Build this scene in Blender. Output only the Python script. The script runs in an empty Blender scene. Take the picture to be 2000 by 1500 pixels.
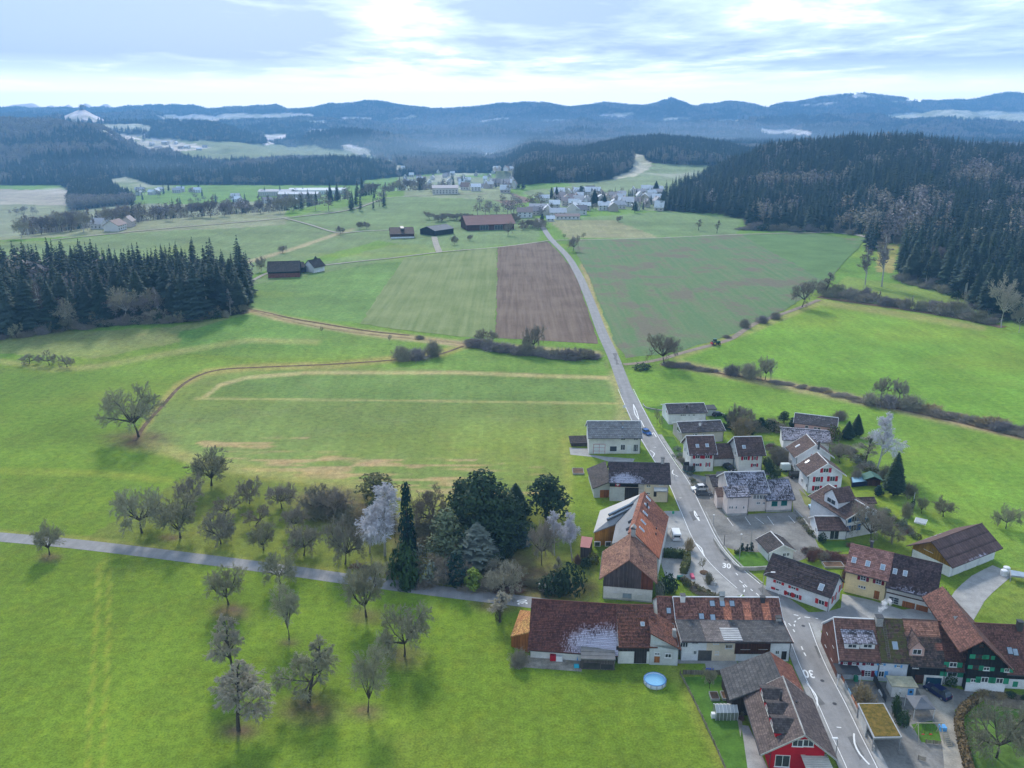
import bpy, bmesh, math, random
import numpy as np
from mathutils import Vector, Matrix, geometry
random.seed(7); rng = np.random.default_rng(7)
R = math.radians
SC = bpy.context.scene
COL = SC.collection

# ------------------------------------------------------------------ camera, light, sky, exposure
CAM_H = 100.0; PITCH = R(17.5); FPX = 1650.0            # focal length in pixels of the 2000x1500 photograph
cam_d = bpy.data.cameras.new('camera'); cam = bpy.data.objects.new('camera', cam_d); COL.objects.link(cam)
cam.location = (0, 0, CAM_H); cam.rotation_euler = (math.pi/2 - PITCH, 0, 0)
cam_d.sensor_width = 36.0; cam_d.lens = 36.0*FPX/2000.0; cam_d.clip_start = 1.0; cam_d.clip_end = 60000.0
SC.camera = cam
SC.render.resolution_x, SC.render.resolution_y = 1024, 768
SC.view_settings.view_transform = 'Standard'; SC.view_settings.look = 'None'
SC.view_settings.gamma = 1.0; SC.view_settings.exposure = 1.38; SC.view_settings.use_curve_mapping = False

SUN_EL, SUN_AZ = R(34), R(-14)                           # azimuth measured from +Y towards +X
def build_world():
    w = bpy.data.worlds.new('World'); SC.world = w; w.use_nodes = True
    nt = w.node_tree; N = nt.nodes; L = nt.links; N.clear()
    def nd(t, **k):
        n = N.new(t)
        for a, v in k.items(): setattr(n, a, v)
        return n
    def mth(op, a, b=None, c=None, clamp=False):
        n = nd('ShaderNodeMath', operation=op, use_clamp=clamp)
        for i, v in enumerate((a, b, c)):
            if v is None: continue
            if isinstance(v, (int, float)): n.inputs[i].default_value = v
            else: L.new(v, n.inputs[i])
        return n.outputs[0]
    out = nd('ShaderNodeOutputWorld'); bg = nd('ShaderNodeBackground'); bg.inputs['Strength'].default_value = 0.1
    sky = nd('ShaderNodeTexSky', sky_type='NISHITA', sun_disc=False, sun_elevation=SUN_EL, sun_rotation=SUN_AZ, altitude=500.0, air_density=1.2, dust_density=2.0)
    geo = nd('ShaderNodeTexCoord'); sep = nd('ShaderNodeSeparateXYZ'); L.new(geo.outputs['Generated'], sep.inputs[0])
    x, y, z = sep.outputs
    zc = mth('MAXIMUM', z, 0.0)
    den = mth('ADD', zc, 0.055)
    px = mth('DIVIDE', x, den); py = mth('DIVIDE', y, den)
    cmb = nd('ShaderNodeCombineXYZ'); L.new(px, cmb.inputs[0]); L.new(py, cmb.inputs[1])
    def noise(sx, sy, scale, detail, rough, ox=0, oy=0, dist=0.0):
        mp = nd('ShaderNodeMapping'); mp.inputs['Scale'].default_value = (sx, sy, 1); mp.inputs['Location'].default_value = (ox, oy, 0)
        L.new(cmb.outputs[0], mp.inputs[0])
        n = nd('ShaderNodeTexNoise'); n.inputs['Scale'].default_value = scale; n.inputs['Detail'].default_value = detail
        n.inputs['Roughness'].default_value = rough; n.inputs['Distortion'].default_value = dist
        L.new(mp.outputs[0], n.inputs['Vector']); return n.outputs['Fac']
    n1 = noise(1.0, 0.60, 0.22, 6, 0.55, 3.1, 1.7, 0.8)          # big cloud banks
    n2 = noise(1.0, 0.8, 0.95, 7, 0.6, 7.3, 2.2, 0.4)           # wisps
    n3 = noise(1.0, 0.9, 3.0, 5, 0.6, 1.3, 9.2, 0.2)
    # two banks of cloud with a bright gap between them, as wide bearings (x/y)
    bear = mth('DIVIDE', x, mth('MAXIMUM', y, 0.05))
    def bump(c, wd):
        d = mth('DIVIDE', mth('SUBTRACT', bear, c), wd); return mth('POWER', 2.718, mth('MULTIPLY', mth('MULTIPLY', d, d), -1.0))
    gap = bump(-0.125, 0.085)
    el = z
    lo = mth('DIVIDE', mth('SUBTRACT', el, 0.026), 0.035, clamp=True)   # clear white band along the horizon
    cov = mth('ADD', mth('MULTIPLY', n1, 1.25), mth('MULTIPLY', n2, 0.6))
    cov = mth('ADD', cov, mth('MULTIPLY', n3, 0.22))
    cov = mth('SUBTRACT', cov, mth('MULTIPLY', gap, 0.13))
    cov = mth('ADD', cov, mth('MULTIPLY', mth('SUBTRACT', mth('MINIMUM', el, 0.13), 0.07), 1.1))
    cov = mth('MULTIPLY', mth('SUBTRACT', cov, 0.70), 3.0, clamp=True)
    cov = mth('MULTIPLY', cov, lo)
    rmp = nd('ShaderNodeValToRGB'); e = rmp.color_ramp.elements
    e[0].position = 0.0; e[0].color = (9.6, 9.6, 9.6, 1)
    e[1].position = 1.0; e[1].color = (1.8, 2.45, 3.45, 1)
    for pos, c in ((0.25, (6.6, 6.9, 7.3, 1)), (0.6, (3.3, 4.1, 5.2, 1))):
        k = e.new(pos); k.color = c
    L.new(cov, rmp.inputs[0])
    mix = nd('ShaderNodeMix', data_type='RGBA'); mix.inputs['Factor'].default_value = 0.93
    L.new(sky.outputs[0], mix.inputs[6]); L.new(rmp.outputs[0], mix.inputs[7])
    L.new(mix.outputs[2], bg.inputs[0]); L.new(bg.outputs[0], out.inputs[0])
build_world()
sun_d = bpy.data.lights.new('sun', 'SUN'); sun = bpy.data.objects.new('sun', sun_d); COL.objects.link(sun)
sun_d.energy = 1.5; sun_d.angle = R(10); sun_d.color = (1.0, 0.955, 0.88)
sdir = Vector((math.sin(SUN_AZ)*math.cos(SUN_EL), math.cos(SUN_AZ)*math.cos(SUN_EL), math.sin(SUN_EL)))
sun.rotation_euler = sdir.to_track_quat('Z', 'Y').to_euler()
SC.cycles.max_bounces = 6; SC.cycles.diffuse_bounces = 2; SC.cycles.glossy_bounces = 2; SC.cycles.transmission_bounces = 4
SC.cycles.volume_bounces = 1; SC.cycles.transparent_max_bounces = 12
SC.cycles.use_adaptive_sampling = True; SC.cycles.adaptive_threshold = 0.02
SC.cycles.use_denoising = True

# ------------------------------------------------------------------ projection helpers (photo pixels <-> world)
CP, SP = math.cos(PITCH), math.sin(PITCH)
def ray(u, v):
    a = (u-1000.0)/FPX; b = (750.0-v)/FPX
    return np.array((a, CP + b*SP, -SP + b*CP))
def P(u, v, z=0.0):
    d = ray(u, v); k = (z-CAM_H)/d[2]; return Vector((d[0]*k, d[1]*k, z))
def proj(x, y, z):
    f = y*CP + (CAM_H-z)*SP; f = np.where(np.abs(f) < 1e-6, 1e-6, f) if isinstance(f, np.ndarray) else f
    up = y*SP - (CAM_H-z)*CP
    return 1000 + FPX*x/f, 750 - FPX*up/f
def zrow(v, Y): return CAM_H - Y*math.tan(PITCH + math.atan((v-750.0)/FPX))

# ------------------------------------------------------------------ numpy noise
_perm = np.random.default_rng(3).random(65536)
def _h(ix, iy): return _perm[(ix*73856093 ^ iy*19349663) & 65535]
def vnoise(x, y):
    xi = np.floor(x).astype(np.int64); yi = np.floor(y).astype(np.int64); fx = x-xi; fy = y-yi
    fx = fx*fx*(3-2*fx); fy = fy*fy*(3-2*fy)
    a = _h(xi, yi); b = _h(xi+1, yi); c = _h(xi, yi+1); d = _h(xi+1, yi+1)
    return (a*(1-fx)+b*fx)*(1-fy) + (c*(1-fx)+d*fx)*fy
def fbm(x, y, o=4):
    s = 0; a = 0.5; t = 0
    for i in range(o):
        s = s + a*vnoise(x+17.3*i, y-9.1*i); t += a; a *= 0.5; x = x*2.03; y = y*2.03
    return s/t
def sst(x): x = np.clip(x, 0, 1); return x*x*(3-2*x)

# ------------------------------------------------------------------ terrain
U2T = lambda u: (u-1000.0)/1730.0
def prof(T, pts): return np.interp(T, [U2T(p[0]) for p in pts], [p[1] for p in pts])
RIDGES = [  # Y of crest, base height, back fall, [(u, row of crest, Y where the slope starts)], noise
 (1400, 0, 0.16, [(1180,420,1250),(1280,398,1100),(1340,374,900),(1420,340,835),(1500,312,830),(1600,296,815),(1660,290,800),(1720,287,640),(1780,292,570),(1850,300,500),(1900,304,470),(2000,306,430),(2300,290,380)], 8.0),
 (2250, -10, 0.10, [(1000,400,1900),(1040,345,1750),(1090,318,1560),(1150,298,1340),(1220,282,1300),(1300,280,1300),(1380,288,1300),(1460,304,1300),(1540,320,1500),(1700,380,1900)], 6.0),
 (2450, -45, 0.14, [(300,400,2000),(345,372,2000),(400,338,2000),(470,326,2000),(580,324,2050),(690,316,2100),(740,334,2150),(770,368,2200),(800,410,2300)], 4.0),
 (3000, -45, 0.12, [(-900,240,1900),(-300,232,1900),(0,236,1950),(120,240,2000),(200,255,2050),(250,292,2100),(300,340,2300),(360,390,2500)], 16.0),
 (3500, -45, 0.10, [(-300,260,2400),(60,262,2500),(200,268,2500),(320,276,2500),(450,280,2500),(560,292,2550),(680,296,2600),(740,312,2700),(830,372,2900)], 14.0),
 (4100, -45, 0.12, [(-300,232,3200),(60,236,3200),(115,232,3300),(165,214,3500),(215,238,3300),(300,242,3200),(420,243,3300),(480,262,3300),(600,300,3500),(700,350,3700)], 12.0),
 (4700, -40, 0.10, [(400,300,3600),(560,272,3600),(640,262,3600),(760,300,3400),(850,300,3000),(1000,288,3000),(1130,262,3200),(1260,262,3300),(1400,262,3200),(1600,268,3000),(1750,262,2900),(1900,258,2800),(2300,250,2800)], 30.0),
 (5600, 0, 0.10, [(-300,226,4600),(60,226,4600),(300,222,4500),(330,236,4500),(560,236,4500),(700,240,4500),(900,250,4500),(1100,240,4500),(1300,242,4500),(1500,236,4200),(1640,230,4000),(1750,232,3900),(1860,214,3900),(1940,226,3900),(2300,215,3900)], 26.0),
 (7000, 20, 0.04, [(-900,214,6000),(0,212,6000),(150,216,6000),(280,209,6000),(380,208,6000),(410,216,6000),(440,213,6000),(540,208,6000),(562,219,6000),(590,217,5900),(640,210,5900),(690,206,5900),(716,201,5900),(760,207,5900),(850,217,6000),(930,214,5900),(990,206,5900),(1060,203,5900),(1110,212,5900),(1180,203,5900),(1250,211,5900),(1310,197,5900),(1350,209,5900),(1440,202,5900),(1490,213,5900),(1560,202,5800),(1620,194,5800),(1672,182,5800),(1740,190,5800),(1800,199,5800),(1880,200,5800),(1960,186,5700),(2100,192,5700),(2600,196,5700)], 20.0),
 (3900, -45, 0.12, [(530,320,3300),(600,268,3200),(680,258,3200),(760,268,3200),(840,290,3300),(900,340,3400)], 14.0),
 (5100, -30, 0.10, [(840,320,4400),(930,270,4300),(1020,262,4300),(1100,244,4300),(1200,238,4300),(1300,250,4300),(1400,280,4400),(1460,320,4500)], 26.0),
 (8500, 60, 0.10, [(-300,216,7900),(0,214,7900),(12,208,7900),(30,204,7900),(70,200,7900),(86,211,7900),(104,204,7900),(118,212,7900),(137,203,7900),(148,212,7900),(172,200,7900),(188,210,7900),(211,201,7900),(228,212,7900),(248,204,7900),(262,214,7900),(400,213,7900),(1180,214,7900),(1215,211,7900),(1243,205,7900),(1262,214,7900),(2300,214,7900)], 3.0),
]
CREST = [(-900,560),(0,700),(100,734),(300,830),(560,925),(770,1190),(950,1235),(1050,1500),(1150,1900),(2300,1900)]
def terr(X, Y):
    X = np.asarray(X, float); Y = np.asarray(Y, float)
    Ys = np.maximum(Y, 60.0); T = X/Ys
    z = 1.6*(fbm(X/130+3, Y/130, 2)-0.5)*sst((Ys-330)/250)
    z = z + 4.5*np.exp(-(((X+165)/70)**2 + ((Y-415)/42)**2)) + 2.0*np.exp(-(((X+120)/50)**2 + ((Y-372)/20)**2))
    z = z + 9.0*sst((Ys-330)/420)*sst((T-0.12)/0.5)*sst((1500-Ys)/600)*0.0
    cr = prof(T, CREST)
    z = z + 2.5*np.exp(-((Ys-cr)/160)**2)*(T < 0.05)
    z = z - 45.0*sst((Ys-cr)/380)*sst((0.03-T)/0.05)
    z = z + 3.0*(fbm(X/400+5, Y/400, 2)-0.5)*sst((Ys-1000)/600)
    for k, (Y0, zb, fall, pts, na) in enumerate(RIDGES):
        tp = prof(T, [(p[0], p[1]) for p in pts]); yb = prof(T, [(p[0], p[2]) for p in pts])
        lo, hi = U2T(pts[0][0]), U2T(pts[-1][0])
        zt = CAM_H - Y0*np.tan(PITCH + np.arctan((tp-750.0)/FPX))
        nz = na*2*(fbm(X/(Y0*0.055)+k*9, Y/(Y0*0.055), 4)-0.5)
        nz = nz + na*1.6*(fbm(X/(Y0*0.016)+k*5, Y/(Y0*0.03), 3)-0.5)
        s = np.clip((Ys-yb)/(Y0-yb), 0, 1)
        if Y0 > 2900: nz = nz + na*7.0*(fbm(X/(Y0*0.045)+k*3, Y/(Y0*0.20)+k, 3)-0.5)*s*(1-s)
        up = zb + (zt-zb)*(0.55*sst(s)+0.45*s) + nz*sst(s*3)
        dn = zt - fall*(Ys-Y0) + nz
        zr = np.where(Ys < Y0, up, dn)
        zr = np.where((Ys > yb) & (T > lo-0.02) & (T < hi+0.02), zr, -1e3)
        z = np.maximum(z, zr)
    return z
def tz(x, y): return 0.0 if (x > 0 and 0 < y < 325) or y < 250 else float(terr(np.array([x]), np.array([y]))[0])
_KS = np.exp(np.linspace(math.log(80), math.log(21000), 900))
def G(u, v):
    """ground point seen at photo pixel (u, v)"""
    d = ray(u, v)
    if d[2] < 0 and (-CAM_H/d[2])*d[1] < 325: k = -CAM_H/d[2]; return Vector((d[0]*k, d[1]*k, 0.0))
    ks = _KS/d[1]; under = CAM_H+d[2]*ks < terr(d[0]*ks, d[1]*ks)
    if not under.any(): return None
    i = int(np.argmax(under)); ks = np.linspace(ks[i-1] if i else ks[0], ks[i], 60)
    under = CAM_H+d[2]*ks < terr(d[0]*ks, d[1]*ks); k = float(ks[int(np.argmax(under))])
    return Vector((d[0]*k, d[1]*k, tz(d[0]*k, d[1]*k)))
def inpoly(x, y, poly):
    x = np.asarray(x); y = np.asarray(y); ins = np.zeros(x.shape, bool); n = len(poly); j = n-1
    for i in range(n):
        xi, yi = poly[i]; xj, yj = poly[j]
        c = ((yi > y) != (yj > y)) & (x < (xj-xi)*(y-yi)/((yj-yi) or 1e-9) + xi)
        ins ^= c; j = i
    return ins
def pdist(x, y, line):
    """distance (same units) from points to a polyline"""
    d = np.full(np.shape(x), 1e9)
    for (x0, y0), (x1, y1) in zip(line[:-1], line[1:]):
        dx, dy = x1-x0, y1-y0; q = dx*dx+dy*dy or 1e-9
        t = np.clip(((x-x0)*dx+(y-y0)*dy)/q, 0, 1)
        d = np.minimum(d, np.hypot(x-x0-t*dx, y-y0-t*dy))
    return d
# ------------------------------------------------------------------ node helpers, materials
class NT:
    def __init__(s, name):
        s.m = bpy.data.materials.new(name); s.m.use_nodes = True; s.t = s.m.node_tree; s.t.nodes.clear()
        s.out = s.n('ShaderNodeOutputMaterial'); s.b = s.n('ShaderNodeBsdfPrincipled'); s.l(s.b.outputs[0], s.out.inputs[0])
    def n(s, t, **k):
        q = s.t.nodes.new(t)
        for a, v in k.items(): setattr(q, a, v)
        return q
    def l(s, a, b): s.t.links.new(a, b)
    def put(s, sock, v):
        if isinstance(v, bpy.types.NodeSocket): s.l(v, sock)
        elif v is not None: sock.default_value = v
    def coord(s, kind='Object', scale=(1, 1, 1), rot=0.0, loc=(0, 0, 0)):
        c = s.n('ShaderNodeTexCoord'); mp = s.n('ShaderNodeMapping'); mp.inputs['Scale'].default_value = scale
        mp.inputs['Rotation'].default_value = (0, 0, rot); mp.inputs['Location'].default_value = loc
        s.l(c.outputs[kind], mp.inputs[0]); return mp.outputs[0]
    def noise(s, vec, scale, detail=3, rough=0.55, dist=0.0):
        q = s.n('ShaderNodeTexNoise'); s.l(vec, q.inputs['Vector']); q.inputs['Scale'].default_value = scale
        q.inputs['Detail'].default_value = detail; q.inputs['Roughness'].default_value = rough; q.inputs['Distortion'].default_value = dist
        return q.outputs['Fac']
    def math(s, op, a, b=None, c=None, clamp=False):
        q = s.n('ShaderNodeMath', operation=op, use_clamp=clamp)
        for i, v in enumerate((a, b, c)): s.put(q.inputs[i], v)
        return q.outputs[0]
    def rng(s, v, a, b, c=0.0, d=1.0):
        q = s.n('ShaderNodeMapRange'); s.put(q.inputs[0], v)
        for i, k in enumerate((a, b, c, d)): s.put(q.inputs[i+1], k)
        return q.outputs[0]
    def mix(s, f, a, b, mode='MIX'):
        q = s.n('ShaderNodeMix', data_type='RGBA', blend_type=mode); s.put(q.inputs['Factor'], f)
        s.put(q.inputs[6], a if isinstance(a, bpy.types.NodeSocket) else (*a[:3], 1)); s.put(q.inputs[7], b if isinstance(b, bpy.types.NodeSocket) else (*b[:3], 1))
        return q.outputs[2]
    def scale(s, col, f):
        """colour times a scalar socket"""
        q = s.n('ShaderNodeVectorMath', operation='SCALE'); s.put(q.inputs[0], col if isinstance(col, bpy.types.NodeSocket) else tuple(col[:3])); s.put(q.inputs['Scale'], f)
        return q.outputs[0]
    def bump(s, h, strength=0.3, dist=0.05):
        q = s.n('ShaderNodeBump'); q.inputs['Strength'].default_value = strength; q.inputs['Distance'].default_value = dist
        s.l(h, q.inputs['Height']); s.l(q.outputs[0], s.b.inputs['Normal'])
    def fin(s, col, rough=0.8, spec=0.3, metal=0.0):
        s.put(s.b.inputs['Base Color'], col if isinstance(col, bpy.types.NodeSocket) else (*col[:3], 1)); s.put(s.b.inputs['Roughness'], rough)
        s.b.inputs['Specular IOR Level'].default_value = spec; s.b.inputs['Metallic'].default_value = metal
        return s.m
MATS = {}
def mat(name, col, var=0.18, sc=0.6, rough=0.85, spec=0.25, metal=0.0, bump=0.15, sc2=None):
    """plain surface with two scales of tone variation and a fine relief"""
    if name in MATS: return MATS[name]
    k = NT(name); v = k.coord(); a = k.noise(v, sc, 4, 0.6); b = k.noise(v, sc2 or sc*9, 3, 0.6)
    f = k.math('ADD', k.rng(a, 0.3, 0.7, 1-var, 1+var), k.rng(b, 0.3, 0.7, -var*0.5, var*0.5))
    if bump: k.bump(b, bump, 0.03)
    MATS[name] = k.fin(k.scale(col, f), rough, spec, metal); return MATS[name]
def randmat(name, cols, rough=0.9, jitter=0.25, sc=1.0):
    """one tint per object, with noise inside"""
    if name in MATS: return MATS[name]
    k = NT(name); oi = k.n('ShaderNodeObjectInfo'); r = k.n('ShaderNodeValToRGB'); e = r.color_ramp.elements
    while len(e) < len(cols): e.new(0.5)
    for i, c in enumerate(cols): e[i].position = i/max(1, len(cols)-1); e[i].color = (*c, 1)
    k.l(oi.outputs['Random'], r.inputs[0])
    f = k.rng(k.noise(k.coord(), sc, 3, 0.6), 0.3, 0.7, 1-jitter, 1+jitter)
    MATS[name] = k.fin(k.scale(r.outputs[0], f), rough, 0.15); return MATS[name]

# ------------------------------------------------------------------ mesh helpers
class MB:
    def __init__(s): s.v = []; s.f = []; s.mi = []; s.uv = None
    def poly(s, pts, mi=0):
        n = len(s.v); s.v += [tuple(p) for p in pts]; s.f.append(tuple(range(n, n+len(pts)))); s.mi.append(mi)
    def box(s, c, d, rz=0.0, mi=0, taper=1.0):
        """centre of the base c, sizes d"""
        ca, sa = math.cos(rz), math.sin(rz); n = len(s.v)
        for z, t in ((0, 1), (d[2], taper)):
            for sx, sy in ((-1, -1), (1, -1), (1, 1), (-1, 1)):
                x, y = sx*d[0]/2*t, sy*d[1]/2*t; s.v.append((c[0]+x*ca-y*sa, c[1]+x*sa+y*ca, c[2]+z))
        for q in ((3, 2, 1, 0), (4, 5, 6, 7), (0, 1, 5, 4), (1, 2, 6, 5), (2, 3, 7, 6), (3, 0, 4, 7)): s.f.append(tuple(n+i for i in q)); s.mi.append(mi)
    def hexa(s, b, t, mi=0):
        """bottom ring, top ring (any polygon)"""
        n = len(s.v); k = len(b); s.v += [tuple(p) for p in b] + [tuple(p) for p in t]
        s.f.append(tuple(reversed(range(n, n+k)))); s.f.append(tuple(range(n+k, n+2*k))); s.mi += [mi, mi]
        for i in range(k): j = (i+1) % k; s.f.append((n+i, n+j, n+k+j, n+k+i)); s.mi.append(mi)
    def tube(s, pts, rad, sides=5, mi=0, cap=True):
        pts = [Vector(p) for p in pts]; n0 = len(s.v)
        if not hasattr(rad, '__len__'): rad = [rad]*len(pts)
        for i, p in enumerate(pts):
            d = (pts[min(i+1, len(pts)-1)]-pts[max(i-1, 0)]).normalized()
            a = d.orthogonal().normalized() if abs(d.z) > 0.9 else d.cross(Vector((0, 0, 1))).normalized(); b = d.cross(a)
            for j in range(sides):
                t = 2*math.pi*j/sides; s.v.append(tuple(p + a*(math.cos(t)*rad[i]) + b*(math.sin(t)*rad[i])))
        for i in range(len(pts)-1):
            for j in range(sides):
                k = (j+1) % sides; s.f.append((n0+i*sides+j, n0+i*sides+k, n0+(i+1)*sides+k, n0+(i+1)*sides+j)); s.mi.append(mi)
        if cap:
            s.f.append(tuple(n0+j for j in reversed(range(sides)))); s.f.append(tuple(n0+(len(pts)-1)*sides+j for j in range(sides))); s.mi += [mi, mi]
    def lathe(s, prof_, c=(0, 0, 0), sides=16, mi=0):
        n0 = len(s.v)
        for r, z in prof_:
            for j in range(sides):
                t = 2*math.pi*j/sides; s.v.append((c[0]+r*math.cos(t), c[1]+r*math.sin(t), c[2]+z))
        for i in range(len(prof_)-1):
            for j in range(sides):
                k = (j+1) % sides; s.f.append((n0+i*sides+j, n0+i*sides+k, n0+(i+1)*sides+k, n0+(i+1)*sides+j)); s.mi.append(mi)
    def mesh(s, name, mats, smooth=False):
        me = bpy.data.meshes.new(name); me.from_pydata(s.v, [], s.f)
        for m in (mats if isinstance(mats, (list, tuple)) else [mats]): me.materials.append(m)
        if any(s.mi): me.polygons.foreach_set('material_index', s.mi)
        if smooth: me.shade_smooth()
        me.update(); return me
    def obj(s, name, mats, parent=None, smooth=False):
        o = bpy.data.objects.new(name, s.mesh(name, mats, smooth)); COL.objects.link(o)
        if parent is not None: o.parent = parent
        return o
def tag(o, label=None, cat=None, group=None, kind=None):
    for k, v in (('label', label), ('category', cat), ('group', group), ('kind', kind)):
        if v: o[k] = v
    return o
def thing(name, label, cat, loc=(0, 0, 0), rz=0.0, group=None):
    o = bpy.data.objects.new(name, None); COL.objects.link(o); o.location = loc; o.rotation_euler = (0, 0, rz); o.empty_display_size = 0.5
    return tag(o, label, cat, group)
def meshobj(name, me, parent=None):
    o = bpy.data.objects.new(name, me); COL.objects.link(o)
    if parent is not None: o.parent = parent
    return o
def dup(o, loc=None, rz=None, s=None, label=None, group=None):
    c = o.copy(); COL.objects.link(c)
    if loc is not None: c.location = loc
    if rz is not None: c.rotation_euler = (0, 0, rz)
    if s is not None: c.scale = s if hasattr(s, '__len__') else (s, s, s)
    if label: c['label'] = label
    if group: c['group'] = group
    for ch in list(o.children):
        d = ch.copy(); COL.objects.link(d); d.parent = c
        for g in list(ch.children): e = g.copy(); COL.objects.link(e); e.parent = d
    return c

# ------------------------------------------------------------------ the ground sheet and its field colours
C_NEAR = (0.150, 0.262, 0.026)
FIELDS = [ # (polygon in photo pixels, albedo, max Y, noise wobble px)
 ([(150,1062),(385,915),(700,935),(1105,985),(1170,1110),(1170,1180),(700,1140)], (0.160,0.225,0.042), 400),
 ([(262,868),(300,805),(345,755),(400,728),(500,714),(640,712),(760,702),(900,675),(1185,702),(1225,790),(1215,845),(1110,862),(1112,960),(800,975),(390,912),(320,885)], (0.185,0.285,0.075), 460),
 ([(560,722),(900,722),(1190,735),(1215,785),(820,788),(440,780),(400,775),(450,742)], (0.150,0.265,0.068), 460),
 ([(915,672),(1180,700),(1192,735),(900,722),(640,716),(770,702)], (0.165,0.315,0.060), 480),
 ([(0,650),(330,640),(480,612),(480,640),(350,668),(180,700),(0,690)], (0.215,0.285,0.095), 480),
 ([(480,612),(600,630),(800,665),(760,700),(500,700),(350,690),(350,650)], (0.140,0.290,0.060), 480),
 ([(1310,692),(1600,585),(1920,632),(2150,655),(2150,870),(1950,838),(1650,772),(1480,740),(1340,714)], (0.165,0.345,0.045), 560),
 ([(1225,722),(1330,722),(1480,745),(1650,780),(1950,845),(2150,880),(2150,1150),(1960,1110),(1760,1000),(1650,830),(1240,780)], (0.165,0.325,0.045), 420),
 ([(1850,1200),(1960,1105),(2150,1140),(2150,1320),(1990,1230),(1890,1185)], (0.190,0.305,0.050), 300),
 ([(1650,540),(1900,575),(1900,625),(1600,585)], (0.200,0.320,0.070), 620),
 ([(1715,478),(1755,478),(1745,535),(1710,530)], (0.330,0.330,0.120), 800),
 ([(480,560),(610,530),(790,505),(745,575),(705,632),(560,615),(480,600)], (0.140,0.280,0.075), 760),
 ([(250,540),(480,548),(600,520),(800,470),(900,480),(790,505),(500,555)], (0.170,0.285,0.105), 900),
 ([(-200,475),(100,470),(560,425),(640,440),(740,470),(480,540),(250,540),(-200,640)], (0.165,0.265,0.115), 1100),
 ([(560,425),(770,385),(950,380),(1060,430),(1050,472),(860,490),(740,470),(640,440)], (0.165,0.275,0.115), 1500),
 ([(1070,430),(1300,412),(1450,425),(1440,458),(1110,465)], (0.170,0.285,0.120), 1300),
 ([(1070,430),(1200,430),(1290,465),(1110,465)], (0.270,0.310,0.170), 1300),
 ([(950,385),(1010,375),(1040,390),(980,402)], (0.210,0.160,0.140), 2600),
 ([(-200,368),(130,372),(140,412),(-200,425)], (0.380,0.400,0.330), 2600),
 ([(-200,402),(560,395),(560,440),(-200,480)], (0.240,0.300,0.180), 2800),
 ([(200,348),(340,343),(345,372),(200,378)], (0.200,0.290,0.130), 2900),
 ([(780,345),(1000,345),(1010,390),(780,385)], (0.240,0.320,0.190), 2800),
 ([(1100,310),(1240,318),(1410,322),(1330,372),(1290,412),(1060,405),(1030,375),(1120,360)], (0.210,0.310,0.160), 2400),
]
OPEN = [ # clearings on the far hills: polygon, albedo, Y range
 ([(118,222),(165,213),(210,236),(200,240),(128,236)], (0.85,0.87,0.90), 3200, 4600),
 ([(300,226),(560,221),(565,233),(430,240),(330,240)], (0.62,0.68,0.66), 3300, 7000),
 ([(200,243),(300,243),(305,256),(205,258)], (0.50,0.58,0.48), 2600, 4600),
 ([(208,260),(285,262),(290,275),(240,278)], (0.88,0.88,0.90), 2200, 4200),
 ([(262,270),(450,276),(600,285),(700,296),(780,330),(700,312),(560,312),(380,318),(330,290)], (0.26,0.34,0.17), 2200, 4200),
 ([(262,272),(340,274),(420,290),(300,298),(265,290)], (0.70,0.72,0.68), 2200, 4200),
 ([(515,264),(575,258),(570,278),(520,282)], (0.88,0.90,0.93), 3300, 5600),
 ([(590,252),(640,250),(650,256),(600,262)], (0.88,0.90,0.93), 3300, 5600),
 ([(650,286),(690,281),(730,292),(735,304),(690,298)], (0.85,0.87,0.88), 2300, 5600),
 ([(735,300),(800,335),(830,370),(790,360)], (0.50,0.56,0.46), 2300, 5600),
 ([(560,222),(620,222),(618,230),(560,232)], (0.70,0.75,0.76), 4500, 7000),
 ([(935,298),(972,296),(968,312),(940,312)], (0.85,0.87,0.90), 2400, 5200),
 ([(1216,297),(1246,297),(1256,308),(1270,318),(1262,330),(1240,342),(1205,352),(1192,350),(1216,336),(1234,322),(1236,310),(1222,304)], (0.55, 0.60, 0.50), 1300, 2700),
 ([(1480,252),(1575,252),(1580,268),(1500,272)], (0.80,0.84,0.86), 2600, 6500),
 ([(1715,228),(1780,216),(1860,206),(1900,214),(2000,218),(2200,214),(2200,244),(2000,244),(1850,236),(1760,236)], (0.55,0.64,0.56), 2600, 6500),
 ([(1496,211),(1550,211),(1560,216),(1500,216)], (0.70,0.75,0.80), 4800, 9000),
 ([(770,228),(815,226),(820,234),(775,236)], (0.52,0.58,0.56), 4000, 7400), ([(925,233),(985,229),(990,236),(930,240)], (0.60,0.66,0.66), 3800, 7400), ([(1050,236),(1105,233),(1110,241),(1060,243)], (0.50,0.57,0.55), 3800, 7400), ([(1170,223),(1230,220),(1235,228),(1175,229)], (0.62,0.68,0.70), 3800, 7400), ([(1300,228),(1350,226),(1355,236),(1306,237)], (0.50,0.58,0.54), 3800, 7400), ([(1400,236),(1460,232),(1462,240),(1405,243)], (0.55,0.60,0.58), 3500, 7400), ([(1560,204),(1630,201),(1640,207),(1570,210)], (0.60,0.66,0.70), 4800, 7400), ([(1655,186),(1700,184),(1720,190),(1665,193)], (0.66,0.72,0.76), 4800, 7400), ([(1740,196),(1800,197),(1800,203),(1745,202)], (0.55,0.62,0.64), 4800, 7400), ([(600,236),(650,238),(640,246),(600,244)], (0.55,0.62,0.60), 3500, 7400),
 ([(660,230),(735,228),(735,236),(670,238)], (0.80,0.84,0.86), 4000, 7000),
]
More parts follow.
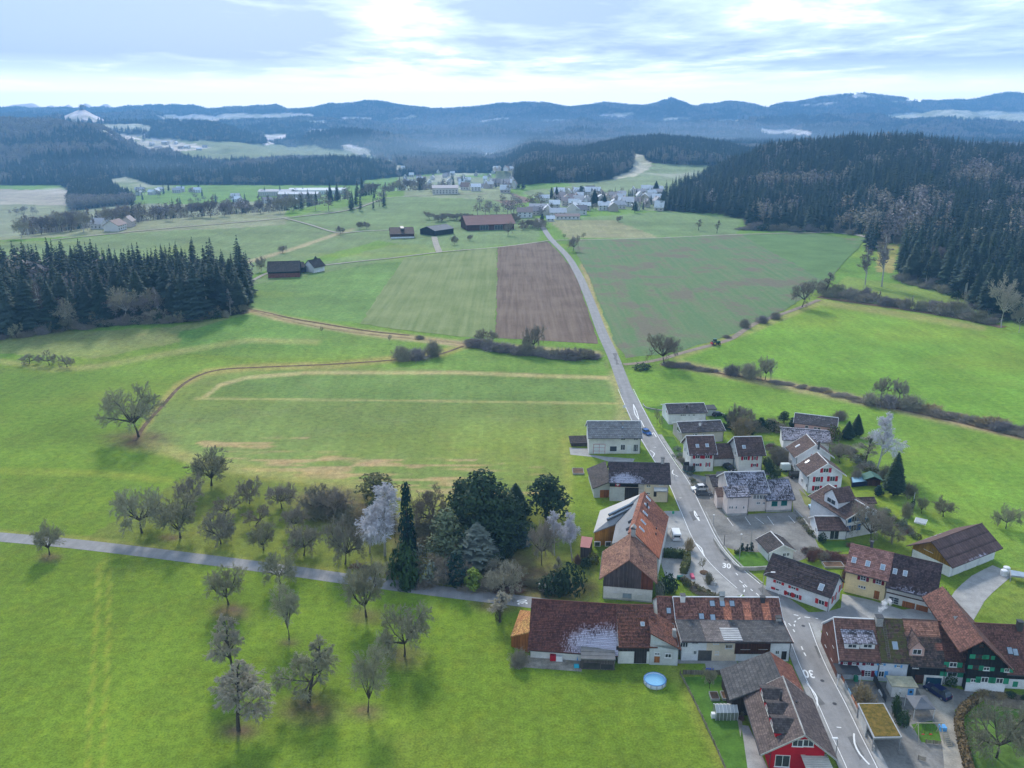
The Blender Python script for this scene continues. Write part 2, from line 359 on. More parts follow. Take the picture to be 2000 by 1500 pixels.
STRAW = [ # (line in photo pixels, half width px, albedo, strength)
 ([(262,868),(300,805),(345,755),(400,728),(500,716),(640,714),(760,702),(860,690),(915,672)], 9, (0.36,0.34,0.11), 0.75),
 ([(480,604),(560,624),(700,648),(800,660),(915,673),(1170,692)], 8, (0.40,0.36,0.19), 0.95),
 ([(400,776),(430,752),(480,738),(600,728),(900,728),(1050,734),(1190,738)], 4.5, (0.46,0.44,0.20), 0.85),
 ([(380,778),(820,783),(1210,788)], 2.6, (0.42,0.42,0.17), 0.7),
 ([(1205,740),(1225,790),(1215,830)], 22, (0.38,0.38,0.17), 0.6),
 ([(255,868),(330,880),(400,905),(560,930),(800,970),(1000,985)], 16, (0.40,0.39,0.13), 0.5),
 ([(1330,712),(1480,742),(1650,776),(1800,808),(1950,842),(2100,870)], 11, (0.40,0.36,0.18), 0.8),
 ([(1320,698),(1480,640),(1600,590),(1700,605),(1920,640)], 8, (0.34,0.34,0.13), 0.6),
 ([(1140,520),(1165,600),(1200,690)], 9, (0.42,0.36,0.20), 0.8),
 ([(0,705),(100,722),(190,716),(330,690),(480,665),(620,668)], 7, (0.34,0.38,0.13), 0.6),
 ([(0,920),(200,925),(330,938)], 9, (0.28,0.36,0.05), 0.5),
 ([(195,1110),(182,1300),(170,1500)], 5, (0.30,0.37,0.05), 0.6),
 ([(214,1110),(209,1300),(200,1500)], 5, (0.30,0.37,0.05), 0.6),
 ([(186,1120),(205,1092),(250,1085)], 5, (0.27,0.35,0.05), 0.5),
 ([(0,1040),(160,1052),(380,1082),(700,1122)], 7, (0.30,0.33,0.09), 0.6),
 ([(480,512),(560,490),(650,460),(690,448)], 4, (0.38,0.38,0.22), 0.7),
 ([(250,540),(420,527),(500,508),(600,478),(660,456)], 3, (0.38,0.36,0.22), 0.8),
 ([(1300,1290),(1350,1350),(1420,1500)], 26, (0.27,0.32,0.06), 0.6),
 ([(1105,860),(1110,940),(1100,1000)], 14, (0.30,0.36,0.08), 0.6),
 ([(1370,1160),(1430,1290)], 6, (0.3,0.3,0.1), 0.3),
]
LEAF = [(98,1090,30,12),(450,1196,42,22),(716,1203,42,20),(565,1254,24,10),(790,1285,52,30),(468,1425,52,26),(610,1385,75,38),(718,1392,42,20),(271,858,85,22),
 (680,1000,110,50),(860,1060,160,60),(1010,1120,110,50),(1060,1140,90,36),(640,975,90,30),(970,1180,60,20),(1090,1150,90,26),(330,1050,30,8)]
STREAKS = [([(380,862),(560,850),(800,885),(1105,918),(1108,975),(900,968),(640,940),(470,918)], (0.42,0.36,0.17))]
def ground_colour(X, Y, Z):
    u, v = proj(X, Y, Z); n = len(X); c = np.empty((n, 3))
    wob = (fbm(X/9, Y/9, 3)-0.5); uu = u + wob*7; vv = v + (fbm(X/9+50, Y/9, 3)-0.5)*4
    c[:] = C_NEAR
    far = sst((Y-150)/350)[:, None]
    c = c*(1-far) + np.array((0.140, 0.295, 0.050))*far
    for poly, col, ym in FIELDS:
        m = (inpoly(*openuv(X, Y, u, v), poly) if ym > 2000 else inpoly(uu, vv, poly)) & (Y < ym); c[m] = col
    # broad uneven growth
    b = fbm(X/38, Y/24, 4)-0.5; c *= (1 + np.clip(b, -0.3, 0.3)*0.55)[:, None]
    b = fbm(X/70+9, Y/50, 3)-0.5; m = np.clip(b*3.4, 0, 1)*(Y < 700)
    c = c*(1-m[:, None]*0.45) + (np.array((0.24, 0.33, 0.045)))*(m[:, None]*0.45)
    for poly, col in STREAKS:
        m = inpoly(uu, vv, poly)*sst((fbm(X/14, Y/1.8, 4)-0.45)*7)*sst((fbm(X/30+4, Y/7, 3)-0.38)*6)
        c = c*(1-m[:, None]) + np.array(col)*m[:, None]
    for line, w, col, s in STRAW:
        us = np.array([p[0] for p in line]); vs = np.array([p[1] for p in line])
        q = (u > us.min()-60) & (u < us.max()+60) & (v > vs.min()-40) & (v < vs.max()+40) & (Y < 1500)
        if not q.any(): continue
        d = pdist(u[q]+wob[q]*4, v[q], line)/w
        k = s*sst(1.25-d)*(0.55+0.9*np.clip(fbm(X[q]/5, Y[q]/3, 3), 0.2, 0.8)); k = np.clip(k, 0, 1)[:, None]
        c[q] = c[q]*(1-k) + np.array(col)*k
    for a, b_, ra, rb in LEAF:
        d = np.hypot((u-a)/ra, (v-b_)/rb); q = d < 1.3
        k = (sst(1.25-d[q])*np.clip(0.15+1.1*fbm(X[q]/3, Y[q]/2, 3), 0, 1)*0.95)[:, None]
        c[q] = c[q]*(1-k) + np.array((0.150, 0.115, 0.075))*k
    # frost on the valley fields and hill pastures, forest floor
    fr = sst((fbm(X/160, Y/260, 4)-0.5)*5)*sst((Y-1300)/500)
    c = c*(1-fr[:, None]*0.55) + np.array((0.62, 0.66, 0.66))*(fr[:, None]*0.55)
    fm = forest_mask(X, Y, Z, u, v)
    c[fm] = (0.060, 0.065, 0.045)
    for poly, col, y0, y1 in OPEN:
        m = inpoly(*openuv(X, Y, u, v), poly) & (Y > y0) & (Y < y1)
        g = (0.75+0.4*fbm(X[m]/60, Y[m]/90, 4))[:, None]; w = sst((fbm(X[m]/90+3, Y[m]/60, 4)-.42)*6)[:, None]*.6; c[m] = (np.array(col)*(1-w) + np.array((.24, .30, .17))*w)*g
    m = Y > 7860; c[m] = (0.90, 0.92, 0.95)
    return c
WOOD = [ # forests nearer than 2 km : polygon in photo pixels of the ground, Y range
 ([(-300,560),(0,520),(250,570),(470,590),(484,612),(350,628),(250,630),(120,645),(0,664),(-300,720)], 385, 560),
]
def rightwood(u, v, Y):
    lim = np.interp(u, [1280,1300,1400,1450,1460,1600,1690,1700,1740,1760,1800,1880,1890,1960,2000,2300], [414,412,418,428,446,452,458,500,480,545,560,578,600,624,632,650])
    upp = np.interp(u, [1280,1300,1340,1420,1460,1500,1501,2400], [408,398,375,341,327,318,0,0])
    return (u > 1286) & (v < lim) & (v > upp-3) & (Y < np.where(u < 1500, 1440, 1750)) & (Y > 380) & ~((v > 476) & (v < 540) & (u > 1708) & (u < 1758))
def openuv(X, Y, u, v):
    return u + (fbm(X/130+7, Y/200, 4)-.5)*44, v + (fbm(X/90+70, Y/160, 4)-.5)*11
def forest_mask(X, Y, Z, u, v):
    m = np.zeros(len(X), bool)
    m |= (np.abs(X) < 1e9) & (Y > 388) & (Y < 545) & (v > 520-0.0*u) & (v < np.interp(u, [-300,0,120,250,350,484,500], [720,664,645,632,630,612,400])) & (u < 487)
    m |= rightwood(u, v, Y)
    # centre hill
    lim = np.interp(u, [1000,1020,1050,1150,1195,1225,1245,1262,1300,1400,1500,1600], [380,366,358,356,350,338,328,318,320,324,326,330])
    m |= (Y > 1340) & (Y < 2700) & (u > 1005) & (u < 1640) & (v < lim) & ~inpoly(*openuv(X, Y, u, v), OPEN[12][0])
    far = (Y > 1950) & (Y < 7600) & (v < np.interp(u, [-300,0,130,200,250,380,480,700,712,780,860,1000,1040,1500,2300], [368,366,385,352,345,388,378,366,352,345,338,338,330,330,330]))
    far |= inpoly(*openuv(X, Y, u, v), [(125,360),(200,352),(255,398),(130,412)]) & (Y > 1300) & (Y < 2600)
    ou, ov = openuv(X, Y, u, v)
    for poly, col, y0, y1 in OPEN: far &= ~(inpoly(ou, ov, poly) & (Y > y0) & (Y < y1))
    m |= far
    return m
def build_ground():
    ys = [-120, -60, 0, 30, 60, 80]; y = 95.0
    while y < 8900: ys.append(y); y *= 1.0058 if y < 700 else 1.0085
    ys = np.array(ys); ts = np.linspace(-0.92, 0.92, 600)
    W = ys + 150.0
    X = ts[None, :]*W[:, None]; Y = np.repeat(ys[:, None], len(ts), 1)
    Z = terr(X.ravel(), Y.ravel()); X = X.ravel(); Y = Y.ravel()
    nr, nc = len(ys), len(ts)
    idx = np.arange(nr*nc).reshape(nr, nc); q = np.stack([idx[:-1, :-1], idx[:-1, 1:], idx[1:, 1:], idx[1:, :-1]], -1).reshape(-1, 4)
    me = bpy.data.meshes.new('ground'); me.vertices.add(nr*nc); me.vertices.foreach_set('co', np.stack([X, Y, Z], 1).ravel())
    me.loops.add(q.size); me.loops.foreach_set('vertex_index', q.ravel().astype(np.int32)); me.polygons.add(len(q))
    me.polygons.foreach_set('loop_start', np.arange(0, q.size, 4, dtype=np.int32)); me.polygons.foreach_set('loop_total', np.full(len(q), 4, np.int32))
    me.update(calc_edges=True)
    c = ground_colour(X, Y, Z); at = me.color_attributes.new('tint', 'FLOAT_COLOR', 'POINT')
    at.data.foreach_set('color', np.concatenate([c, np.ones((len(c), 1))], 1).ravel().astype(np.float32))
    me.shade_smooth()
    k = NT('meadow'); a = k.n('ShaderNodeAttribute', attribute_name='tint'); v = k.coord()
    n1 = k.noise(v, 0.55, 4, 0.65); n2 = k.noise(k.coord(scale=(1, 0.6, 1)), 0.09, 4, 0.6); n3 = k.noise(v, 2.6, 3, 0.7); n4 = k.noise(k.coord(scale=(1, 0.5, 1), loc=(30, 8, 0)), 0.02, 3, 0.6)
    f = k.math('ADD', k.rng(n1, 0.3, 0.7, 0.76, 1.24), k.rng(n3, 0.3, 0.7, -0.32, 0.32)); f = k.math('MULTIPLY', f, k.rng(n2, 0.3, 0.7, 0.88, 1.12)); f = k.math('MULTIPLY', f, k.rng(n4, 0.35, 0.65, 0.93, 1.07))
    col = k.scale(k.mix(1.0, a.outputs['Color'], (0.94, 0.82, 0.76), 'MULTIPLY'), f)
    yel = k.mix(k.rng(k.noise(v, 0.22, 4, 0.65), 0.48, 0.75, 0.0, 0.42), col, k.mix(1.0, col, (1.45, 1.10, 0.95), 'MULTIPLY'))
    st = k.noise(k.coord(rot=.25, scale=(1, .035, 1)), .34, 3, .6); yel = k.scale(yel, k.rng(st, .32, .68, .93, 1.07))
    dull = k.rng(k.noise(k.coord(loc=(5, 70, 0)), .05, 5, .7), .52, .72, 0, .38); yel = k.mix(dull, yel, k.mix(1.0, yel, (1.12, .84, 1.5), 'MULTIPLY'))
    k.bump(n3, 0.5, 0.25); me.materials.append(k.fin(yel, 0.95, 0.1))
    o = meshobj('ground', me); tag(o, kind='structure'); return o
build_ground()

# ------------------------------------------------------------------ draped patches and ribbons
def patch(name, poly, m, off=0.02, step=None, world=False, parent=None, kind='structure'):
    pts = [Vector((p[0], p[1], 0)) if world else G(*p) for p in poly]
    ym = max(p.y for p in pts)
    if ym < 325:
        b = MB(); n = len(pts)
        tri = geometry.tessellate_polygon([[Vector((p.x, p.y, 0)) for p in pts]])
        b.v = [(p.x, p.y, off) for p in pts]; b.f = [t for t in tri]; b.mi = [0]*len(tri)
        me = b.mesh(name, m)
        if me.polygons[0].normal.z < 0: me.flip_normals()
    else:
        st = step or max(3.0, ym*0.008); ring = []
        for a, c in zip(pts, pts[1:]+pts[:1]):
            n = max(1, int((c-a).length/st)); nn_ = Vector((-(c-a).y, (c-a).x, 0)).normalized(); ring += [a.lerp(c, i/n) + nn_*(random.gauss(0, .35) if i else 0) for i in range(n)]
        xs = [p.x for p in ring]; yy = [p.y for p in ring]; pp = [(p.x, p.y) for p in ring]
        gx, gy = np.meshgrid(np.arange(min(xs), max(xs), st), np.arange(min(yy), max(yy), st)); gx = gx.ravel(); gy = gy.ravel()
        k = inpoly(gx, gy, pp) & (pdist(gx, gy, pp+[pp[0]]) > st*0.45)
        V = [Vector((p.x, p.y)) for p in ring] + [Vector((a, b_)) for a, b_ in zip(gx[k], gy[k])]; nr = len(ring)
        r = geometry.delaunay_2d_cdt(V, [(i, (i+1) % nr) for i in range(nr)], [], 1, 1e-4)
        ax = np.array([p.x for p in r[0]]); ay = np.array([p.y for p in r[0]]); az = terr(ax, ay) + off + np.maximum(0, ay-300)*0.0008
        me = bpy.data.meshes.new(name); me.from_pydata(np.stack([ax, ay, az], 1).tolist(), [], [tuple(f) for f in r[2]]); me.materials.append(m); me.shade_smooth()
        if len(me.polygons) and me.polygons[0].normal.z < 0: me.flip_normals()
    o = meshobj(name, me, parent); tag(o, kind=kind); return o
def smooth_line(pts, step):
    out = []; n = len(pts)
    for i in range(n-1):
        p0, p1, p2, p3 = pts[max(i-1, 0)], pts[i], pts[i+1], pts[min(i+2, n-1)]
        m = max(2, int((p2-p1).length/step))
        for j in range(m):
            t = j/m; out.append(0.5*((2*p1)+(p2-p0)*t+(2*p0-5*p1+4*p2-p3)*t*t+(3*p1-p0-3*p2+p3)*t**3))
    out.append(pts[-1]); return out
def ribbon(name, line, width, m, off=0.04, step=4.0, kind='structure', world=False, parent=None, h=0.0, across=1):
    """line of photo pixels on the ground (or world points) -> draped strip; width number or per-point list"""
    pts = [Vector((p[0], p[1], 0)) if world else G(p[0], p[1]) for p in line]
    for p in pts: p.z = 0
    ws = width if hasattr(width, '__len__') else [width]*len(pts)
    path = smooth_line(pts, step); cum = [0]
    for a, b in zip(pts[:-1], pts[1:]): cum.append(cum[-1]+(b-a).length)
    L = 0; vs = []; fs = []; prev = None
    for i, p in enumerate(path):
        if prev is not None: L += (p-prev).length
        prev = p
        d = path[min(i+1, len(path)-1)]-path[max(i-1, 0)]; nrm = Vector((-d.y, d.x, 0)).normalized()
        w = float(np.interp(L, cum, ws))
        for j in range(across+1):
            q = p + nrm*w*(0.5-j/across); vs.append([q.x, q.y])
    a = np.array(vs); z = terr(a[:, 0], a[:, 1]) + off + np.maximum(0, a[:, 1]-300)*0.0008; k = across+1
    V = np.stack([a[:, 0], a[:, 1], z], 1).tolist()
    for i in range(len(path)-1):
        for j in range(across): fs.append((i*k+j, i*k+j+1, (i+1)*k+j+1, (i+1)*k+j)[::-1])
    if h:
        n = len(V); V += [[x, y, zz-h-0.05] for x, y, zz in V]
        for i in range(len(path)-1):
            fs.append((i*k, n+i*k, n+(i+1)*k, (i+1)*k)); fs.append((i*k+across, (i+1)*k+across, n+(i+1)*k+across, n+i*k+across))
        fs.append((0, across, n+across, n)); e = (len(path)-1)*k; fs.append((e, n+e, n+e+across, e+across))
    me = bpy.data.meshes.new(name); me.from_pydata(V, [], fs); me.materials.append(m)
    o = meshobj(name, me, parent)
    if kind: tag(o, kind=kind)
    return o
# ------------------------------------------------------------------ plants
BARK = mat('bark', (0.075, 0.062, 0.050), 0.35, 2.0, 0.95, 0.1)
BARK_PALE = mat('pale_bark', (0.42, 0.40, 0.36), 0.3, 2.5, 0.9, 0.1)
TWIG = {
 'brown': randmat('brown_twigs', [(0.215, 0.175, 0.13), (0.30, 0.255, 0.195), (0.25, 0.22, 0.165)]),
 'lichen': randmat('lichen_twigs', [(0.26, 0.25, 0.15), (0.34, 0.325, 0.21), (0.225, 0.21, 0.135)]),
 'grey': randmat('grey_twigs', [(0.28, 0.25, 0.175), (0.36, 0.325, 0.24), (0.24, 0.215, 0.155)]),
 'frost': randmat('frosted_twigs', [(0.62, 0.60, 0.62), (0.52, 0.50, 0.54), (0.70, 0.68, 0.69)]),
 'olive': randmat('olive_twigs', [(0.22, 0.205, 0.12), (0.29, 0.27, 0.165), (0.19, 0.175, 0.11)]),
 'violet': randmat('violet_twigs', [(0.20, 0.165, 0.155), (0.29, 0.25, 0.24), (0.16, 0.14, 0.13)]),
 'red': randmat('reddish_twigs', [(0.15, 0.075, 0.06), (0.20, 0.10, 0.08)]),
 'straw': randmat('straw_stems', [(0.36, 0.27, 0.13), (0.30, 0.23, 0.12)]),
}
NEED = {
 'dark': randmat('dark_needles', [(0.024, 0.048, 0.038), (0.038, 0.068, 0.046), (0.070, 0.098, 0.068), (0.030, 0.055, 0.048), (0.050, 0.078, 0.064)], 0.85, .5, .25),
 'garden': randmat('garden_needles', [(0.028, 0.054, 0.026), (0.040, 0.068, 0.034)], 0.8),
 'silver': randmat('silvery_needles', [(0.16, 0.185, 0.145), (0.20, 0.215, 0.175)], 0.8),
 'blue': randmat('bluish_needles', [(0.085, 0.135, 0.135), (0.10, 0.15, 0.15)], 0.8),
 'light': randmat('light_needles', [(0.12, 0.15, 0.075), (0.15, 0.18, 0.10)], 0.8),
 'green': randmat('green_leaves', [(0.028, 0.065, 0.020), (0.045, 0.080, 0.028)], 0.6),
 'yellow': randmat('yellow_green_leaves', [(0.17, 0.235, 0.035), (0.20, 0.25, 0.05)], 0.7),
 'hedge': randmat('hedge_leaves', [(0.045, 0.075, 0.025), (0.065, 0.085, 0.03)], 0.8),
 'moss': randmat('olive_leaves', [(0.10, 0.11, 0.035), (0.12, 0.12, 0.045)], 0.8),
 'cypress': randmat('cypress_leaves', [(0.010, 0.034, 0.026), (0.014, 0.040, 0.030)], 0.8),
}
def spike(b, p, q, r):
    d = (q-p).normalized(); a = d.orthogonal().normalized(); c = d.cross(a); n = len(b.v)
    for t in (0, 2.094, 4.189): b.v.append(tuple(p + a*(r*math.cos(t)) + c*(r*math.sin(t))))
    b.v.append(tuple(q))
    for i in range(3): b.f.append((n+i, n+(i+1) % 3, n+3)); b.mi.append(0)
def bare_tree(seed, H=9.0, trunk=0.28, limbs=6, ang=50, up=0.35, spread=0.55, droop=0.0, rtrunk=0.24, kids=(7, 8, 6), tw=0.028, leader=False, top=0.0):
    rd = random.Random(seed); tb, cb = MB(), MB()
    def rv(): return Vector((rd.gauss(0, 1), rd.gauss(0, 1), rd.gauss(0, 1)))
    def branch(p, d, L, r, lev):
        segs = (4, 4, 3, 2, 1)[lev]; pts = [p]; q = p.copy(); dd = d.normalized()
        for i in range(segs):
            bias = Vector((0, 0, up*0.55 if lev < 3 else up*0.3 - droop*(1.0 if lev > 2 else 0.5)))
            dd = (dd + rv()*(0.05 if leader and lev == 0 else 0.16 if lev < 2 else 0.22) + bias*(0.35 if lev else 0.1)).normalized(); q = q + dd*(L/segs); pts.append(q.copy())
        if lev <= 1: tb.tube(pts, [r*(1-0.7*i/segs) for i in range(segs+1)], 5 if lev == 0 else 4, cap=False)
        elif lev == 2: cb.tube(pts, [max(0.02, r*(1-0.8*i/segs)) for i in range(segs+1)], 3, cap=False)
        else:
            for a, c in zip(pts[:-1], pts[1:]): spike(cb, a, c + (c-a)*0.15, max(tw, r))
        if lev >= 4: return
        n = kids[lev-1] if lev else limbs
        for k in range(n):
            t = (0.25 + 0.75*(k+rd.random())/n) if lev else (1.0 if not leader else 0.24+0.76*(k+1)/n)
            x = t*segs; i = min(int(x), segs-1); o = pts[i].lerp(pts[i+1], x-i)
            bd = (pts[i+1]-pts[i]).normalized()
            if lev == 0:
                az = 2*math.pi*(k+0.4*rd.random())/n*(2.4 if leader else 1); a = R(ang*(0.65+0.6*rd.random())*(1.15-0.5*t if leader else 1))
                nd_ = Vector((math.sin(a)*math.cos(az), math.sin(a)*math.sin(az), math.cos(a))); nl = H*spread*(0.8+0.4*rd.random())*((1.15-0.75*t) if leader else 1)
            else:
                s = bd.cross(rv()).normalized(); a = R(rd.uniform(28, 62)); nd_ = bd*math.cos(a)+s*math.sin(a); nl = L*(0.62 if lev < 3 else 0.55)*(1.1-0.5*t)*rd.uniform(0.75, 1.2)
            branch(o, nd_, nl, r*(0.62 if lev == 0 else 0.5), lev+1)
    branch(Vector((0, 0, -0.3)), Vector((rd.gauss(0, .05), rd.gauss(0, .05), 1)), (H*trunk if not leader else H*0.93)+0.3, rtrunk, 0)
    zs = max(v[2] for v in cb.v); s = H/zs
    for b in (tb, cb): b.v = [(x*s, y*s, z*s if z > 0 else z) for x, y, z in b.v]
    return tb, cb
def two(name, tb, cb, m1, m2): return (tb.mesh(name+'_trunk', m1), cb.mesh(name+'_crown', m2), name)
def conifer(seed, H=26.0, Rm=3.6, base=0.12, whorls=24, per=8, droop=0.35, ragged=0.3, frond=1.0):
    rd = random.Random(seed); tb, cb = MB(), MB()
    tb.tube([(0, 0, -0.5), (0, 0, H*0.5), (0, 0, H*0.97)], [H*0.013, H*0.008, 0.04], 5, cap=False)
    lean = (rd.uniform(-.01, .01), rd.uniform(-.01, .01))
    for w in range(whorls):
        t = w/(whorls-1); z = H*(base+(0.985-base)*t); r = Rm*((1-t)**0.75)*(1-0.25*max(0, (0.12-t)/0.12)) + 0.12
        for k in range(per):
            az = 2*math.pi*(k/per) + w*1.3 + rd.uniform(-.3, .3); rr = r*rd.uniform(1-ragged, 1+ragged*0.6)
            ca, sa = math.cos(az), math.sin(az); zz = z + rd.uniform(-.5, .5)*H/whorls
            wd = (rr*0.30+0.22)*frond; dz = droop*rr
            o = Vector((ca*rr*0.05+lean[0]*z, sa*rr*0.05+lean[1]*z, zz+0.25)); m = Vector((ca*rr*0.55, sa*rr*0.55, zz-dz*0.45)); e = Vector((ca*rr, sa*rr, zz-dz+rr*0.06))
            s = Vector((-sa, ca, 0)); lo = Vector((0, 0, -0.32*wd-0.15))
            cb.poly([o, m+s*wd*0.8+lo, e, m-s*wd*0.8+lo])
            for sg in (-1, 1):
                f = m.lerp(e, rd.uniform(.0, .5)); cb.poly([m.lerp(o, .4), f + s*sg*wd*1.5 + Vector((ca*wd*0.5, sa*wd*0.5, -0.45*wd)), e.lerp(m, .35)])
                cb.poly([o.lerp(m, .3), m.lerp(o, .2) + s*sg*wd*1.2 + Vector((0, 0, -0.6*wd)), m])
    return tb, cb
def clump_crown(seed, lobes, leaf=0.5, dens=26, jit=0.5):
    """lobes: (x, y, z, rx, ry, rz); leaf-sized faces through the outer shell of each lobe"""
    rd = random.Random(seed); b = MB()
    for (x, y, z, rx, ry, rz) in lobes:
        n = int(dens*(rx*ry+ry*rz+rx*rz)/3/(leaf*leaf)*0.5)
        for i in range(n):
            d = Vector((rd.gauss(0, 1), rd.gauss(0, 1), rd.gauss(0, 1))).normalized(); q = rd.uniform(0.62, 1.08)**0.8
            if d.z < -0.75: continue
            bump_ = 1 + 0.14*math.sin(d.x*7+seed)*math.sin(d.y*6+z)+0.1*math.sin(d.z*9+x)
            c = Vector((x+d.x*rx*q*bump_, y+d.y*ry*q*bump_, z+d.z*rz*q*bump_)); nrm = (d + Vector((rd.gauss(0, jit), rd.gauss(0, jit), rd.gauss(0.2, jit)))).normalized()
            a = nrm.orthogonal().normalized(); a.rotate(Matrix.Rotation(rd.uniform(0, 6.28), 3, nrm)); e = nrm.cross(a); L = leaf*rd.uniform(.6, 1.3)
            b.poly([c-a*L, c+e*L*0.45, c+a*L, c-e*L*0.45])
    return b
def broad_evergreen(seed, H, Rw, base=0.15, n=9, leaf=0.45, taper=0.6, dens=26):
    rd = random.Random(seed); tb = MB(); tb.tube([(0, 0, -0.4), (0, 0, H*0.8)], [H*0.028, H*0.01], 5, cap=False); lobes = []
    for i in range(n):
        t = base + (0.86-base)*(i+0.5)/n; rr = Rw*(1-taper*max(0, (t-0.25)/0.75)**1.2); a = i*2.4+rd.uniform(-.4, .4); off = rr*0.42
        s = rr*rd.uniform(.5, .75); lobes.append((math.cos(a)*off, math.sin(a)*off, H*t, s, s, H/n*rd.uniform(.8, 1.1)+s*0.25))
    lobes.append((0, 0, H*0.86, Rw*(1-taper)*0.7+0.3, Rw*(1-taper)*0.7+0.3, H*0.13))
    return tb, clump_crown(seed, lobes, leaf, dens)
def shrub_bare(seed, Rw, H, n=170, tw=0.03, lobes=1):
    rd = random.Random(seed); b = MB()
    for i in range(n):
        a = rd.uniform(0, 6.28); el = rd.uniform(0.25, 1.5); o = Vector((rd.gauss(0, Rw*0.25), rd.gauss(0, Rw*0.25), -0.1))
        e = o*0.6 + Vector((math.cos(a)*math.cos(el)*Rw, math.sin(a)*math.cos(el)*Rw, math.sin(el)*H))*rd.uniform(.7, 1.05)
        m = o.lerp(e, .5) + Vector((rd.gauss(0, .1), rd.gauss(0, .1), .1))*H*0.3
        spike(b, o, m, tw*1.4); spike(b, m, e, tw)
        for j in range(4):
            q = m.lerp(e, rd.uniform(0, .9)); spike(b, q, q + Vector((rd.gauss(0, 1), rd.gauss(0, 1), rd.gauss(.5, .8)))*H*0.16, tw)
    return b
# ---- prototypes (meshes only, shared by the trees that use them)
PT = {}
def proto(key, fn, m1, m2):
    tb, cb = fn; rr = sorted(math.hypot(v[0], v[1]) for v in cb.v); PT[key] = (tb.mesh('trunk_'+key, m1), cb.mesh('crown_'+key, m2), max(v[2] for v in cb.v), rr[int(len(rr)*.93)])
proto('orchard_a', bare_tree(11, 8, .22, 8, 58, .24, .48, kids=(9, 9, 9), tw=.031), BARK, TWIG['lichen'])
proto('orchard_b', bare_tree(12, 8, .24, 8, 60, .20, .50, kids=(9, 9, 9), tw=.031), BARK, TWIG['brown'])
proto('orchard_c', bare_tree(13, 8, .20, 7, 52, .32, .50, kids=(9, 9, 9), tw=.031), BARK, TWIG['olive'])
proto('orchard_d', bare_tree(14, 8, .20, 9, 64, .16, .46, kids=(9, 9, 9), tw=.031), BARK, TWIG['grey'])
proto('weeping_a', bare_tree(21, 12, .24, 14, 62, .10, .34, droop=1.0, kids=(9, 9, 9), tw=.034, leader=True), BARK, TWIG['grey'])
proto('weeping_b', bare_tree(22, 11, .2, 13, 74, .10, .48, droop=.9, kids=(9, 9, 9), tw=.034, leader=True, rtrunk=.3), BARK, TWIG['lichen'])
proto('vase', bare_tree(23, 11, .22, 7, 26, .55, .60, droop=.35, kids=(8, 9, 9), tw=.031), BARK, TWIG['lichen'])
proto('round_big', bare_tree(31, 15, .26, 8, 55, .30, .52, kids=(9, 9, 8), tw=.042, rtrunk=.45), BARK, TWIG['lichen'])
proto('round_dark', bare_tree(32, 14, .24, 8, 55, .28, .50, kids=(9, 9, 8), tw=.04, rtrunk=.38), BARK, TWIG['brown'])
proto('flat_old', bare_tree(33, 7, .3, 6, 68, .05, .6, kids=(8, 8, 6), tw=.04, rtrunk=.25), BARK, TWIG['brown'])
proto('birch', bare_tree(41, 14, .2, 14, 34, .45, .30, droop=.85, kids=(8, 9, 8), tw=.036, leader=True, rtrunk=.2), BARK_PALE, TWIG['frost'])
proto('slim', bare_tree(42, 12, .2, 12, 35, .5, .26, kids=(6, 7, 6), tw=.04, leader=True, rtrunk=.18), BARK, TWIG['grey'])
proto('wood_brown', bare_tree(43, 18, .3, 9, 45, .4, .42, kids=(7, 8, 6), tw=.07, rtrunk=.35), BARK, TWIG['violet'])
proto('wood_slim', bare_tree(44, 19, .3, 12, 36, .5, .30, kids=(6, 7, 5), tw=.08, leader=True, rtrunk=.28), BARK_PALE, TWIG['violet'])
proto('wood_frost', bare_tree(45, 19, .3, 9, 45, .4, .42, kids=(7, 8, 6), tw=.07, rtrunk=.3), BARK_PALE, TWIG['grey'])
proto('sapling', bare_tree(46, 4, .35, 6, 45, .3, .4, kids=(5, 6, 4), tw=.03, rtrunk=.09), BARK, TWIG['olive'])
proto('spruce_a', conifer(51, Rm=4.1, whorls=30, per=9, frond=.85, ragged=.42), BARK, NEED['dark']); proto('spruce_b', conifer(52, Rm=4.8, whorls=27, per=9, droop=.45, ragged=.5, frond=.85), BARK, NEED['dark'])
proto('spruce_c', conifer(53, Rm=3.7, whorls=27, base=.3, ragged=.5, frond=.85), BARK, NEED['dark']); proto('pine', conifer(54, Rm=3.4, base=.45, whorls=12, droop=-.05, ragged=.5, frond=1.5), BARK_PALE, NEED['dark'])
proto('fir', conifer(55, H=14, Rm=3.0, base=.16, whorls=26, per=10, droop=.2, ragged=.18), BARK, NEED['garden'])
proto('silver_spruce', conifer(56, H=12, Rm=3.4, base=.06, whorls=26, per=11, droop=.15, ragged=.4, frond=.6), BARK, NEED['silver'])
proto('blue_spruce', conifer(57, H=8, Rm=2.6, base=.06, whorls=22, per=11, droop=.12, ragged=.35, frond=.6), BARK, NEED['blue'])
proto('cedar', broad_evergreen(61, 17, 6.5, .1, 16, .55, .62, 22), BARK, NEED['garden'])
proto('garden_pine', broad_evergreen(62, 13, 4.4, .2, 11, .5, .45, 18), BARK, NEED['garden'])
proto('light_pine', broad_evergreen(63, 13, 3.6, .1, 12, .45, .6, 18), BARK, NEED['light'])
proto('cypress', broad_evergreen(64, 8, 1.9, .08, 9, .35, .55, 26), BARK, NEED['cypress'])
proto('thuja', broad_evergreen(65, 5, 1.7, .1, 7, .3, .5, 24), BARK, NEED['yellow'])
proto('ivy_tree', broad_evergreen(66, 10, 3.2, .15, 9, .45, .5, 14), BARK, NEED['moss'])
proto('topiary', broad_evergreen(67, 3, 1.0, .05, 5, .22, .8, 26), BARK, NEED['cypress'])
PB = {}
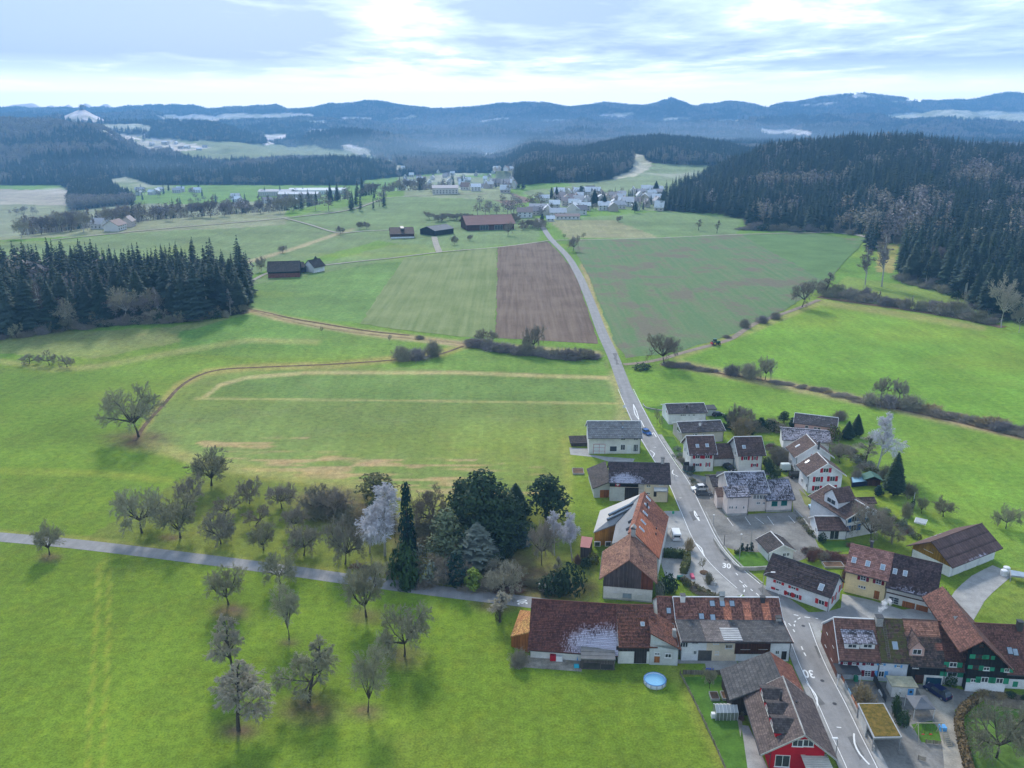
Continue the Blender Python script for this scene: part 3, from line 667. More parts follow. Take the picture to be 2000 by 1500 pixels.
def bproto(key, b, m): rr = sorted(math.hypot(v[0], v[1]) for v in b.v); PB[key] = (b.mesh('bush_'+key, m), max(v[2] for v in b.v), rr[int(len(rr)*.93)])
bproto('laurel', clump_crown(71, [(0, 0, 1.4, 2.2, 2.0, 1.7), (1.3, .5, 1.0, 1.4, 1.4, 1.2), (-1.4, -.3, 1.1, 1.5, 1.4, 1.3)], .32, 24), NEED['green'])
bproto('dark', clump_crown(72, [(0, 0, 1.2, 2.0, 1.8, 1.4), (-1.2, .5, .9, 1.3, 1.2, 1.0)], .3, 24), NEED['garden'])
bproto('frosted', clump_crown(73, [(0, 0, 1.4, 1.8, 1.8, 1.6), (1, .3, 1.0, 1.3, 1.2, 1.1)], .28, 16), NEED['silver'])
bproto('thicket', shrub_bare(74, 2.6, 3.0, 260, .035), TWIG['violet']); bproto('scrub', shrub_bare(75, 2.4, 2.2, 260, .035), TWIG['brown'])
bproto('pale', shrub_bare(76, 1.8, 2.2, 200, .028), TWIG['straw']); bproto('olive', shrub_bare(77, 2.4, 2.8, 260, .032), TWIG['olive'])
bproto('red', shrub_bare(78, 1.3, 1.4, 160, .028), TWIG['red']); bproto('moss', clump_crown(79, [(0, 0, .7, 1.4, 1.3, .9)], .25, 22), NEED['moss'])
bproto('grey', shrub_bare(80, 2.4, 3.2, 240, .034), TWIG['grey'])
def tree(key, x, y, h, w=None, label=None, name='bare_tree', cat='tree', group=None, rz=None, leanx=0.0):
    tm, cm, H0, R0 = PT[key]; s = h/H0; sx = (w/R0) if w else s
    o = thing(name, label, cat, (x, y, tz(x, y)), random.uniform(0, 6.28) if rz is None else rz, group); o.scale = (sx, sx, s); o.rotation_euler[1] = leanx
    meshobj('trunk', tm, o); meshobj('crown', cm, o); return o
def height_at(p, vtop):
    """height above the ground point p that shows at photo row vtop"""
    lo, hi = 0.0, 80.0
    for _ in range(30):
        m = (lo+hi)/2
        if proj(p.x, p.y, p.z+m)[1] > vtop: lo = m
        else: hi = m
    return lo
def ptree(key, u, v, vt, hw, label, name='bare_tree', cat='tree', group=None, **k):
    p = G(u, v); h = height_at(p, vt); f = p.y*CP+(CAM_H-p.z)*SP
    return tree(key, p.x, p.y, h, hw*f/FPX*1.05, label, name, cat, group, **k)
def bush(key, u, v, vt, hw, label, name='bush', cat='bush', group=None):
    me, H0, R0 = PB[key]; p = G(u, v); h = height_at(p, vt); f = p.y*CP+(CAM_H-p.z)*SP; w = hw*f/FPX
    o = meshobj(name, me); o.location = p; o.rotation_euler = (random.uniform(-.12, .12), random.uniform(-.12, .12), random.uniform(-.5, .5) if name == 'shrub' else random.uniform(0, 6.28)); sw = w/R0*1.05; q = random.uniform(.8, 1.6) if name == 'shrub' else 1; o.scale = (sw*q, sw*random.uniform(.7, 1), max(h*random.uniform(.85, 1.4), .4)/H0); return tag(o, label, cat, group)

OR = 'bare fruit trees of the orchard'
for a in [
 ('round_big', 271,853,745,58, 'largest bare tree, grey-green rounded crown, alone on a worn knoll in the meadow'),
 ('orchard_c', 413,948,873,40, 'tall fruit tree with fan-shaped crown at the far corner of the orchard'),
 ('orchard_a', 278,1041,945,50, 'grey-green lichened fruit tree, leftmost in the orchard'),
 ('orchard_c', 353,1050,962,40, 'dark fruit tree with one long low limb reaching left in the orchard'),
 ('orchard_b', 372,987,932,31, 'bare brown fruit tree behind the one with the long low limb'),
 ('flat_old', 439,1008,962,28, 'small dark flat-topped fruit tree in the middle of the orchard grass'),
 ('orchard_d', 432,1062,996,34, 'pale bushy fruit tree near the lane in the orchard'),
 ('orchard_b', 487,984,934,26, 'slender brown fruit tree in the back orchard row, left of the round one'),
 ('orchard_b', 551,993,938,33, 'round dark fruit tree in the back row of the orchard'),
 ('flat_old', 500,1028,983,30, 'low spreading fruit tree in the middle row of the orchard'),
 ('orchard_c', 515,1074,1020,27, 'small olive fruit tree in the front row of the orchard'),
 ('orchard_b', 576,1038,982,26, 'dark narrow fruit tree between the middle and front rows of the orchard'),
 ('orchard_d', 593,1085,1018,34, 'pale olive fruit tree in the front row of the orchard, right of the small one'),
 ('orchard_d', 621,1003,945,30, 'grey bare tree at the left edge of the brown thicket'),
 ('orchard_b', 652,1012,946,32, 'brown bare tree inside the thicket behind the orchard'),
 ('orchard_d', 674,1102,1002,36, 'pale bare tree standing just left of the white birch'),
 ('orchard_c', 97,1084,1022,28, 'small bare tree leaning over the lane at the left edge'),
 ('orchard_c', 447,1181,1098,34, 'dark old fruit tree with crooked side limbs just below the lane'),
 ('orchard_a', 548,1142,1078,34, 'bare tree whose crown overlaps the lane above the tall vase-shaped one'),
 ('vase', 565,1250,1126,32, 'tall vase-shaped bare tree with upright limbs in the lower meadow'),
 ('orchard_c', 716,1205,1086,40, 'old bare fruit tree beside the lane with crown spreading over it'),
 ('orchard_a', 790,1282,1182,52, 'wide grey-green fruit tree leaning right in the lower meadow'),
 ('weeping_a', 466,1427,1285,58, 'tallest frosty grey weeping tree at the front of the lower meadow'),
 ('weeping_a', 456,1322,1200,36, 'grey weeping tree right behind the tallest weeping one'),
 ('weeping_b', 602,1372,1262,60, 'broad drooping olive-grey tree with a dark trunk in the lower meadow'),
 ('vase', 718,1391,1238,36, 'slim pale grey tree with drooping twigs in the lower meadow'),
 ('flat_old', 57,711,687,19, 'small flat-topped tree, first of three in a row on the hill meadow'),
 ('flat_old', 97,713,684,19, 'small flat-topped tree, middle one of three in a row on the hill meadow'),
 ('flat_old', 131,717,690,17, 'small flat-topped tree, last of three in a row on the hill meadow'),
 ('birch', 752,1085,936,42, 'tall frosted white birch in the overgrown plot'),
 ('birch', 722,1080,985,28, 'shorter frosted white birch beside the tall one'),
 ('ivy_tree', 737,975,924,36, 'ivy-covered tree behind the white birch', 'ivy_tree'),
 ('orchard_b', 840,1035,955,42, 'round brown bare tree between the birch and the dark cedar'),
 ('orchard_b', 1058,1104,1002,28, 'bare garden tree on the small lawn left of the pale birches'),
 ('birch', 1083,1085,1000,22, 'slender pale birch, left one of the pair by the red shed'),
 ('birch', 1118,1096,1000,24, 'slender pale birch, right one of the pair by the red shed'),
 ('grey2', 985,1165,1095,34, 'bare silvery tree by the lane below the cedar'),
 ('slim', 976,1215,1150,22, 'thin bare tree on the verge left of the long barn'),
 ('round_dark', 1298,712,643,32, 'large dark bare tree at the turning of the dirt track'),
 ('round_dark', 1566,600,540,22, 'dark bare tree where the dirt track meets the hedge'),
 ('slim', 1612,578,530,14, 'thin bare tree at the corner of the wood-edge pasture'),
 ('orchard_b', 1040,690,628,20, 'rusty brown bare tree in the hedge below the ploughed field'),
 ('birch', 1712,918,806,30, 'tall white weeping birch standing behind the garden'),
 ('slim', 1690,905,850,20, 'thin grey tree beside the tall white birch'),
 ('round_dark', 1704,1062,975,38, 'large bare tree in front of the house with blue shutters'),
 ('orchard_b', 1741,1060,1020,24, 'low bare tree right of the large tree by the blue-shuttered house'),
 ('orchard_c', 1842,1009,975,22, 'spreading small tree on the meadow above the mustard garage'),
 ('orchard_a', 1964,1032,986,24, 'lone pale tree on the meadow at the right edge'),
 ('orchard_c', 1800,1003,968,11, 'small pollarded tree by the greenhouse'),
 ('sapling', 1769,982,962,8, 'young tree near the flag pole'),
 ('orchard_a', 1945,1480,1378,58, 'big bare garden tree inside the hedge at the lower right'),
 ('round_dark', 1641,905,862,24, 'gnarled bare tree in the garden behind the two gabled houses'),
 ('orchard_b', 1430,838,792,13, 'dark bare tree at the back of the gardens, left of the rounder one'),
 ('orchard_b', 1452,836,786,20, 'rounder bare tree at the back of the gardens'),
 ('orchard_b', 1448,848,812,20, 'pale round bare tree above the clipped hedge'),
 ('sapling', 1283,832,796,9, 'small rusty garden tree by the first white house'),
 ('sapling', 1289,836,810,8, 'smaller garden tree in front of the first white house'),
 ('sapling', 1375,1117,1088,10, 'young street tree in a round bed on the paved square'),
 ('round_dark', 1119,491,458,11, 'round dark tree beside the road at the field corner'),
 ('sapling', 1103,467,456,6, 'small tree at the track junction, left of the road'),
 ('sapling', 1141,467,453,7, 'small tree at the track junction, right of the road'),
 ('orchard_b', 1209,434,420,6, 'small round tree on the pasture below the village'),
 ('slim', 1364,450,428,6, 'thin tree on the hillside pasture, left one'),
 ('slim', 1400,456,430,5, 'thin tree on the hillside pasture, right one'),
 ('orchard_b', 888,478,458,8, 'bare tree in the meadow right of the farm track'),
 ('orchard_b', 918,470,457,6, 'small bare tree in front of the long barn'),
 ('round_dark', 992,460,432,9, 'bare tree standing before the right end of the long barn'),
 ('round_dark', 510,530,500,11, 'bare tree at the left end of the dark field barn'),
 ('orchard_b', 552,494,478,9, 'small dark tree on the grassy ditch bank'),
 ('orchard_b', 665,457,440,9, 'dark tree where the gravel paths meet'),
 ('orchard_b', 703,448,430,8, 'twin-crowned small tree on the far meadow, left'),
 ('orchard_b', 716,447,431,7, 'twin-crowned small tree on the far meadow, right'),
 ('sapling', 630,652,636,6, 'small sapling on the grassy slope below the ditch'),
 ('sapling', 762,668,652,6, 'small tree beside the stream, left of the thicket'),
 ('orchard_d', 940,668,640,12, 'grey tree in the stream hedge, left of the rusty one'),
 ('orchard_d', 962,668,642,10, 'grey tree in the stream hedge, beside the rusty one'),
 ('orchard_d', 1494,742,690,17, 'tall rounded tree at the end of the stream thicket'),
 ('orchard_d', 1722,775,732,15, 'pale tree rising from the long bush, left one'),
 ('orchard_d', 1756,778,738,17, 'pale tree rising from the long bush, right one'),
 ('wood_frost', 1955,640,535,30, 'large pale leafless tree at the front of the right-hand wood'),
 ('wood_slim', 1722,560,448,16, 'tall thin white-stemmed tree at the wood corner'),
 ('wood_slim', 1690,556,480,13, 'thin grey tree at the wood corner beside the tall one'),
 ('wood_frost', 1990,650,590,18, 'pale bush-like tree at the right edge of the wood'),
 ('orchard_c', 1386,1345,1300,12, 'small leafless tree beside the pale terrace'),
]:
    key = a[0]; nm = a[6] if len(a) > 6 else 'bare_tree'
    if key == 'grey2': key = 'orchard_d'
    ptree(key, *a[1:5], a[5], nm)
for a in [
 ('cypress', 797,1095,938,16, 'dark slim spruce right behind the white birch'),
 ('garden_pine', 733,1040,975,18, 'dark rounded conifer behind the shorter birch'),
 ('light_pine', 873,1090,990,36, 'light green pine left of the big cedar'),
 ('silver_spruce', 932,1098,1018,34, 'silvery frosted spruce in front of the big cedar'),
 ('cedar', 945,1062,912,62, 'biggest dark conifer of the overgrown plot'),
 ('cedar', 990,1062,960,42, 'dark conifer mass right of the biggest one'),
 ('garden_pine', 900,1010,938,26, 'grey-green conifer behind and left of the biggest one'),
 ('fir', 1007,1015,943,24, 'narrow dark spruce with frosted tips right of the biggest conifer'),
 ('garden_pine', 1068,1015,927,38, 'broad dark pine standing above the pale birches'),
 ('blue_spruce', 1010,1062,1012,22, 'blue spruce on the edge of the small lawn'),
 ('cypress', 893,1144,1076,23, 'dark green clipped cypress by the lane'),
 ('thuja', 924,1150,1108,17, 'yellow-green thuja next to the dark cypress'),
 ('fir', 1744,968,882,18, 'tall dark fir in the garden with bare lower trunk'),
 ('fir', 1655,858,822,11, 'left one of two dark spruces behind the gardens'),
 ('fir', 1672,852,808,11, 'right one of two dark spruces behind the gardens'),
 ('cypress', 1715,968,948,9, 'rounded dark yew on the lawn'),
 ('garden_pine', 1531,825,803,10, 'dark round-headed conifer left of the pink house'),
 ('cypress', 1548,835,815,8, 'small dark cypress beside the pink house'),
 ('cypress', 1486,838,815,9, 'small dark cypress in the garden hedge line'),
 ('topiary', 1449,1076,1060,5, 'small clipped cone at the lawn edge, left one of three'),
 ('topiary', 1459,1076,1062,4, 'small clipped cone at the lawn edge, middle one of three'),
 ('topiary', 1467,1076,1058,5, 'small clipped cone at the lawn edge, right one of three'),
 ('garden_pine', 1240,416,392,6, 'dark conifer among the houses of the middle village'),
 ('fir', 1161,402,368,8, 'tall dark spruce among the village houses, left of the pair'),
 ('fir', 1180,410,378,7, 'dark spruce among the village houses, right of the pair'),
 ('fir', 1281,378,353,7, 'tall spruce at the right end of the middle village'),
 ('fir', 1087,392,363,5, 'dark spruce at the near end of the middle village'),
 ('fir', 1077,391,365,4, 'slim dark spruce next to the one at the near end of the village'),
 ('garden_pine', 1135,386,362,6, 'dark pine above the village roofs'),
 ('fir', 617,512,500,5, 'dark fir beside the white farmhouse'),
 ('cypress', 1059,430,417,4, 'dark conifer at the head of the road'),
]: ptree(*a[:5], a[5], 'conifer_tree')
for a in [
 ('laurel', 786,1138,1068,34, 'large dark laurel bush beside the lane'),
 ('frosted', 838,1140,1086,24, 'frost-tipped bush between the laurel and the cypress'),
 ('frosted', 820,1090,1056,20, 'pale grey-green bush left of the light green pine'),
 ('laurel', 800,1150,1110,18, 'lower part-hidden laurel bush at the fence of the lane'),
 ('dark', 968,1110,1080,22, 'dark bush below the silvery spruce'),
 ('grey', 965,1125,1088,16, 'grey twiggy bush in front of the silvery spruce'),
 ('dark', 990,1090,1062,16, 'dark bush at the left edge of the small lawn'),
 ('dark', 1085,1158,1118,26, 'left half of the dark spreading juniper by the old barn'),
 ('dark', 1115,1162,1116,30, 'right half of the dark spreading juniper by the old barn'),
 ('red', 1128,1100,1078,10, 'small brown bush below the pale birches'),
 ('moss', 1160,1100,1078,14, 'yellow-green bush against the old barn'),
 ('dark', 1144,1108,1092,12, 'dark bush under the right pale birch'),
 ('dark', 1302,1158,1112,17, 'grey-green conifer bush at the right corner of the old barn'),
 ('frosted', 1290,1170,1135,11, 'pale green bush against the wall of the old barn'),
 ('scrub', 1012,1300,1262,17, 'brown tangled creeper bush at the left end of the long barn'),
 ('moss', 975,1212,1190,9, 'ivy-covered stump bush left of the long barn'),
 ('olive', 1385,1140,1120,8, 'scrubby bush at the edge of the square'),
 ('pale', 1345,1075,1050,9, 'dry ornamental grass clump in the kerb bed'),
 ('pale', 1685,1375,1338,22, 'straw-coloured leafless bush in the front garden'),
 ('pale', 1449,850,815,20, 'pale round leafless bush behind the clipped hedge'),
 ('laurel', 1751,1400,1362,11, 'dark evergreen bush beside the grey tent'),
 ('laurel', 1762,1418,1385,12, 'glossy evergreen bush left of the grey tent'),
 ('laurel', 1858,1338,1316,12, 'green bush between the garage and the chalet'),
 ('moss', 1905,1322,1302,13, 'mossy dry creeper on the chalet front'),
 ('laurel', 1838,1200,1152,11, 'dark evergreen bush at the corner of the yellow house'),
 ('laurel', 1834,1208,1180,10, 'lower evergreen bush at the corner of the yellow house'),
 ('dark', 1606,1060,1044,8, 'clipped dark hedge block by the white annex'),
 ('red', 1585,1095,1070,12, 'reddish leafless bush on the bank'),
 ('red', 1663,1070,1058,10, 'russet bush on the garden bank'),
 ('red', 1650,1130,1105,8, 'reddish leafless bush below the garden beds'),
 ('scrub', 1546,905,882,9, 'reddish-brown bush at the corner of the gabled house'),
 ('dark', 1500,925,905,8, 'dark hedge bush right of the second red-shuttered house'),
 ('dark', 1508,950,922,9, 'dark hedge bush along the lane of the gabled houses'),
 ('scrub', 1520,905,872,16, 'brown garden shrub between the house rows'),
 ('olive', 1770,1010,985,11, 'olive shrub near the topiary row'),
 ('frosted', 1763,1030,1005,9, 'cream flowering shrub along the garden path'),
 ('red', 1768,1004,988,6, 'round red-brown shrub on the garden path'),
 ('dark', 1780,995,976,6, 'dark shrub at the top of the garden path'),
 ('olive', 1730,940,905,14, 'olive bush behind the trampoline by the green shed'),
 ('scrub', 1670,940,912,12, 'brown bush behind the green shed'),
 ('olive', 1775,965,935,16, 'grey-olive bush right of the tall fir'),
 ('scrub', 1640,820,800,14, 'olive bush right of the pink house'),
 ('moss', 1630,860,838,13, 'green bush in front of the pink house wall'),
 ('scrub', 1470,840,815,18, 'brown bush between the conifers at the garden edge'),
 ('scrub', 1505,835,812,14, 'brown bush left of the dark round conifer'),
 ('dark', 1252,722,708,17, 'low dark bush where the track leaves the road'),
 ('grey', 787,704,677,20, 'rounded grey thicket, left half, in the meadow corner'),
 ('thicket', 815,702,670,22, 'rounded grey thicket, middle, in the meadow corner'),
 ('grey', 846,696,668,18, 'rounded grey thicket, right end, in the meadow corner'),
 ('scrub', 820,662,652,9, 'small dark bush on the ditch bank'),
 ('grey', 1700,790,762,20, 'left part of the long dark bush on the stream'),
 ('thicket', 1735,795,765,26, 'middle part of the long dark bush on the stream'),
 ('grey', 1778,800,770,24, 'right part of the long dark bush on the stream'),
 ('thicket', 1430,733,712,18, 'low scrub at the left end of the stream thicket'),
 ('grey', 1462,738,706,20, 'grey scrub in the middle of the stream thicket'),
 ('scrub', 1455,640,622,10, 'small bush beside the dirt track near the tractor'),
 ('scrub', 1420,660,652,9, 'dry bush just behind the tractor'),
 ('thicket', 1490,630,610,16, 'brown thicket along the dirt track'),
 ('scrub', 1515,622,606,14, 'brown scrub along the dirt track, further up'),
 ('scrub', 1180,965,950,7, 'leafless shrub below the flag barn'),
]: bush(*a[:5], a[5])
def strip_bushes(line, n, jit, hv, keys, label, group, hw=(8, 14)):
    n = int(n*1.5); hw = (hw[0], hw[1]*1.45)
    for i in range(n):
        t = (i+random.random())/n*(len(line)-1); k = min(int(t), len(line)-2); f = t-k
        u = line[k][0]*(1-f)+line[k+1][0]*f + random.uniform(-3, 3); v = line[k][1]*(1-f)+line[k+1][1]*f + random.uniform(-jit, jit)
        if hv[1] >= 20 and random.random() < .22:
            q = G(u, v); tree(random.choice(['orchard_b', 'orchard_c', 'slim', 'sapling']), q.x, q.y, random.uniform(4, 8), None, 'small bare tree growing out of the '+group, 'bare_tree', 'tree', 'small trees in the '+group); continue
        bush(random.choice(keys), u, v, v-random.triangular(hv[0], hv[1]*1.15, hv[0]), random.uniform(*hw), label, 'shrub', 'shrub', group)
strip_bushes([(915,672),(960,682),(1040,694),(1100,700),(1168,702)], 26, 2, (10, 24), ['thicket','scrub','thicket','grey'], 'leafless shrub in the hedge along the stream below the ploughed field', 'stream hedge shrubs below the ploughed field')
strip_bushes([(1600,572),(1650,580),(1720,592),(1800,605),(1870,618),(1940,632)], 30, 4, (12, 30), ['thicket','grey','scrub','olive'], 'leafless shrub in the hedge between the pasture and the wood', 'hedge shrubs by the right-hand wood')
strip_bushes([(1296,712),(1340,718),(1400,728)], 10, 2, (5, 12), ['scrub','thicket'], 'low scrub on the ditch bank by the dark bare tree', 'ditch bank scrub', (6, 10))
strip_bushes([(1510,745),(1640,772),(1700,790)], 12, 2, (4, 8), ['scrub','pale','scrub'], 'dry reeds on the stream bank between the thickets', 'stream bank reeds', (6, 10))
strip_bushes([(1800,802),(1900,826),(2000,848),(2060,862)], 18, 3, (8, 18), ['scrub','thicket','pale'], 'brown bank shrub along the stream at the right edge', 'stream bank shrubs at the right edge', (9, 15))
strip_bushes([(610,1000),(680,1012),(760,1050),(860,1060)], 7, 12, (22, 40), ['olive','scrub','pale'], 'leafless brown shrub in the thicket of the overgrown plot', 'thicket shrubs in the overgrown plot', (14, 22))
strip_bushes([(690,1115),(850,1140),(960,1150),(1100,1140)], 16, 10, (10, 22), ['olive','scrub','red'], 'low brown undergrowth shrub near the lane', 'undergrowth along the lane', (10, 16))
strip_bushes([(1322,880),(1335,905),(1350,935),(1362,955)], 8, 2, (6, 9), ['frosted','moss','grey'], 'small garden shrub on the rubble bank beside the road', 'roadside garden shrubs', (4, 7))
strip_bushes([(1335,1140),(1370,1158),(1402,1172)], 7, 2, (6, 10), ['scrub','moss','olive'], 'low shrub at the edge of the square behind the row houses', 'shrubs at the edge of the square', (6, 9))
strip_bushes([(1560,1015),(1580,1035),(1592,1052)], 5, 1, (5, 8), ['moss','grey','dark'], 'small shrub along the parking wall', 'shrubs along the parking wall', (4, 6))
strip_bushes([(1440,832),(1480,838),(1530,842)], 14, 5, (8, 18), ['olive','scrub','moss','dark'], 'garden shrub at the back of the village beside the conifers', 'garden shrubs at the village edge', (7, 12))
strip_bushes([(1498,870),(1530,895),(1545,915)], 12, 8, (5, 12), ['scrub','red','olive','moss'], 'garden shrub between the right crimson-shuttered house and the gabled pair', 'garden shrubs between the house rows', (5, 9))
strip_bushes([(1640,870),(1665,890),(1690,915),(1720,935)], 12, 8, (6, 14), ['olive','moss','scrub','frosted'], 'garden shrub behind the gabled pair', 'garden shrubs behind the gabled pair', (6, 10))
strip_bushes([(1725,1005),(1760,1030),(1790,1050)], 8, 5, (5, 10), ['moss','olive','frosted','red'], 'small shrub in the garden of the blue-shuttered house', 'garden shrubs by the blue-shuttered house', (4, 8))
strip_bushes([(1915,1350),(1950,1356),(2000,1362)], 9, 4, (4, 9), ['scrub','moss','dark','pale'], 'small shrub in the bed below the chalet', 'shrubs in the chalet bed', (5, 9))
strip_bushes([(1440,1330),(1446,1370),(1450,1410)], 6, 3, (5, 9), ['scrub','olive','red'], 'small shrub along the garden path beside the crimson house', 'shrubs along the garden path', (4, 7))
strip_bushes([(1570,1075),(1600,1088),(1650,1092)], 9, 4, (6, 14), ['red','scrub','red'], 'russet shrub on the bank below the parking lot', 'russet bank shrubs', (7, 12))

strip_bushes([(0,664),(120,645),(250,632),(350,630),(480,614)], 26, 2, (8, 26), ['thicket','scrub','grey','dark'], 'low shrub at the front edge of the left wood', 'fringe of the left wood', (8, 14))
strip_bushes([(1450,448),(1560,452),(1690,458)], 16, 1, (4, 20), ['thicket','scrub','dark'], 'low shrub at the foot of the wooded hill beside the field track', 'fringe of the wooded hill', (5, 9))
strip_bushes([(1756,548),(1860,574),(1960,628)], 16, 2, (6, 24), ['thicket','grey','dark'], 'low shrub at the edge of the right-hand wood above the pasture', 'fringe of the right-hand wood', (7, 12))
# ---- woods: the nearest trees one by one, the mass behind as one planting
def scatter(n, x0, x1, y0, y1, dens_y=False):
    y = np.sqrt(rng.uniform(y0**2, y1**2, n)); t = rng.uniform(x0, x1, n); return t*y, y
def in_woods(x, y):
    z = terr(x, y); u, v = proj(x, y, z); return forest_mask(x, y, z, u, v), u, v, z
def thin(x, y, d):
    """keep points no closer than d metres"""
    g = {}; keep = []
    for i in range(len(x)):
        c = (int(x[i]//d), int(y[i]//d)); ok = True
        for a in (-1, 0, 1):
            for b in (-1, 0, 1):
                for j in g.get((c[0]+a, c[1]+b), ()):
                    if (x[i]-x[j])**2+(y[i]-y[j])**2 < d*d: ok = False; break
        if ok: g.setdefault(c, []).append(i); keep.append(i)
    return np.array(keep)
def decid_prob(x, y, u, v):
    p = 0.05 + 0.8*sst((fbm(x/75+31, y/75, 3)-0.56)*10)
    p = np.where(y < 600, np.where((u > 225) & (u < 345) & (v > 612), 0.85, np.where((u < 200) & (v > 600), 0.22, 0.06)), p)
    p = np.where((u > 1690) & (u < 1850) & (v > 400) & (v < 470), 0.6, p)
    return p
PLANT = {'x': [], 'y': [], 'z': [], 's': [], 'k': [], 'w': []}
FK = ['far_spruce_a', 'far_spruce_b', 'far_spruce_c', 'far_bare_a', 'far_bare_b']
def mass(x, y, z, s, w, k):
    for a, b in zip(('x', 'y', 'z', 's', 'w', 'k'), (x, y, z, s, w, k)): PLANT[a].append(np.asarray(b, float))
def plant_wood(x, y, nind, labels, groups, hs):
    m, u, v, z = in_woods(x, y); x, y, z, u, v = x[m], y[m], z[m], u[m], v[m]
    pd = decid_prob(x, y, u, v); dec = rng.random(len(x)) < pd
    order = np.argsort(y - 0.0*x); vis = (u > -60) & (u < 2060); order = [i for i in order if vis[i]]
    ind = set(); nc = nd_ = 0
    for i in order:
        if dec[i] and nd_ < 28: ind.add(i); nd_ += 1
        elif not dec[i] and nc < nind: ind.add(i); nc += 1
        if nc >= nind: break
    KD = {'spruce_a': 'full dark conifer', 'spruce_b': 'broad dark conifer', 'spruce_c': 'slim dark conifer with bare lower trunk', 'pine': 'pale-trunked pine', 'wood_brown': 'violet-brown leafless tree', 'wood_frost': 'pale leafless tree', 'wood_slim': 'slender white-stemmed leafless tree'}
    uq = np.quantile(u, [.2, .4, .6, .8]); PL = ['at the left end', 'left of the middle', 'in the middle', 'right of the middle', 'at the right end']
    for i in range(len(x)):
        h = hs*rng.uniform(.66, 1.18); pl = PL[int(np.searchsorted(uq, u[i]))]
        if dec[i]: h *= 0.78
        if i in ind:
            if dec[i]: kk = random.choice(['wood_brown', 'wood_frost', 'wood_slim', 'wood_brown']); tree(kk, x[i], y[i], h, None, '%s %s of %s' % (KD[kk], pl, labels[1]), 'bare_tree', 'tree', groups[1])
            else: kk = random.choice(['spruce_a', 'spruce_b', 'spruce_c', 'spruce_a', 'pine']); tree(kk, x[i], y[i], h, h/26*random.uniform(3.2, 5.6), '%s %s of %s' % (KD[kk], pl, labels[0]), 'conifer_tree', 'tree', groups[0])
    r = np.array([i not in ind for i in range(len(x))]); n = r.sum(); h = hs*rng.uniform(.62, 1.15, n)*np.where(dec[r], .85, 1)*(.72+.62*fbm(x[r]/45, y[r]/45, 3))
    mass(x[r], y[r], z[r], h, h*rng.uniform(.85, 1.55, n), np.where(dec[r], rng.integers(3, 5, n), rng.integers(0, 3, n)))
def cell_points(x0, x1, y0, y1, d):
    n = int((x1-x0)*(y1-y0)/(d*d)*2.2); x = rng.uniform(x0, x1, n); y = rng.uniform(y0, y1, n); k = thin(x, y, d); return x[k], y[k]
x, y = cell_points(-420, -110, 388, 545, 4.8)
plant_wood(x, y, 125, ('the dense left wood', 'the dense left wood'), ('conifers of the left wood', 'leafless trees of the left wood'), 25)
x, y = cell_points(120, 1000, 390, 1700, 6.3); k = np.abs(x/y-0.42) < 0.34
plant_wood(x[k], y[k], 125, ('the right-hand wood edge', 'the right-hand wood edge'), ('conifers of the right-hand wood', 'leafless trees of the right-hand wood'), 25)
def far_wood(n, t0, t1, y0, y1, hs, pdec, wmul=1.3):
    x, y = scatter(n, t0, t1, y0, y1); m, u, v, z = in_woods(x, y); m &= (u > -80) & (u < 2080); x, y, z, u, v = x[m], y[m], z[m], u[m], v[m]
    dec = rng.random(len(x)) < np.where(fbm(x/260, y/300, 3) > 0.5, pdec*2.1, pdec*0.3); n = len(x); h = hs*rng.uniform(.7, 1.15, n)*np.where(dec, .8, 1)
    mass(x, y, z, h, h*wmul*rng.uniform(.85, 1.2, n), np.where(dec, rng.integers(3, 5, n), rng.integers(0, 3, n)))
far_wood(16000, -0.02, 0.40, 1300, 2400, 24, .25)
far_wood(9000, -0.56, -0.40, 1300, 1960, 20, .5)
far_wood(60000, -0.66, 0.62, 1950, 3600, 24, .45, 1.5)
far_wood(120000, -0.66, 0.66, 3600, 7300, 26, .35, 2.1)
def conifer_unit(sd, i):
    tb, cb = conifer(sd, H=26.0, Rm=4.0+.5*i, base=.1, whorls=17, per=7, droop=.4, ragged=.5, frond=.95); cb.v = [(x/26, y/26, z/26) for x, y, z in cb.v]; return tb, cb
def far_proto():
    out = []
    for i, sd in enumerate((81, 82, 83)):
        tb, cb = conifer_unit(sd, i); b = MB()
        # thin the leaf faces relative to a tree one unit tall
        b.v = cb.v; b.f = cb.f; b.mi = cb.mi; out.append(b.mesh(FK[i], NEED['dark']))
    for i, (sd, mm) in enumerate(((84, TWIG['violet']), (85, TWIG['brown']))):
        b = clump_crown(sd, [(0, 0, .62, .22, .22, .34), (.12, .05, .5, .15, .15, .22), (-.1, -.08, .52, .16, .16, .24)], .055, 7, 1.2); b.tube([(0, 0, -.02), (0, 0, .6)], [.022, .01], 3, cap=False); out.append(b.mesh(FK[3+i], mm))
    return out
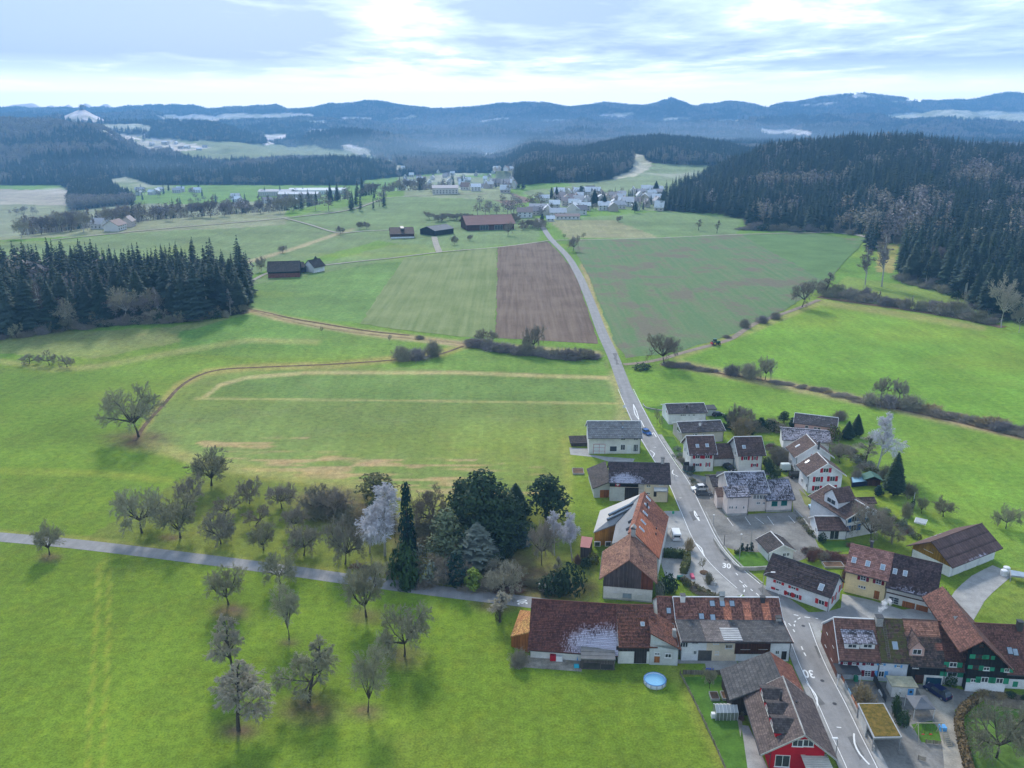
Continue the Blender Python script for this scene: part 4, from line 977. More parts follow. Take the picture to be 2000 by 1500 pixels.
def planting(name, label):
    co = np.stack([np.concatenate(PLANT[k]) for k in 'xyz'], 1); n = len(co)
    me = bpy.data.meshes.new(name); me.vertices.add(n); me.vertices.foreach_set('co', co.ravel())
    for nm, dt, arr in (('tall', 'FLOAT', np.concatenate(PLANT['s'])), ('wide', 'FLOAT', np.concatenate(PLANT['w'])), ('pick', 'INT', np.concatenate(PLANT['k']).astype(np.int32)), ('turn', 'FLOAT', rng.uniform(0, 6.28, n))):
        a = me.attributes.new(nm, dt, 'POINT'); a.data.foreach_set('value', arr)
    o = meshobj(name, me); tag(o, label, None, None, 'stuff')
    ng = bpy.data.node_groups.new('planting', 'GeometryNodeTree'); ng.interface.new_socket('Geometry', in_out='INPUT', socket_type='NodeSocketGeometry'); ng.interface.new_socket('Geometry', in_out='OUTPUT', socket_type='NodeSocketGeometry')
    N = ng.nodes; L = ng.links; gi = N.new('NodeGroupInput'); go = N.new('NodeGroupOutput'); iop = N.new('GeometryNodeInstanceOnPoints'); j = N.new('GeometryNodeJoinGeometry')
    for me2 in reversed(far_proto()):
        src = bpy.data.objects.new(me2.name, me2); q = N.new('GeometryNodeObjectInfo'); q.inputs['Object'].default_value = src; q.inputs['As Instance'].default_value = True; L.new(q.outputs['Geometry'], j.inputs[0])
    def attr(nm, ty):
        q = N.new('GeometryNodeInputNamedAttribute'); q.data_type = ty; q.inputs['Name'].default_value = nm; return q.outputs[0]
    L.new(gi.outputs[0], iop.inputs['Points']); L.new(j.outputs[0], iop.inputs['Instance']); iop.inputs['Pick Instance'].default_value = True
    L.new(attr('pick', 'INT'), iop.inputs['Instance Index'])
    cb_ = N.new('ShaderNodeCombineXYZ'); w = attr('wide', 'FLOAT'); L.new(w, cb_.inputs[0]); L.new(w, cb_.inputs[1]); L.new(attr('tall', 'FLOAT'), cb_.inputs[2]); L.new(cb_.outputs[0], iop.inputs['Scale'])
    cr = N.new('ShaderNodeCombineXYZ'); L.new(attr('turn', 'FLOAT'), cr.inputs[2]); L.new(cr.outputs[0], iop.inputs['Rotation'])
    L.new(iop.outputs[0], go.inputs[0]); md = o.modifiers.new('planting', 'NODES'); md.node_group = ng; print('planted', n); return o
# ---- line of river trees beyond the ridge of the meadows, and tree groups in the valley
for i in range(112):
    u = random.choice([random.uniform(0, 560), random.uniform(0, 560), random.uniform(540, 860)]); t = U2T(u); yb = float(prof(t, CREST)) + random.uniform(8, 150); x = t*yb
    k = random.random(); dark = (590 < u < 700 and k < .55) or k < .03
    if dark: tree(random.choice(['spruce_a', 'spruce_b']), x, yb, random.uniform(18, 27), None, 'dark conifer in the belt of trees below the ridge meadow', 'conifer_tree', 'tree', 'conifers of the river belt')
    else: tree(random.choice(['wood_brown', 'wood_slim', 'wood_brown', 'wood_frost', 'wood_slim']), x, yb, random.uniform(13, 22), None, '%s in the tree belt beyond the ridge meadow, %s' % (random.choice(['slender leafless tree', 'round leafless tree']), 'far left' if u < 180 else 'left of the gravel path' if u < 400 else 'above the lone barn' if u < 620 else 'near the cow shed'), 'bare_tree', 'tree', 'leafless trees of the river belt')
for i in range(420):
    u = random.uniform(0, 870); t = U2T(u); yb = float(prof(t, CREST)) + random.uniform(40, 330); x = t*yb; h = random.uniform(10, 19); c = random.random() < (.4 if 560 < u < 720 else .08)
    mass([x], [yb], [tz(x, yb)], [h*(1.3 if c else 1)], [h*random.uniform(.9, 1.4)], [random.randint(0, 2) if c else random.randint(3, 4)])
for (u0, u1, v0, v1, n, h, kk, lab) in [(930, 1060, 392, 425, 30, 13, 'd', 'leafless tree behind the long barn'), (830, 1010, 428, 436, 15, 8, 'd', 'orchard tree in the row behind the farm'), (1010, 1060, 440, 450, 7, 8, 'd', 'orchard tree beside the end of the road'),
     (15, 95, 412, 420, 14, 11, 'd', 'orchard tree in the row on the valley floor'), (1050, 1290, 376, 412, 110, 9, 'm', 'leafless garden tree among the village houses'),
     (1010, 1045, 340, 372, 16, 20, 'c', 'conifer at the foot of the middle hill'), (780, 1010, 345, 378, 40, 14, 'm', 'tree among the distant valley houses'), (200, 420, 372, 400, 26, 14, 'm', 'tree among the houses of the left valley'), (420, 760, 375, 412, 40, 14, 'm', 'tree around the industrial halls')]:
    for i in range(n):
        p = G(random.uniform(u0, u1), random.uniform(v0, v1)); c = kk == 'c' or (kk == 'm' and random.random() < .35); hh = h*random.uniform(.7, 1.2)
        if kk == 'd' and v0 > 415: tree(random.choice(['orchard_b', 'round_dark']), p.x, p.y, hh, None, lab, 'bare_tree', 'tree', lab.replace('tree', 'trees'))
        else: mass([p.x], [p.y], [p.z], [hh*(1.3 if c else 1)], [hh*1.3], [random.randint(0, 2) if c else random.randint(3, 4)])
planting('forest', 'dark mixed forest covering the hills')
# ------------------------------------------------------------------ buildings
def wallmat(name, col, dirt=0.16): return mat(name, col, dirt, 0.35, 0.9, 0.15, 0.0, 0.12, 3.0)
W_WHITE = wallmat('white_render', (0.74, 0.74, 0.75)); W_GREY = wallmat('grey_render', (0.50, 0.51, 0.50)); W_CREAM = wallmat('cream_render', (0.72, 0.60, 0.44))
W_YEL = wallmat('yellow_render', (0.80, 0.64, 0.36)); W_PINK = wallmat('pale_pink_render', (0.72, 0.62, 0.57)); W_ROSE = wallmat('rose_render', (0.60, 0.38, 0.33)); W_RED = wallmat('red_boards', (0.46, 0.012, 0.024), .12)
W_OFF = wallmat('off_white_render', (0.70, 0.685, 0.64)); W_BLUE = wallmat('bluish_white_render', (0.64, 0.68, 0.72)); W_BEIGE = wallmat('beige_render', (0.52, 0.46, 0.40))
TRIM = mat('white_paint', (0.72, 0.72, 0.71), .08, 1.0, .6, .3, 0, 0); DKTRIM = mat('dark_metal', (0.06, 0.06, 0.065), .1, 1, .5, .4, .3, 0); CONC = mat('concrete', (0.36, 0.35, 0.33), .3, .5, .95, .1)
GLASS = mat('window_glass', (0.045, 0.052, 0.060), .3, 1.2, .12, .6, 0, 0); STEEL = mat('galvanised_steel', (0.42, 0.43, 0.44), .15, 1, .45, .5, .6, 0)
SH_RED = mat('crimson_shutter', (0.40, 0.012, 0.03), .1, 1, .7, .2, 0, 0); SH_BRT = mat('bright_red_shutter', (0.50, 0.025, 0.03), .1, 1, .7, .2, 0, 0); SH_WINE = mat('wine_shutter', (0.20, 0.012, 0.03), .1, 1, .7, .2, 0, 0)
SH_GRN = mat('green_shutter', (0.03, 0.26, 0.14), .15, 1, .7, .2, 0, 0); SH_BLU = mat('blue_shutter', (0.12, 0.36, 0.68), .15, 1, .7, .2, 0, 0); SH_DBL = mat('deep_blue_shutter', (0.02, 0.11, 0.30), .15, 1, .7, .2, 0, 0); SH_TEAL = mat('teal_blind', (0.012, 0.11, 0.10), .15, 1, .7, .2, 0, 0)
def woodmat(name, col, plank=0.25, axis=0, var=.4):
    if name in MATS: return MATS[name]
    k = NT(name); c = k.n('ShaderNodeTexCoord'); s = k.n('ShaderNodeSeparateXYZ'); k.l(c.outputs['Object'], s.inputs[0])
    u = k.math('ADD', s.outputs[0], s.outputs[1]) if axis == 0 else s.outputs[2]
    cell = k.math('FLOOR', k.math('DIVIDE', u, plank)); wn = k.n('ShaderNodeTexWhiteNoise', noise_dimensions='1D'); k.l(cell, wn.inputs['W'])
    fr = k.math('FRACT', k.math('DIVIDE', u, plank)); gap = k.rng(k.math('ABSOLUTE', k.math('SUBTRACT', fr, .5)), .40, .5, 1.0, .35)
    gr = k.noise(k.coord(scale=(6, 6, .5)), 1.5, 3, .6); st = k.noise(k.coord(), .35, 4, .6)
    f = k.math('MULTIPLY', k.math('MULTIPLY', k.rng(wn.outputs['Value'], 0, 1, 1-var*.6, 1+var*.6), gap), k.math('ADD', k.rng(gr, .3, .7, .8, 1.2), k.rng(st, .3, .7, -.25, .25)))
    k.bump(gap, .4, .04); MATS[name] = k.fin(k.scale(col, f), .9, .12); return MATS[name]
WD_DARK = woodmat('dark_weathered_boards', (0.045, 0.036, 0.032)); WD_GREY = woodmat('silvered_boards', (0.105, 0.085, 0.080)); WD_OCH = woodmat('ochre_boards', (0.42, 0.20, 0.035), .2); WD_BRN = woodmat('brown_boards', (0.085, 0.035, 0.022), .2)
WD_ORG = woodmat('orange_brown_boards', (0.34, 0.12, 0.035), .2); WD_CHA = woodmat('charred_boards', (0.026, 0.024, 0.024), .28); WD_RUST = woodmat('rusty_boards', (0.16, 0.055, 0.030), .25); WD_SHG = woodmat('wall_shingles', (0.135, 0.062, 0.046), .22, 1)
WD_MUS = woodmat('mustard_boards', (0.30, 0.165, 0.025), .22); WD_FENCE = woodmat('fence_boards', (0.20, 0.17, 0.13), .3)
def roofmat(name, c1, c2, tw=.28, th=.36, frost=0.0, reg=None, moss=0.0, patch_=None, rough=.85, jitter=.35, rows=0.0):
    """clay or slate roof in metres of the roof's own UV (u along the ridge, v down the slope); frost lies tile by tile inside reg"""
    if name in MATS: return MATS[name]
    k = NT(name); c = k.n('ShaderNodeTexCoord'); s = k.n('ShaderNodeSeparateXYZ'); k.l(c.outputs['UV'], s.inputs[0]); u, v = s.outputs[0], s.outputs[1]
    row = k.math('FLOOR', k.math('DIVIDE', v, th)); cu = k.math('ADD', k.math('DIVIDE', u, tw), k.math('MULTIPLY', k.math('MODULO', row, 2.0), .5)); cell = k.math('FLOOR', cu)
    cb = k.n('ShaderNodeCombineXYZ'); k.l(cell, cb.inputs[0]); k.l(row, cb.inputs[1]); wn = k.n('ShaderNodeTexWhiteNoise', noise_dimensions='2D'); k.l(cb.outputs[0], wn.inputs['Vector'])
    uv = c.outputs['UV']; n1 = k.noise(uv, .22, 4, .6); n2 = k.noise(uv, 1.1, 4, .7); n3 = k.noise(uv, .09, 2, .5)
    m = k.math('ADD', k.rng(n1, .35, .65, 0, .8), k.math('MULTIPLY', k.math('SUBTRACT', wn.outputs['Value'], .5), .55), clamp=True)
    col = k.mix(m, c1, c2)
    fu = k.math('FRACT', cu); fv = k.math('FRACT', k.math('DIVIDE', v, th))
    rib = k.rng(k.math('ABSOLUTE', k.math('SUBTRACT', fu, .5)), .3, .5, 1.0, .72); lap = k.rng(fv, .70, 1.0, 1.06, .50)
    tone = k.math('MULTIPLY', k.math('MULTIPLY', rib, lap), k.math('ADD', k.rng(wn.outputs['Value'], 0, 1, 1-jitter*.75, 1+jitter*.75), k.rng(n2, .3, .7, -.22, .22)))
    col = k.scale(col, tone)
    if moss: col = k.mix(k.rng(k.math('ADD', n2, k.math('MULTIPLY', n1, .6)), .98-moss*.3, 1.1-moss*.3, 0, .85), col, (0.085, 0.085, 0.018))
    for (pu, pv, ru, rv, pc) in (patch_ or []):
        d = k.math('MAXIMUM', k.math('ABSOLUTE', k.math('DIVIDE', k.math('SUBTRACT', u, pu), ru)), k.math('ABSOLUTE', k.math('DIVIDE', k.math('SUBTRACT', v, pv), rv)))
        d = k.math('ADD', d, k.math('MULTIPLY', k.math('SUBTRACT', n2, .5), .5)); d = k.math('ADD', d, k.math('MULTIPLY', k.math('SUBTRACT', wn.outputs['Value'], .5), .25))
        col = k.mix(k.rng(d, .85, 1.05, .9, 0), col, k.scale(pc, k.math('MULTIPLY', tone, 1.0)))
    if frost:
        a = k.math('ADD', k.math('MULTIPLY', n1, .5), k.math('MULTIPLY', n2, .35)); a = k.math('ADD', a, k.math('MULTIPLY', wn.outputs['Value'], .24))
        if reg:
            cu0, cv0, ru, rv = reg; dx = k.math('DIVIDE', k.math('SUBTRACT', u, cu0), ru); dy = k.math('DIVIDE', k.math('SUBTRACT', v, cv0), rv)
            d = k.math('SQRT', k.math('ADD', k.math('MULTIPLY', dx, dx), k.math('MULTIPLY', dy, dy))); a = k.math('ADD', a, k.rng(d, 0.3, 1.5, .38, -.38))
        th0 = .85-frost*.35; f = k.math('MULTIPLY', k.rng(a, th0-.03, th0+.30, 0, .78), k.math('MULTIPLY', k.rng(rib, .72, 1, .35, 1), k.rng(fv, .7, .95, 1, .25)))
        col = k.mix(f, col, (0.60, 0.60, 0.72))
    h = k.math('ADD', rib, k.math('MULTIPLY', fv, -.6)); k.bump(h, .5, .05); MATS[name] = k.fin(col, rough, .25); return MATS[name]
CAM = Vector((0, 0, CAM_H))
def pixray(u, v): d = ray(u, v); return Vector((d[0], d[1], d[2]))
def bis(f, lo, hi, n=40):
    a = f(lo)
    for _ in range(n):
        m = (lo+hi)/2; b = f(m)
        if (a < 0) == (b < 0): lo = m
        else: hi = m
    return (lo+hi)/2
def row(p): return proj(p[0], p[1], p[2])[1]
class House:
    def __init__(s, name, label, A, B, W, he, hr, roof, wall, over=.6, og=.45, ridge=.5, he2=None, cat='house', th=.2, trim=None, flat=False, base=None, z0=0.0, kneeY=None, gutter=True, noroof=False):
        s.A = Vector((A.x, A.y, z0)); s.B = Vector((B.x, B.y, z0)); s.e = (s.B-s.A).normalized(); s.n = Vector((-s.e.y, s.e.x, 0)); s.L = (s.B-s.A).length; s.W = W; s.he = he; s.hr = hr
        s.over = over; s.og = og; s.yr = W*ridge; s.he2 = he if he2 is None else he2; s.o = thing(name, label, cat, s.A, math.atan2(s.e.y, s.e.x)); L, W = s.L, W
        s.prof = [(-over, he-over*(hr-he)/s.yr)] + ([kneeY] if kneeY else []) + [(s.yr, hr)] + ([(W+over, s.he2-over*(hr-s.he2)/max(W-s.yr, .1))] if ridge < .97 else [])
        zt = lambda y: float(np.interp(y, [p[0] for p in s.prof], [p[1] for p in s.prof]))-th*1.02
        s.zt = zt; b = MB(); ys = sorted(set([0, W] + [p[0] for p in s.prof if 0 < p[0] < W]))
        b.poly([(0, 0, 0), (L, 0, 0), (L, 0, zt(0)), (0, 0, zt(0))]); b.poly([(L, W, 0), (0, W, 0), (0, W, zt(W)), (L, W, zt(W))])
        b.poly([(0, W, 0), (0, 0, 0)] + [(0, y, zt(y)) for y in ys]); b.poly([(L, 0, 0), (L, W, 0)] + [(L, y, zt(y)) for y in reversed(ys)])
        b.obj('wall', wall, s.o)
        if base: q = MB(); q.box((L/2, W/2, 0), (L+.06, W+.06, base)); q.obj('plinth', CONC, s.o)
        if noroof: return
        # roof: stepped courses over a slab, with UVs in metres
        r = MB(); uvs = []; x0, x1 = -og, L+og; ridge_i = max(range(len(s.prof)), key=lambda i: s.prof[i][1])
        def slope(path):
            acc = 0.0
            for (ya, za), (yb, zb) in zip(path[:-1], path[1:]):
                d = math.hypot(yb-ya, zb-za); n = max(1, int(d/.72)); ny, nz = (zb-za)/d, -(yb-ya)/d
                if nz < 0: ny, nz = -ny, -nz
                for i in range(n):
                    t0, t1 = i/n, (i+1)/n; lift = .05
                    pa = (ya+(yb-ya)*t0, za+(zb-za)*t0); pb = (ya+(yb-ya)*t1+ny*lift, za+(zb-za)*t1+nz*lift); pe = (ya+(yb-ya)*t1, za+(zb-za)*t1)
                    r.poly([(x0, *pa), (x1, *pa), (x1, *pb), (x0, *pb)]); uvs.extend([(0, acc+d*t0), (x1-x0, acc+d*t0), (x1-x0, acc+d*t1), (0, acc+d*t1)])
                    r.poly([(x0, *pb), (x1, *pb), (x1, *pe), (x0, *pe)]); uvs.extend([(0, acc+d*t1)]*4)
                acc += d
        slope(list(reversed(s.prof[:ridge_i+1])))
        if ridge_i < len(s.prof)-1: slope(s.prof[ridge_i:])
        pf = s.prof; low = [(y, z-th) for y, z in pf]
        for x in (x0, x1): r.poly([(x, *p) for p in pf] + [(x, *p) for p in reversed(low)]); uvs.extend([(0, 0)]*(2*len(pf)))
        for a, c in zip(low[:-1], low[1:]): r.poly([(x0, *a), (x1, *a), (x1, *c), (x0, *c)]); uvs.extend([(0, 0)]*4)
        for a, c in ((pf[0], low[0]), (pf[-1], low[-1])): r.poly([(x0, *a), (x1, *a), (x1, *c), (x0, *c)]); uvs.extend([(0, 0)]*4)
        s.roof = r.obj('roof', roof, s.o); ul = s.roof.data.uv_layers.new(name='UVMap'); ul.data.foreach_set('uv', np.array(uvs, np.float32).ravel())
        if trim:
            for x in (x0-.03, x1+.03):
                q = MB()
                for (ya, za), (yb, zb) in zip(pf[:-1], pf[1:]): q.hexa([(x-.04, ya, za-.28), (x+.04, ya, za-.28), (x+.04, yb, zb-.28), (x-.04, yb, zb-.28)], [(x-.04, ya, za+.05), (x+.04, ya, za+.05), (x+.04, yb, zb+.05), (x-.04, yb, zb+.05)])
                q.obj('verge_board', trim, s.o)
        if 0.03 < ridge < .97 and not flat:
            q = MB(); q.tube([(x0, s.yr, hr+.02), (x1, s.yr, hr+.02)], .13, 6); q.obj('ridge_cap', trim or roof, s.o)
        if gutter:
            q = MB(); y, z = pf[0]; q.tube([(x0, y-.08, z-.1), (x1, y-.08, z-.1)], .08, 6); q.tube([(L-.1, y-.05, z-.15), (L-.1, -.1, z-.6), (L-.1, -.1, 0)], .06, 5); q.obj('gutter', DKTRIM, s.o)
    def loc(s, w): d = w-s.A; return Vector((d.dot(s.e), d.dot(s.n), d.z))
    def wall_at(s, side, u, v):
        d = pixray(u, v)
        if side in 'fb': P0, N_ = (s.A if side == 'f' else s.A+s.n*s.W), s.n
        elif side in 'lr': P0, N_ = (s.A if side == 'l' else s.B), s.e
        else: P0, N_ = s.A + s.n*float(side), s.n
        k = (P0-CAM).dot(N_)/d.dot(N_); q = s.loc(CAM+d*k); return (q.x if side in 'fb' or side not in 'lr' else q.y), q.z
    def frame(s, side):
        """(origin, along, outward) of a wall in local coordinates"""
        return {'f': (Vector((0, 0, 0)), Vector((1, 0, 0)), Vector((0, -1, 0))), 'b': (Vector((0, s.W, 0)), Vector((1, 0, 0)), Vector((0, 1, 0))),
                'l': (Vector((0, 0, 0)), Vector((0, 1, 0)), Vector((-1, 0, 0))), 'r': (Vector((s.L, 0, 0)), Vector((0, 1, 0)), Vector((1, 0, 0)))}.get(side) or (Vector((0, float(side), 0)), Vector((1, 0, 0)), Vector((0, -1, 0)))
    def slab(s, name, side, s0, s1, h0, h1, d0, d1, m, parent=None):
        o, a, n = s.frame(side); b = MB()
        ring = lambda h: [o+a*s0+n*d0+Vector((0, 0, h)), o+a*s1+n*d0+Vector((0, 0, h)), o+a*s1+n*d1+Vector((0, 0, h)), o+a*s0+n*d1+Vector((0, 0, h))]
        b.hexa(ring(h0), ring(h1)); return b.obj(name, m, parent if parent is not None else s.o)
    def rect(s, side, u0, v0, u1, v1):
        a = s.wall_at(side, u0, v0); b = s.wall_at(side, u1, v1); return min(a[0], b[0]), max(a[0], b[0]), min(a[1], b[1]), max(a[1], b[1])
    def winr(s, side, s0, s1, h0, h1, sh=None, frame=TRIM, bars=1, shw=.5, label=None, glass=GLASS, sill=True, one=None, trans=0):
        o, a, n = s.frame(side); b = MB(); f = min(.09, (s1-s0)*.14)
        def bar(x0, x1, z0, z1, d=.07):
            ring = lambda h: [o+a*x0-n*.02+Vector((0, 0, h)), o+a*x1-n*.02+Vector((0, 0, h)), o+a*x1+n*d+Vector((0, 0, h)), o+a*x0+n*d+Vector((0, 0, h))]; b.hexa(ring(z0), ring(z1))
        bar(s0, s0+f, h0, h1); bar(s1-f, s1, h0, h1); bar(s0+f, s1-f, h0, h0+f); bar(s0+f, s1-f, h1-f, h1)
        for i in range(bars): x = s0+(s1-s0)*(i+1)/(bars+1); bar(x-f*.45, x+f*.45, h0+f, h1-f, .06)
        for i in range(trans): z = h0+(h1-h0)*(i+1)/(trans+1); bar(s0+f, s1-f, z-.03, z+.03, .055)
        if sill: bar(s0-.08, s1+.08, h0-.07, h0-.005, .14)
        w = b.obj('window', frame, s.o); s.slab('pane', side, s0+f, s1-f, h0+f, h1-f, -.02, .03, glass, w)
        if sh:
            wd = (s1-s0)*shw
            for sg in ((0, 1) if one is None else (one,)):
                x = (s0-wd-.03) if sg == 0 else (s1+.03); s.slab('shutter', side, x, x+wd, h0-.03, h1+.02, .02, .08, sh)
        return w
    def win(s, side, u0, v0, u1, v1, **k):
        a, b, c, d = s.rect(side, u0, v0, u1, v1); g = .10*(b-a); f = .10*(d-c); return s.winr(side, a-g, b+g, c-f, d+f, **k)
    def wins(s, side, lst, **k):
        for r in lst: s.win(side, *r, **k)
    def panel(s, name, side, u0, v0, u1, v1, m, d=.06, d0=-.05, label=None):
        a = s.rect(side, u0, v0, u1, v1); o = s.slab(name, side, a[0], a[1], max(a[2], 0), a[3], d0, d, m)
        if label: o['label'] = label
        return o
    def roofpt(s, u, v, back=False):
        """local point on the front (or back) roof plane under photo pixel"""
        best = None; d = pixray(u, v); pf = s.prof
        for (ya, za), (yb, zb) in zip(pf[:-1], pf[1:]):
            P0 = s.A + s.n*ya + Vector((0, 0, za)); q = s.n*(yb-ya)+Vector((0, 0, zb-za)); N_ = s.e.cross(q).normalized(); k = (P0-CAM).dot(N_)/d.dot(N_)
            if k <= 0: continue
            w = s.loc(CAM+d*k)
            if min(ya, yb)-.3 <= w.y <= max(ya, yb)+.3 and (best is None or k < best[0]): best = (k, w, (yb-ya, zb-za))
        return best and (best[1], best[2])
    def sky(s, u, v, w=.8, h=1.2, frame=DKTRIM, glass=None):
        r = s.roofpt(u, v)
        if not r: print('skylight misses', u, v); return
        p, (dy, dz) = r; l = math.hypot(dy, dz); dy /= l; dz /= l; ny, nz = -dz, dy
        if nz < 0: ny, nz = -ny, -nz
        def bx(name, hw, hh, lo, hi, m, par): 
            b = MB(); q = lambda k: [(p.x+a*hw, p.y+c*hh*dy+ny*k, p.z+c*hh*dz+nz*k) for a, c in ((-1, -1), (1, -1), (1, 1), (-1, 1))]; b.hexa(q(lo), q(hi)); return b.obj(name, m, par)
        f = bx('skylight', w/2+.08, h/2+.08, -.05, .13, frame, s.o); bx('pane', w/2, h/2, .1, .15, glass or SKYGLASS, f)
    def chimney(s, u, v, w=.7, h=1.4, m=None, cap=True, d=None, hat=False):
        r = s.roofpt(u, v)
        if not r: print('chimney misses', u, v); return
        p = r[0]; b = MB(); b.box((p.x, p.y, p.z-.9), (w, d or w, h+.9)); c = b.obj('chimney', m or CONC, s.o)
        if cap: q = MB(); q.box((p.x, p.y, p.z+h), (w+.2, (d or w)+.2, .1)); q.obj('cap', DKTRIM, c)
        if hat:
            q = MB(); W2 = w*.7
            for sy in (-1, 1): q.hexa([(p.x-W2, p.y+sy*W2, p.z+h+.2), (p.x+W2, p.y+sy*W2, p.z+h+.2), (p.x+W2, p.y, p.z+h+.9), (p.x-W2, p.y, p.z+h+.9)], [(p.x-W2, p.y+sy*W2, p.z+h+.3), (p.x+W2, p.y+sy*W2, p.z+h+.3), (p.x+W2, p.y, p.z+h+1.0), (p.x-W2, p.y, p.z+h+1.0)])
            q.obj('hood', CONC, c)
    def dormer(s, x, y0, w, dep, hw, roof, wall, shed=False, rise=.9, winm=TRIM, front=None):
        """dormer whose front stands at local (x, y0), facing -y"""
        z = s.zt(y0)+.2; d = thing('dormer', None, None); d.parent = s.o; d.location = (x, y0, z)
        b = MB(); b.poly([(-w/2, 0, -.6), (w/2, 0, -.6), (w/2, 0, hw), *([] if shed else [(0, 0, hw+rise)]), (-w/2, 0, hw)])
        for sx in (-1, 1): b.poly([(sx*w/2, 0, -.6), (sx*w/2, 0, hw), (sx*w/2, dep, hw+(rise if shed else 0)), (sx*w/2, dep, -.6)])
        b.obj('wall', wall, d); r = MB(); o = .3
        if shed: r.hexa([(-w/2-o, -o, hw-.02), (w/2+o, -o, hw-.02), (w/2+o, dep, hw+rise), (-w/2-o, dep, hw+rise)], [(-w/2-o, -o, hw+.14), (w/2+o, -o, hw+.14), (w/2+o, dep, hw+rise+.16), (-w/2-o, dep, hw+rise+.16)])
        else:
            sl = rise/(w/2)
            for sx in (-1, 1):
                e1 = (sx*(w/2+o), hw-o*sl); q = lambda y, k: [(0, y, hw+rise+k), (e1[0], y, e1[1]+k)]
                r.hexa([*q(-o, 0), *reversed(q(dep, 0))], [*q(-o, .14), *reversed(q(dep, .14))])
        ro = r.obj('roof', roof, d); ul = ro.data.uv_layers.new(name='UVMap'); co = np.array([ro.data.vertices[l.vertex_index].co[:] for l in ro.data.loops]); ul.data.foreach_set('uv', np.ascontiguousarray(co[:, [1, 0]], np.float32).ravel())
        b = MB(); ww = w*.30; h0, h1 = max(.15, hw*.22), hw*.86
        for a, c, e, f in ((-ww, -ww+.08, h0, h1), (ww-.08, ww, h0, h1), (-ww, ww, h0, h0+.08), (-ww, ww, h1-.08, h1), (-.04, .04, h0, h1)): b.box(((a+c)/2, -.04, e), (c-a, .1, f-e))
        b.obj('window_frame', winm, d); b = MB(); b.box((0, 0, h0+.08), (ww*2-.16, .06, h1-h0-.16)); b.obj('pane', GLASS, d); return d
SKYGLASS = mat('skylight_glass', (0.30, 0.36, 0.42), .15, .8, .15, .6, 0, 0)
def par(name, label, Apx, Bpx, erow, rrow, pitch, roof, wall, over=.5, **k):
    """house whose eave faces us: ground corners of the front wall, photo rows of eave and ridge at the left corner"""
    A, B = P(*Apx), P(*Bpx); e = (B-A).normalized(); n = Vector((-e.y, e.x, 0)); tp = math.tan(R(pitch)); rf = k.get('ridge', .5)
    he = bis(lambda h: row(A - n*over + Vector((0, 0, h-over*tp)))-erow, 1, 25); W = bis(lambda w: row(A + n*w*rf + Vector((0, 0, he+w*rf*tp)))-rrow, .5, 50)
    return House(name, label, A, B, W, he, he+W*rf*tp, roof, wall, over=over, **k)
def gab(name, label, F1, F2, erow, arow, brow, roof, wall, over=.6, depth=None, **k):
    """house whose gable faces us: ground corners of the gable wall, rows of left eave, apex, and far end of the ridge"""
    A, B = P(*F1), P(*F2); f = (B-A).normalized(); back = Vector((-f.y, f.x, 0)); W = (B-A).length; rf = k.get('ridge', .5); og = k.get('og', .45); m = A+f*W*rf
    hr = bis(lambda h: row(m - back*og + Vector((0, 0, h)))-arow, 2, 30)
    he = bis(lambda h: row(A - f*over - back*og + Vector((0, 0, h-over*(hr-h)/(W*rf))))-erow, 1, hr-.3)
    D = depth or bis(lambda d: row(m + back*(d+og) + Vector((0, 0, hr)))-brow, 1, 60)
    return House(name, label, A+back*D, A, W, he, hr, roof, wall, over=over, **k)

R_SLATE = roofmat('grey_fibre_slates', (0.185, 0.18, 0.18), (0.27, 0.265, 0.26), .6, .6, moss=.15, jitter=.12); R_BROWN = roofmat('brown_tiles', (0.085, 0.055, 0.048), (0.125, 0.080, 0.068), .3, .36)
R_DARK = roofmat('dark_tiles', (0.045, 0.038, 0.038), (0.075, 0.062, 0.060), .3, .36); R_FLAG = roofmat('dark_tiles_frost_left', (0.060, 0.045, 0.046), (0.095, 0.068, 0.068), .3, .36, .8, (4.5, 5.6, 5.5, 2.6))
R_OLD = roofmat('old_red_tiles', (0.105, 0.045, 0.032), (0.20, 0.075, 0.045), .2, .3, moss=.1, jitter=.5); R_BIG = roofmat('old_red_tiles_frosted', (0.090, 0.034, 0.028), (0.16, 0.058, 0.040), .24, .34, .95, (14.5, 8.6, 8.0, 4.4), jitter=.35)
R_ORG = roofmat('orange_tiles', (0.44, 0.135, 0.065), (0.54, 0.19, 0.095), .24, .34, jitter=.12); R_ORGB = roofmat('weathered_orange_tiles', (0.21, 0.08, 0.052), (0.34, 0.13, 0.075), .24, .34, jitter=.4)
R_BARN = roofmat('mottled_barn_tiles', (0.17, 0.080, 0.056), (0.31, 0.165, 0.105), .22, .32, moss=.08, jitter=.5); R_SOLAR = mat('dark_grey_sheet_roof', (0.22, 0.225, 0.235), .08, .3, .45, .4, 0, 0.02)
R_ROW = roofmat('brick_brown_tiles', (0.15, 0.065, 0.048), (0.26, 0.115, 0.08), .24, .34, moss=.12, jitter=.5, patch_=[(10.5, 3.9, .8, 3.0, (.62, .22, .12)), (14.5, 3.9, .8, 3.0, (.62, .22, .12)), (18.3, 3.9, .8, 3.0, (.62, .22, .12))])
R_FR1 = roofmat('dark_tiles_frosted', (0.040, 0.034, 0.038), (0.085, 0.066, 0.070), .26, .4, 1.15, None, jitter=.3); R_FR2 = roofmat('dark_tiles_lightly_frosted', (0.050, 0.046, 0.052), (0.085, 0.075, 0.080), .3, .36, .55, None, jitter=.3)
R_BRF = roofmat('brown_tiles_frosted_low', (0.10, 0.060, 0.052), (0.15, 0.090, 0.075), .3, .42, .5, (6, 9, 12, 4), jitter=.25); R_CHAL = roofmat('reddish_brown_chalet_tiles', (0.115, 0.052, 0.040), (0.18, 0.080, 0.058), .22, .32, moss=.06, jitter=.4)
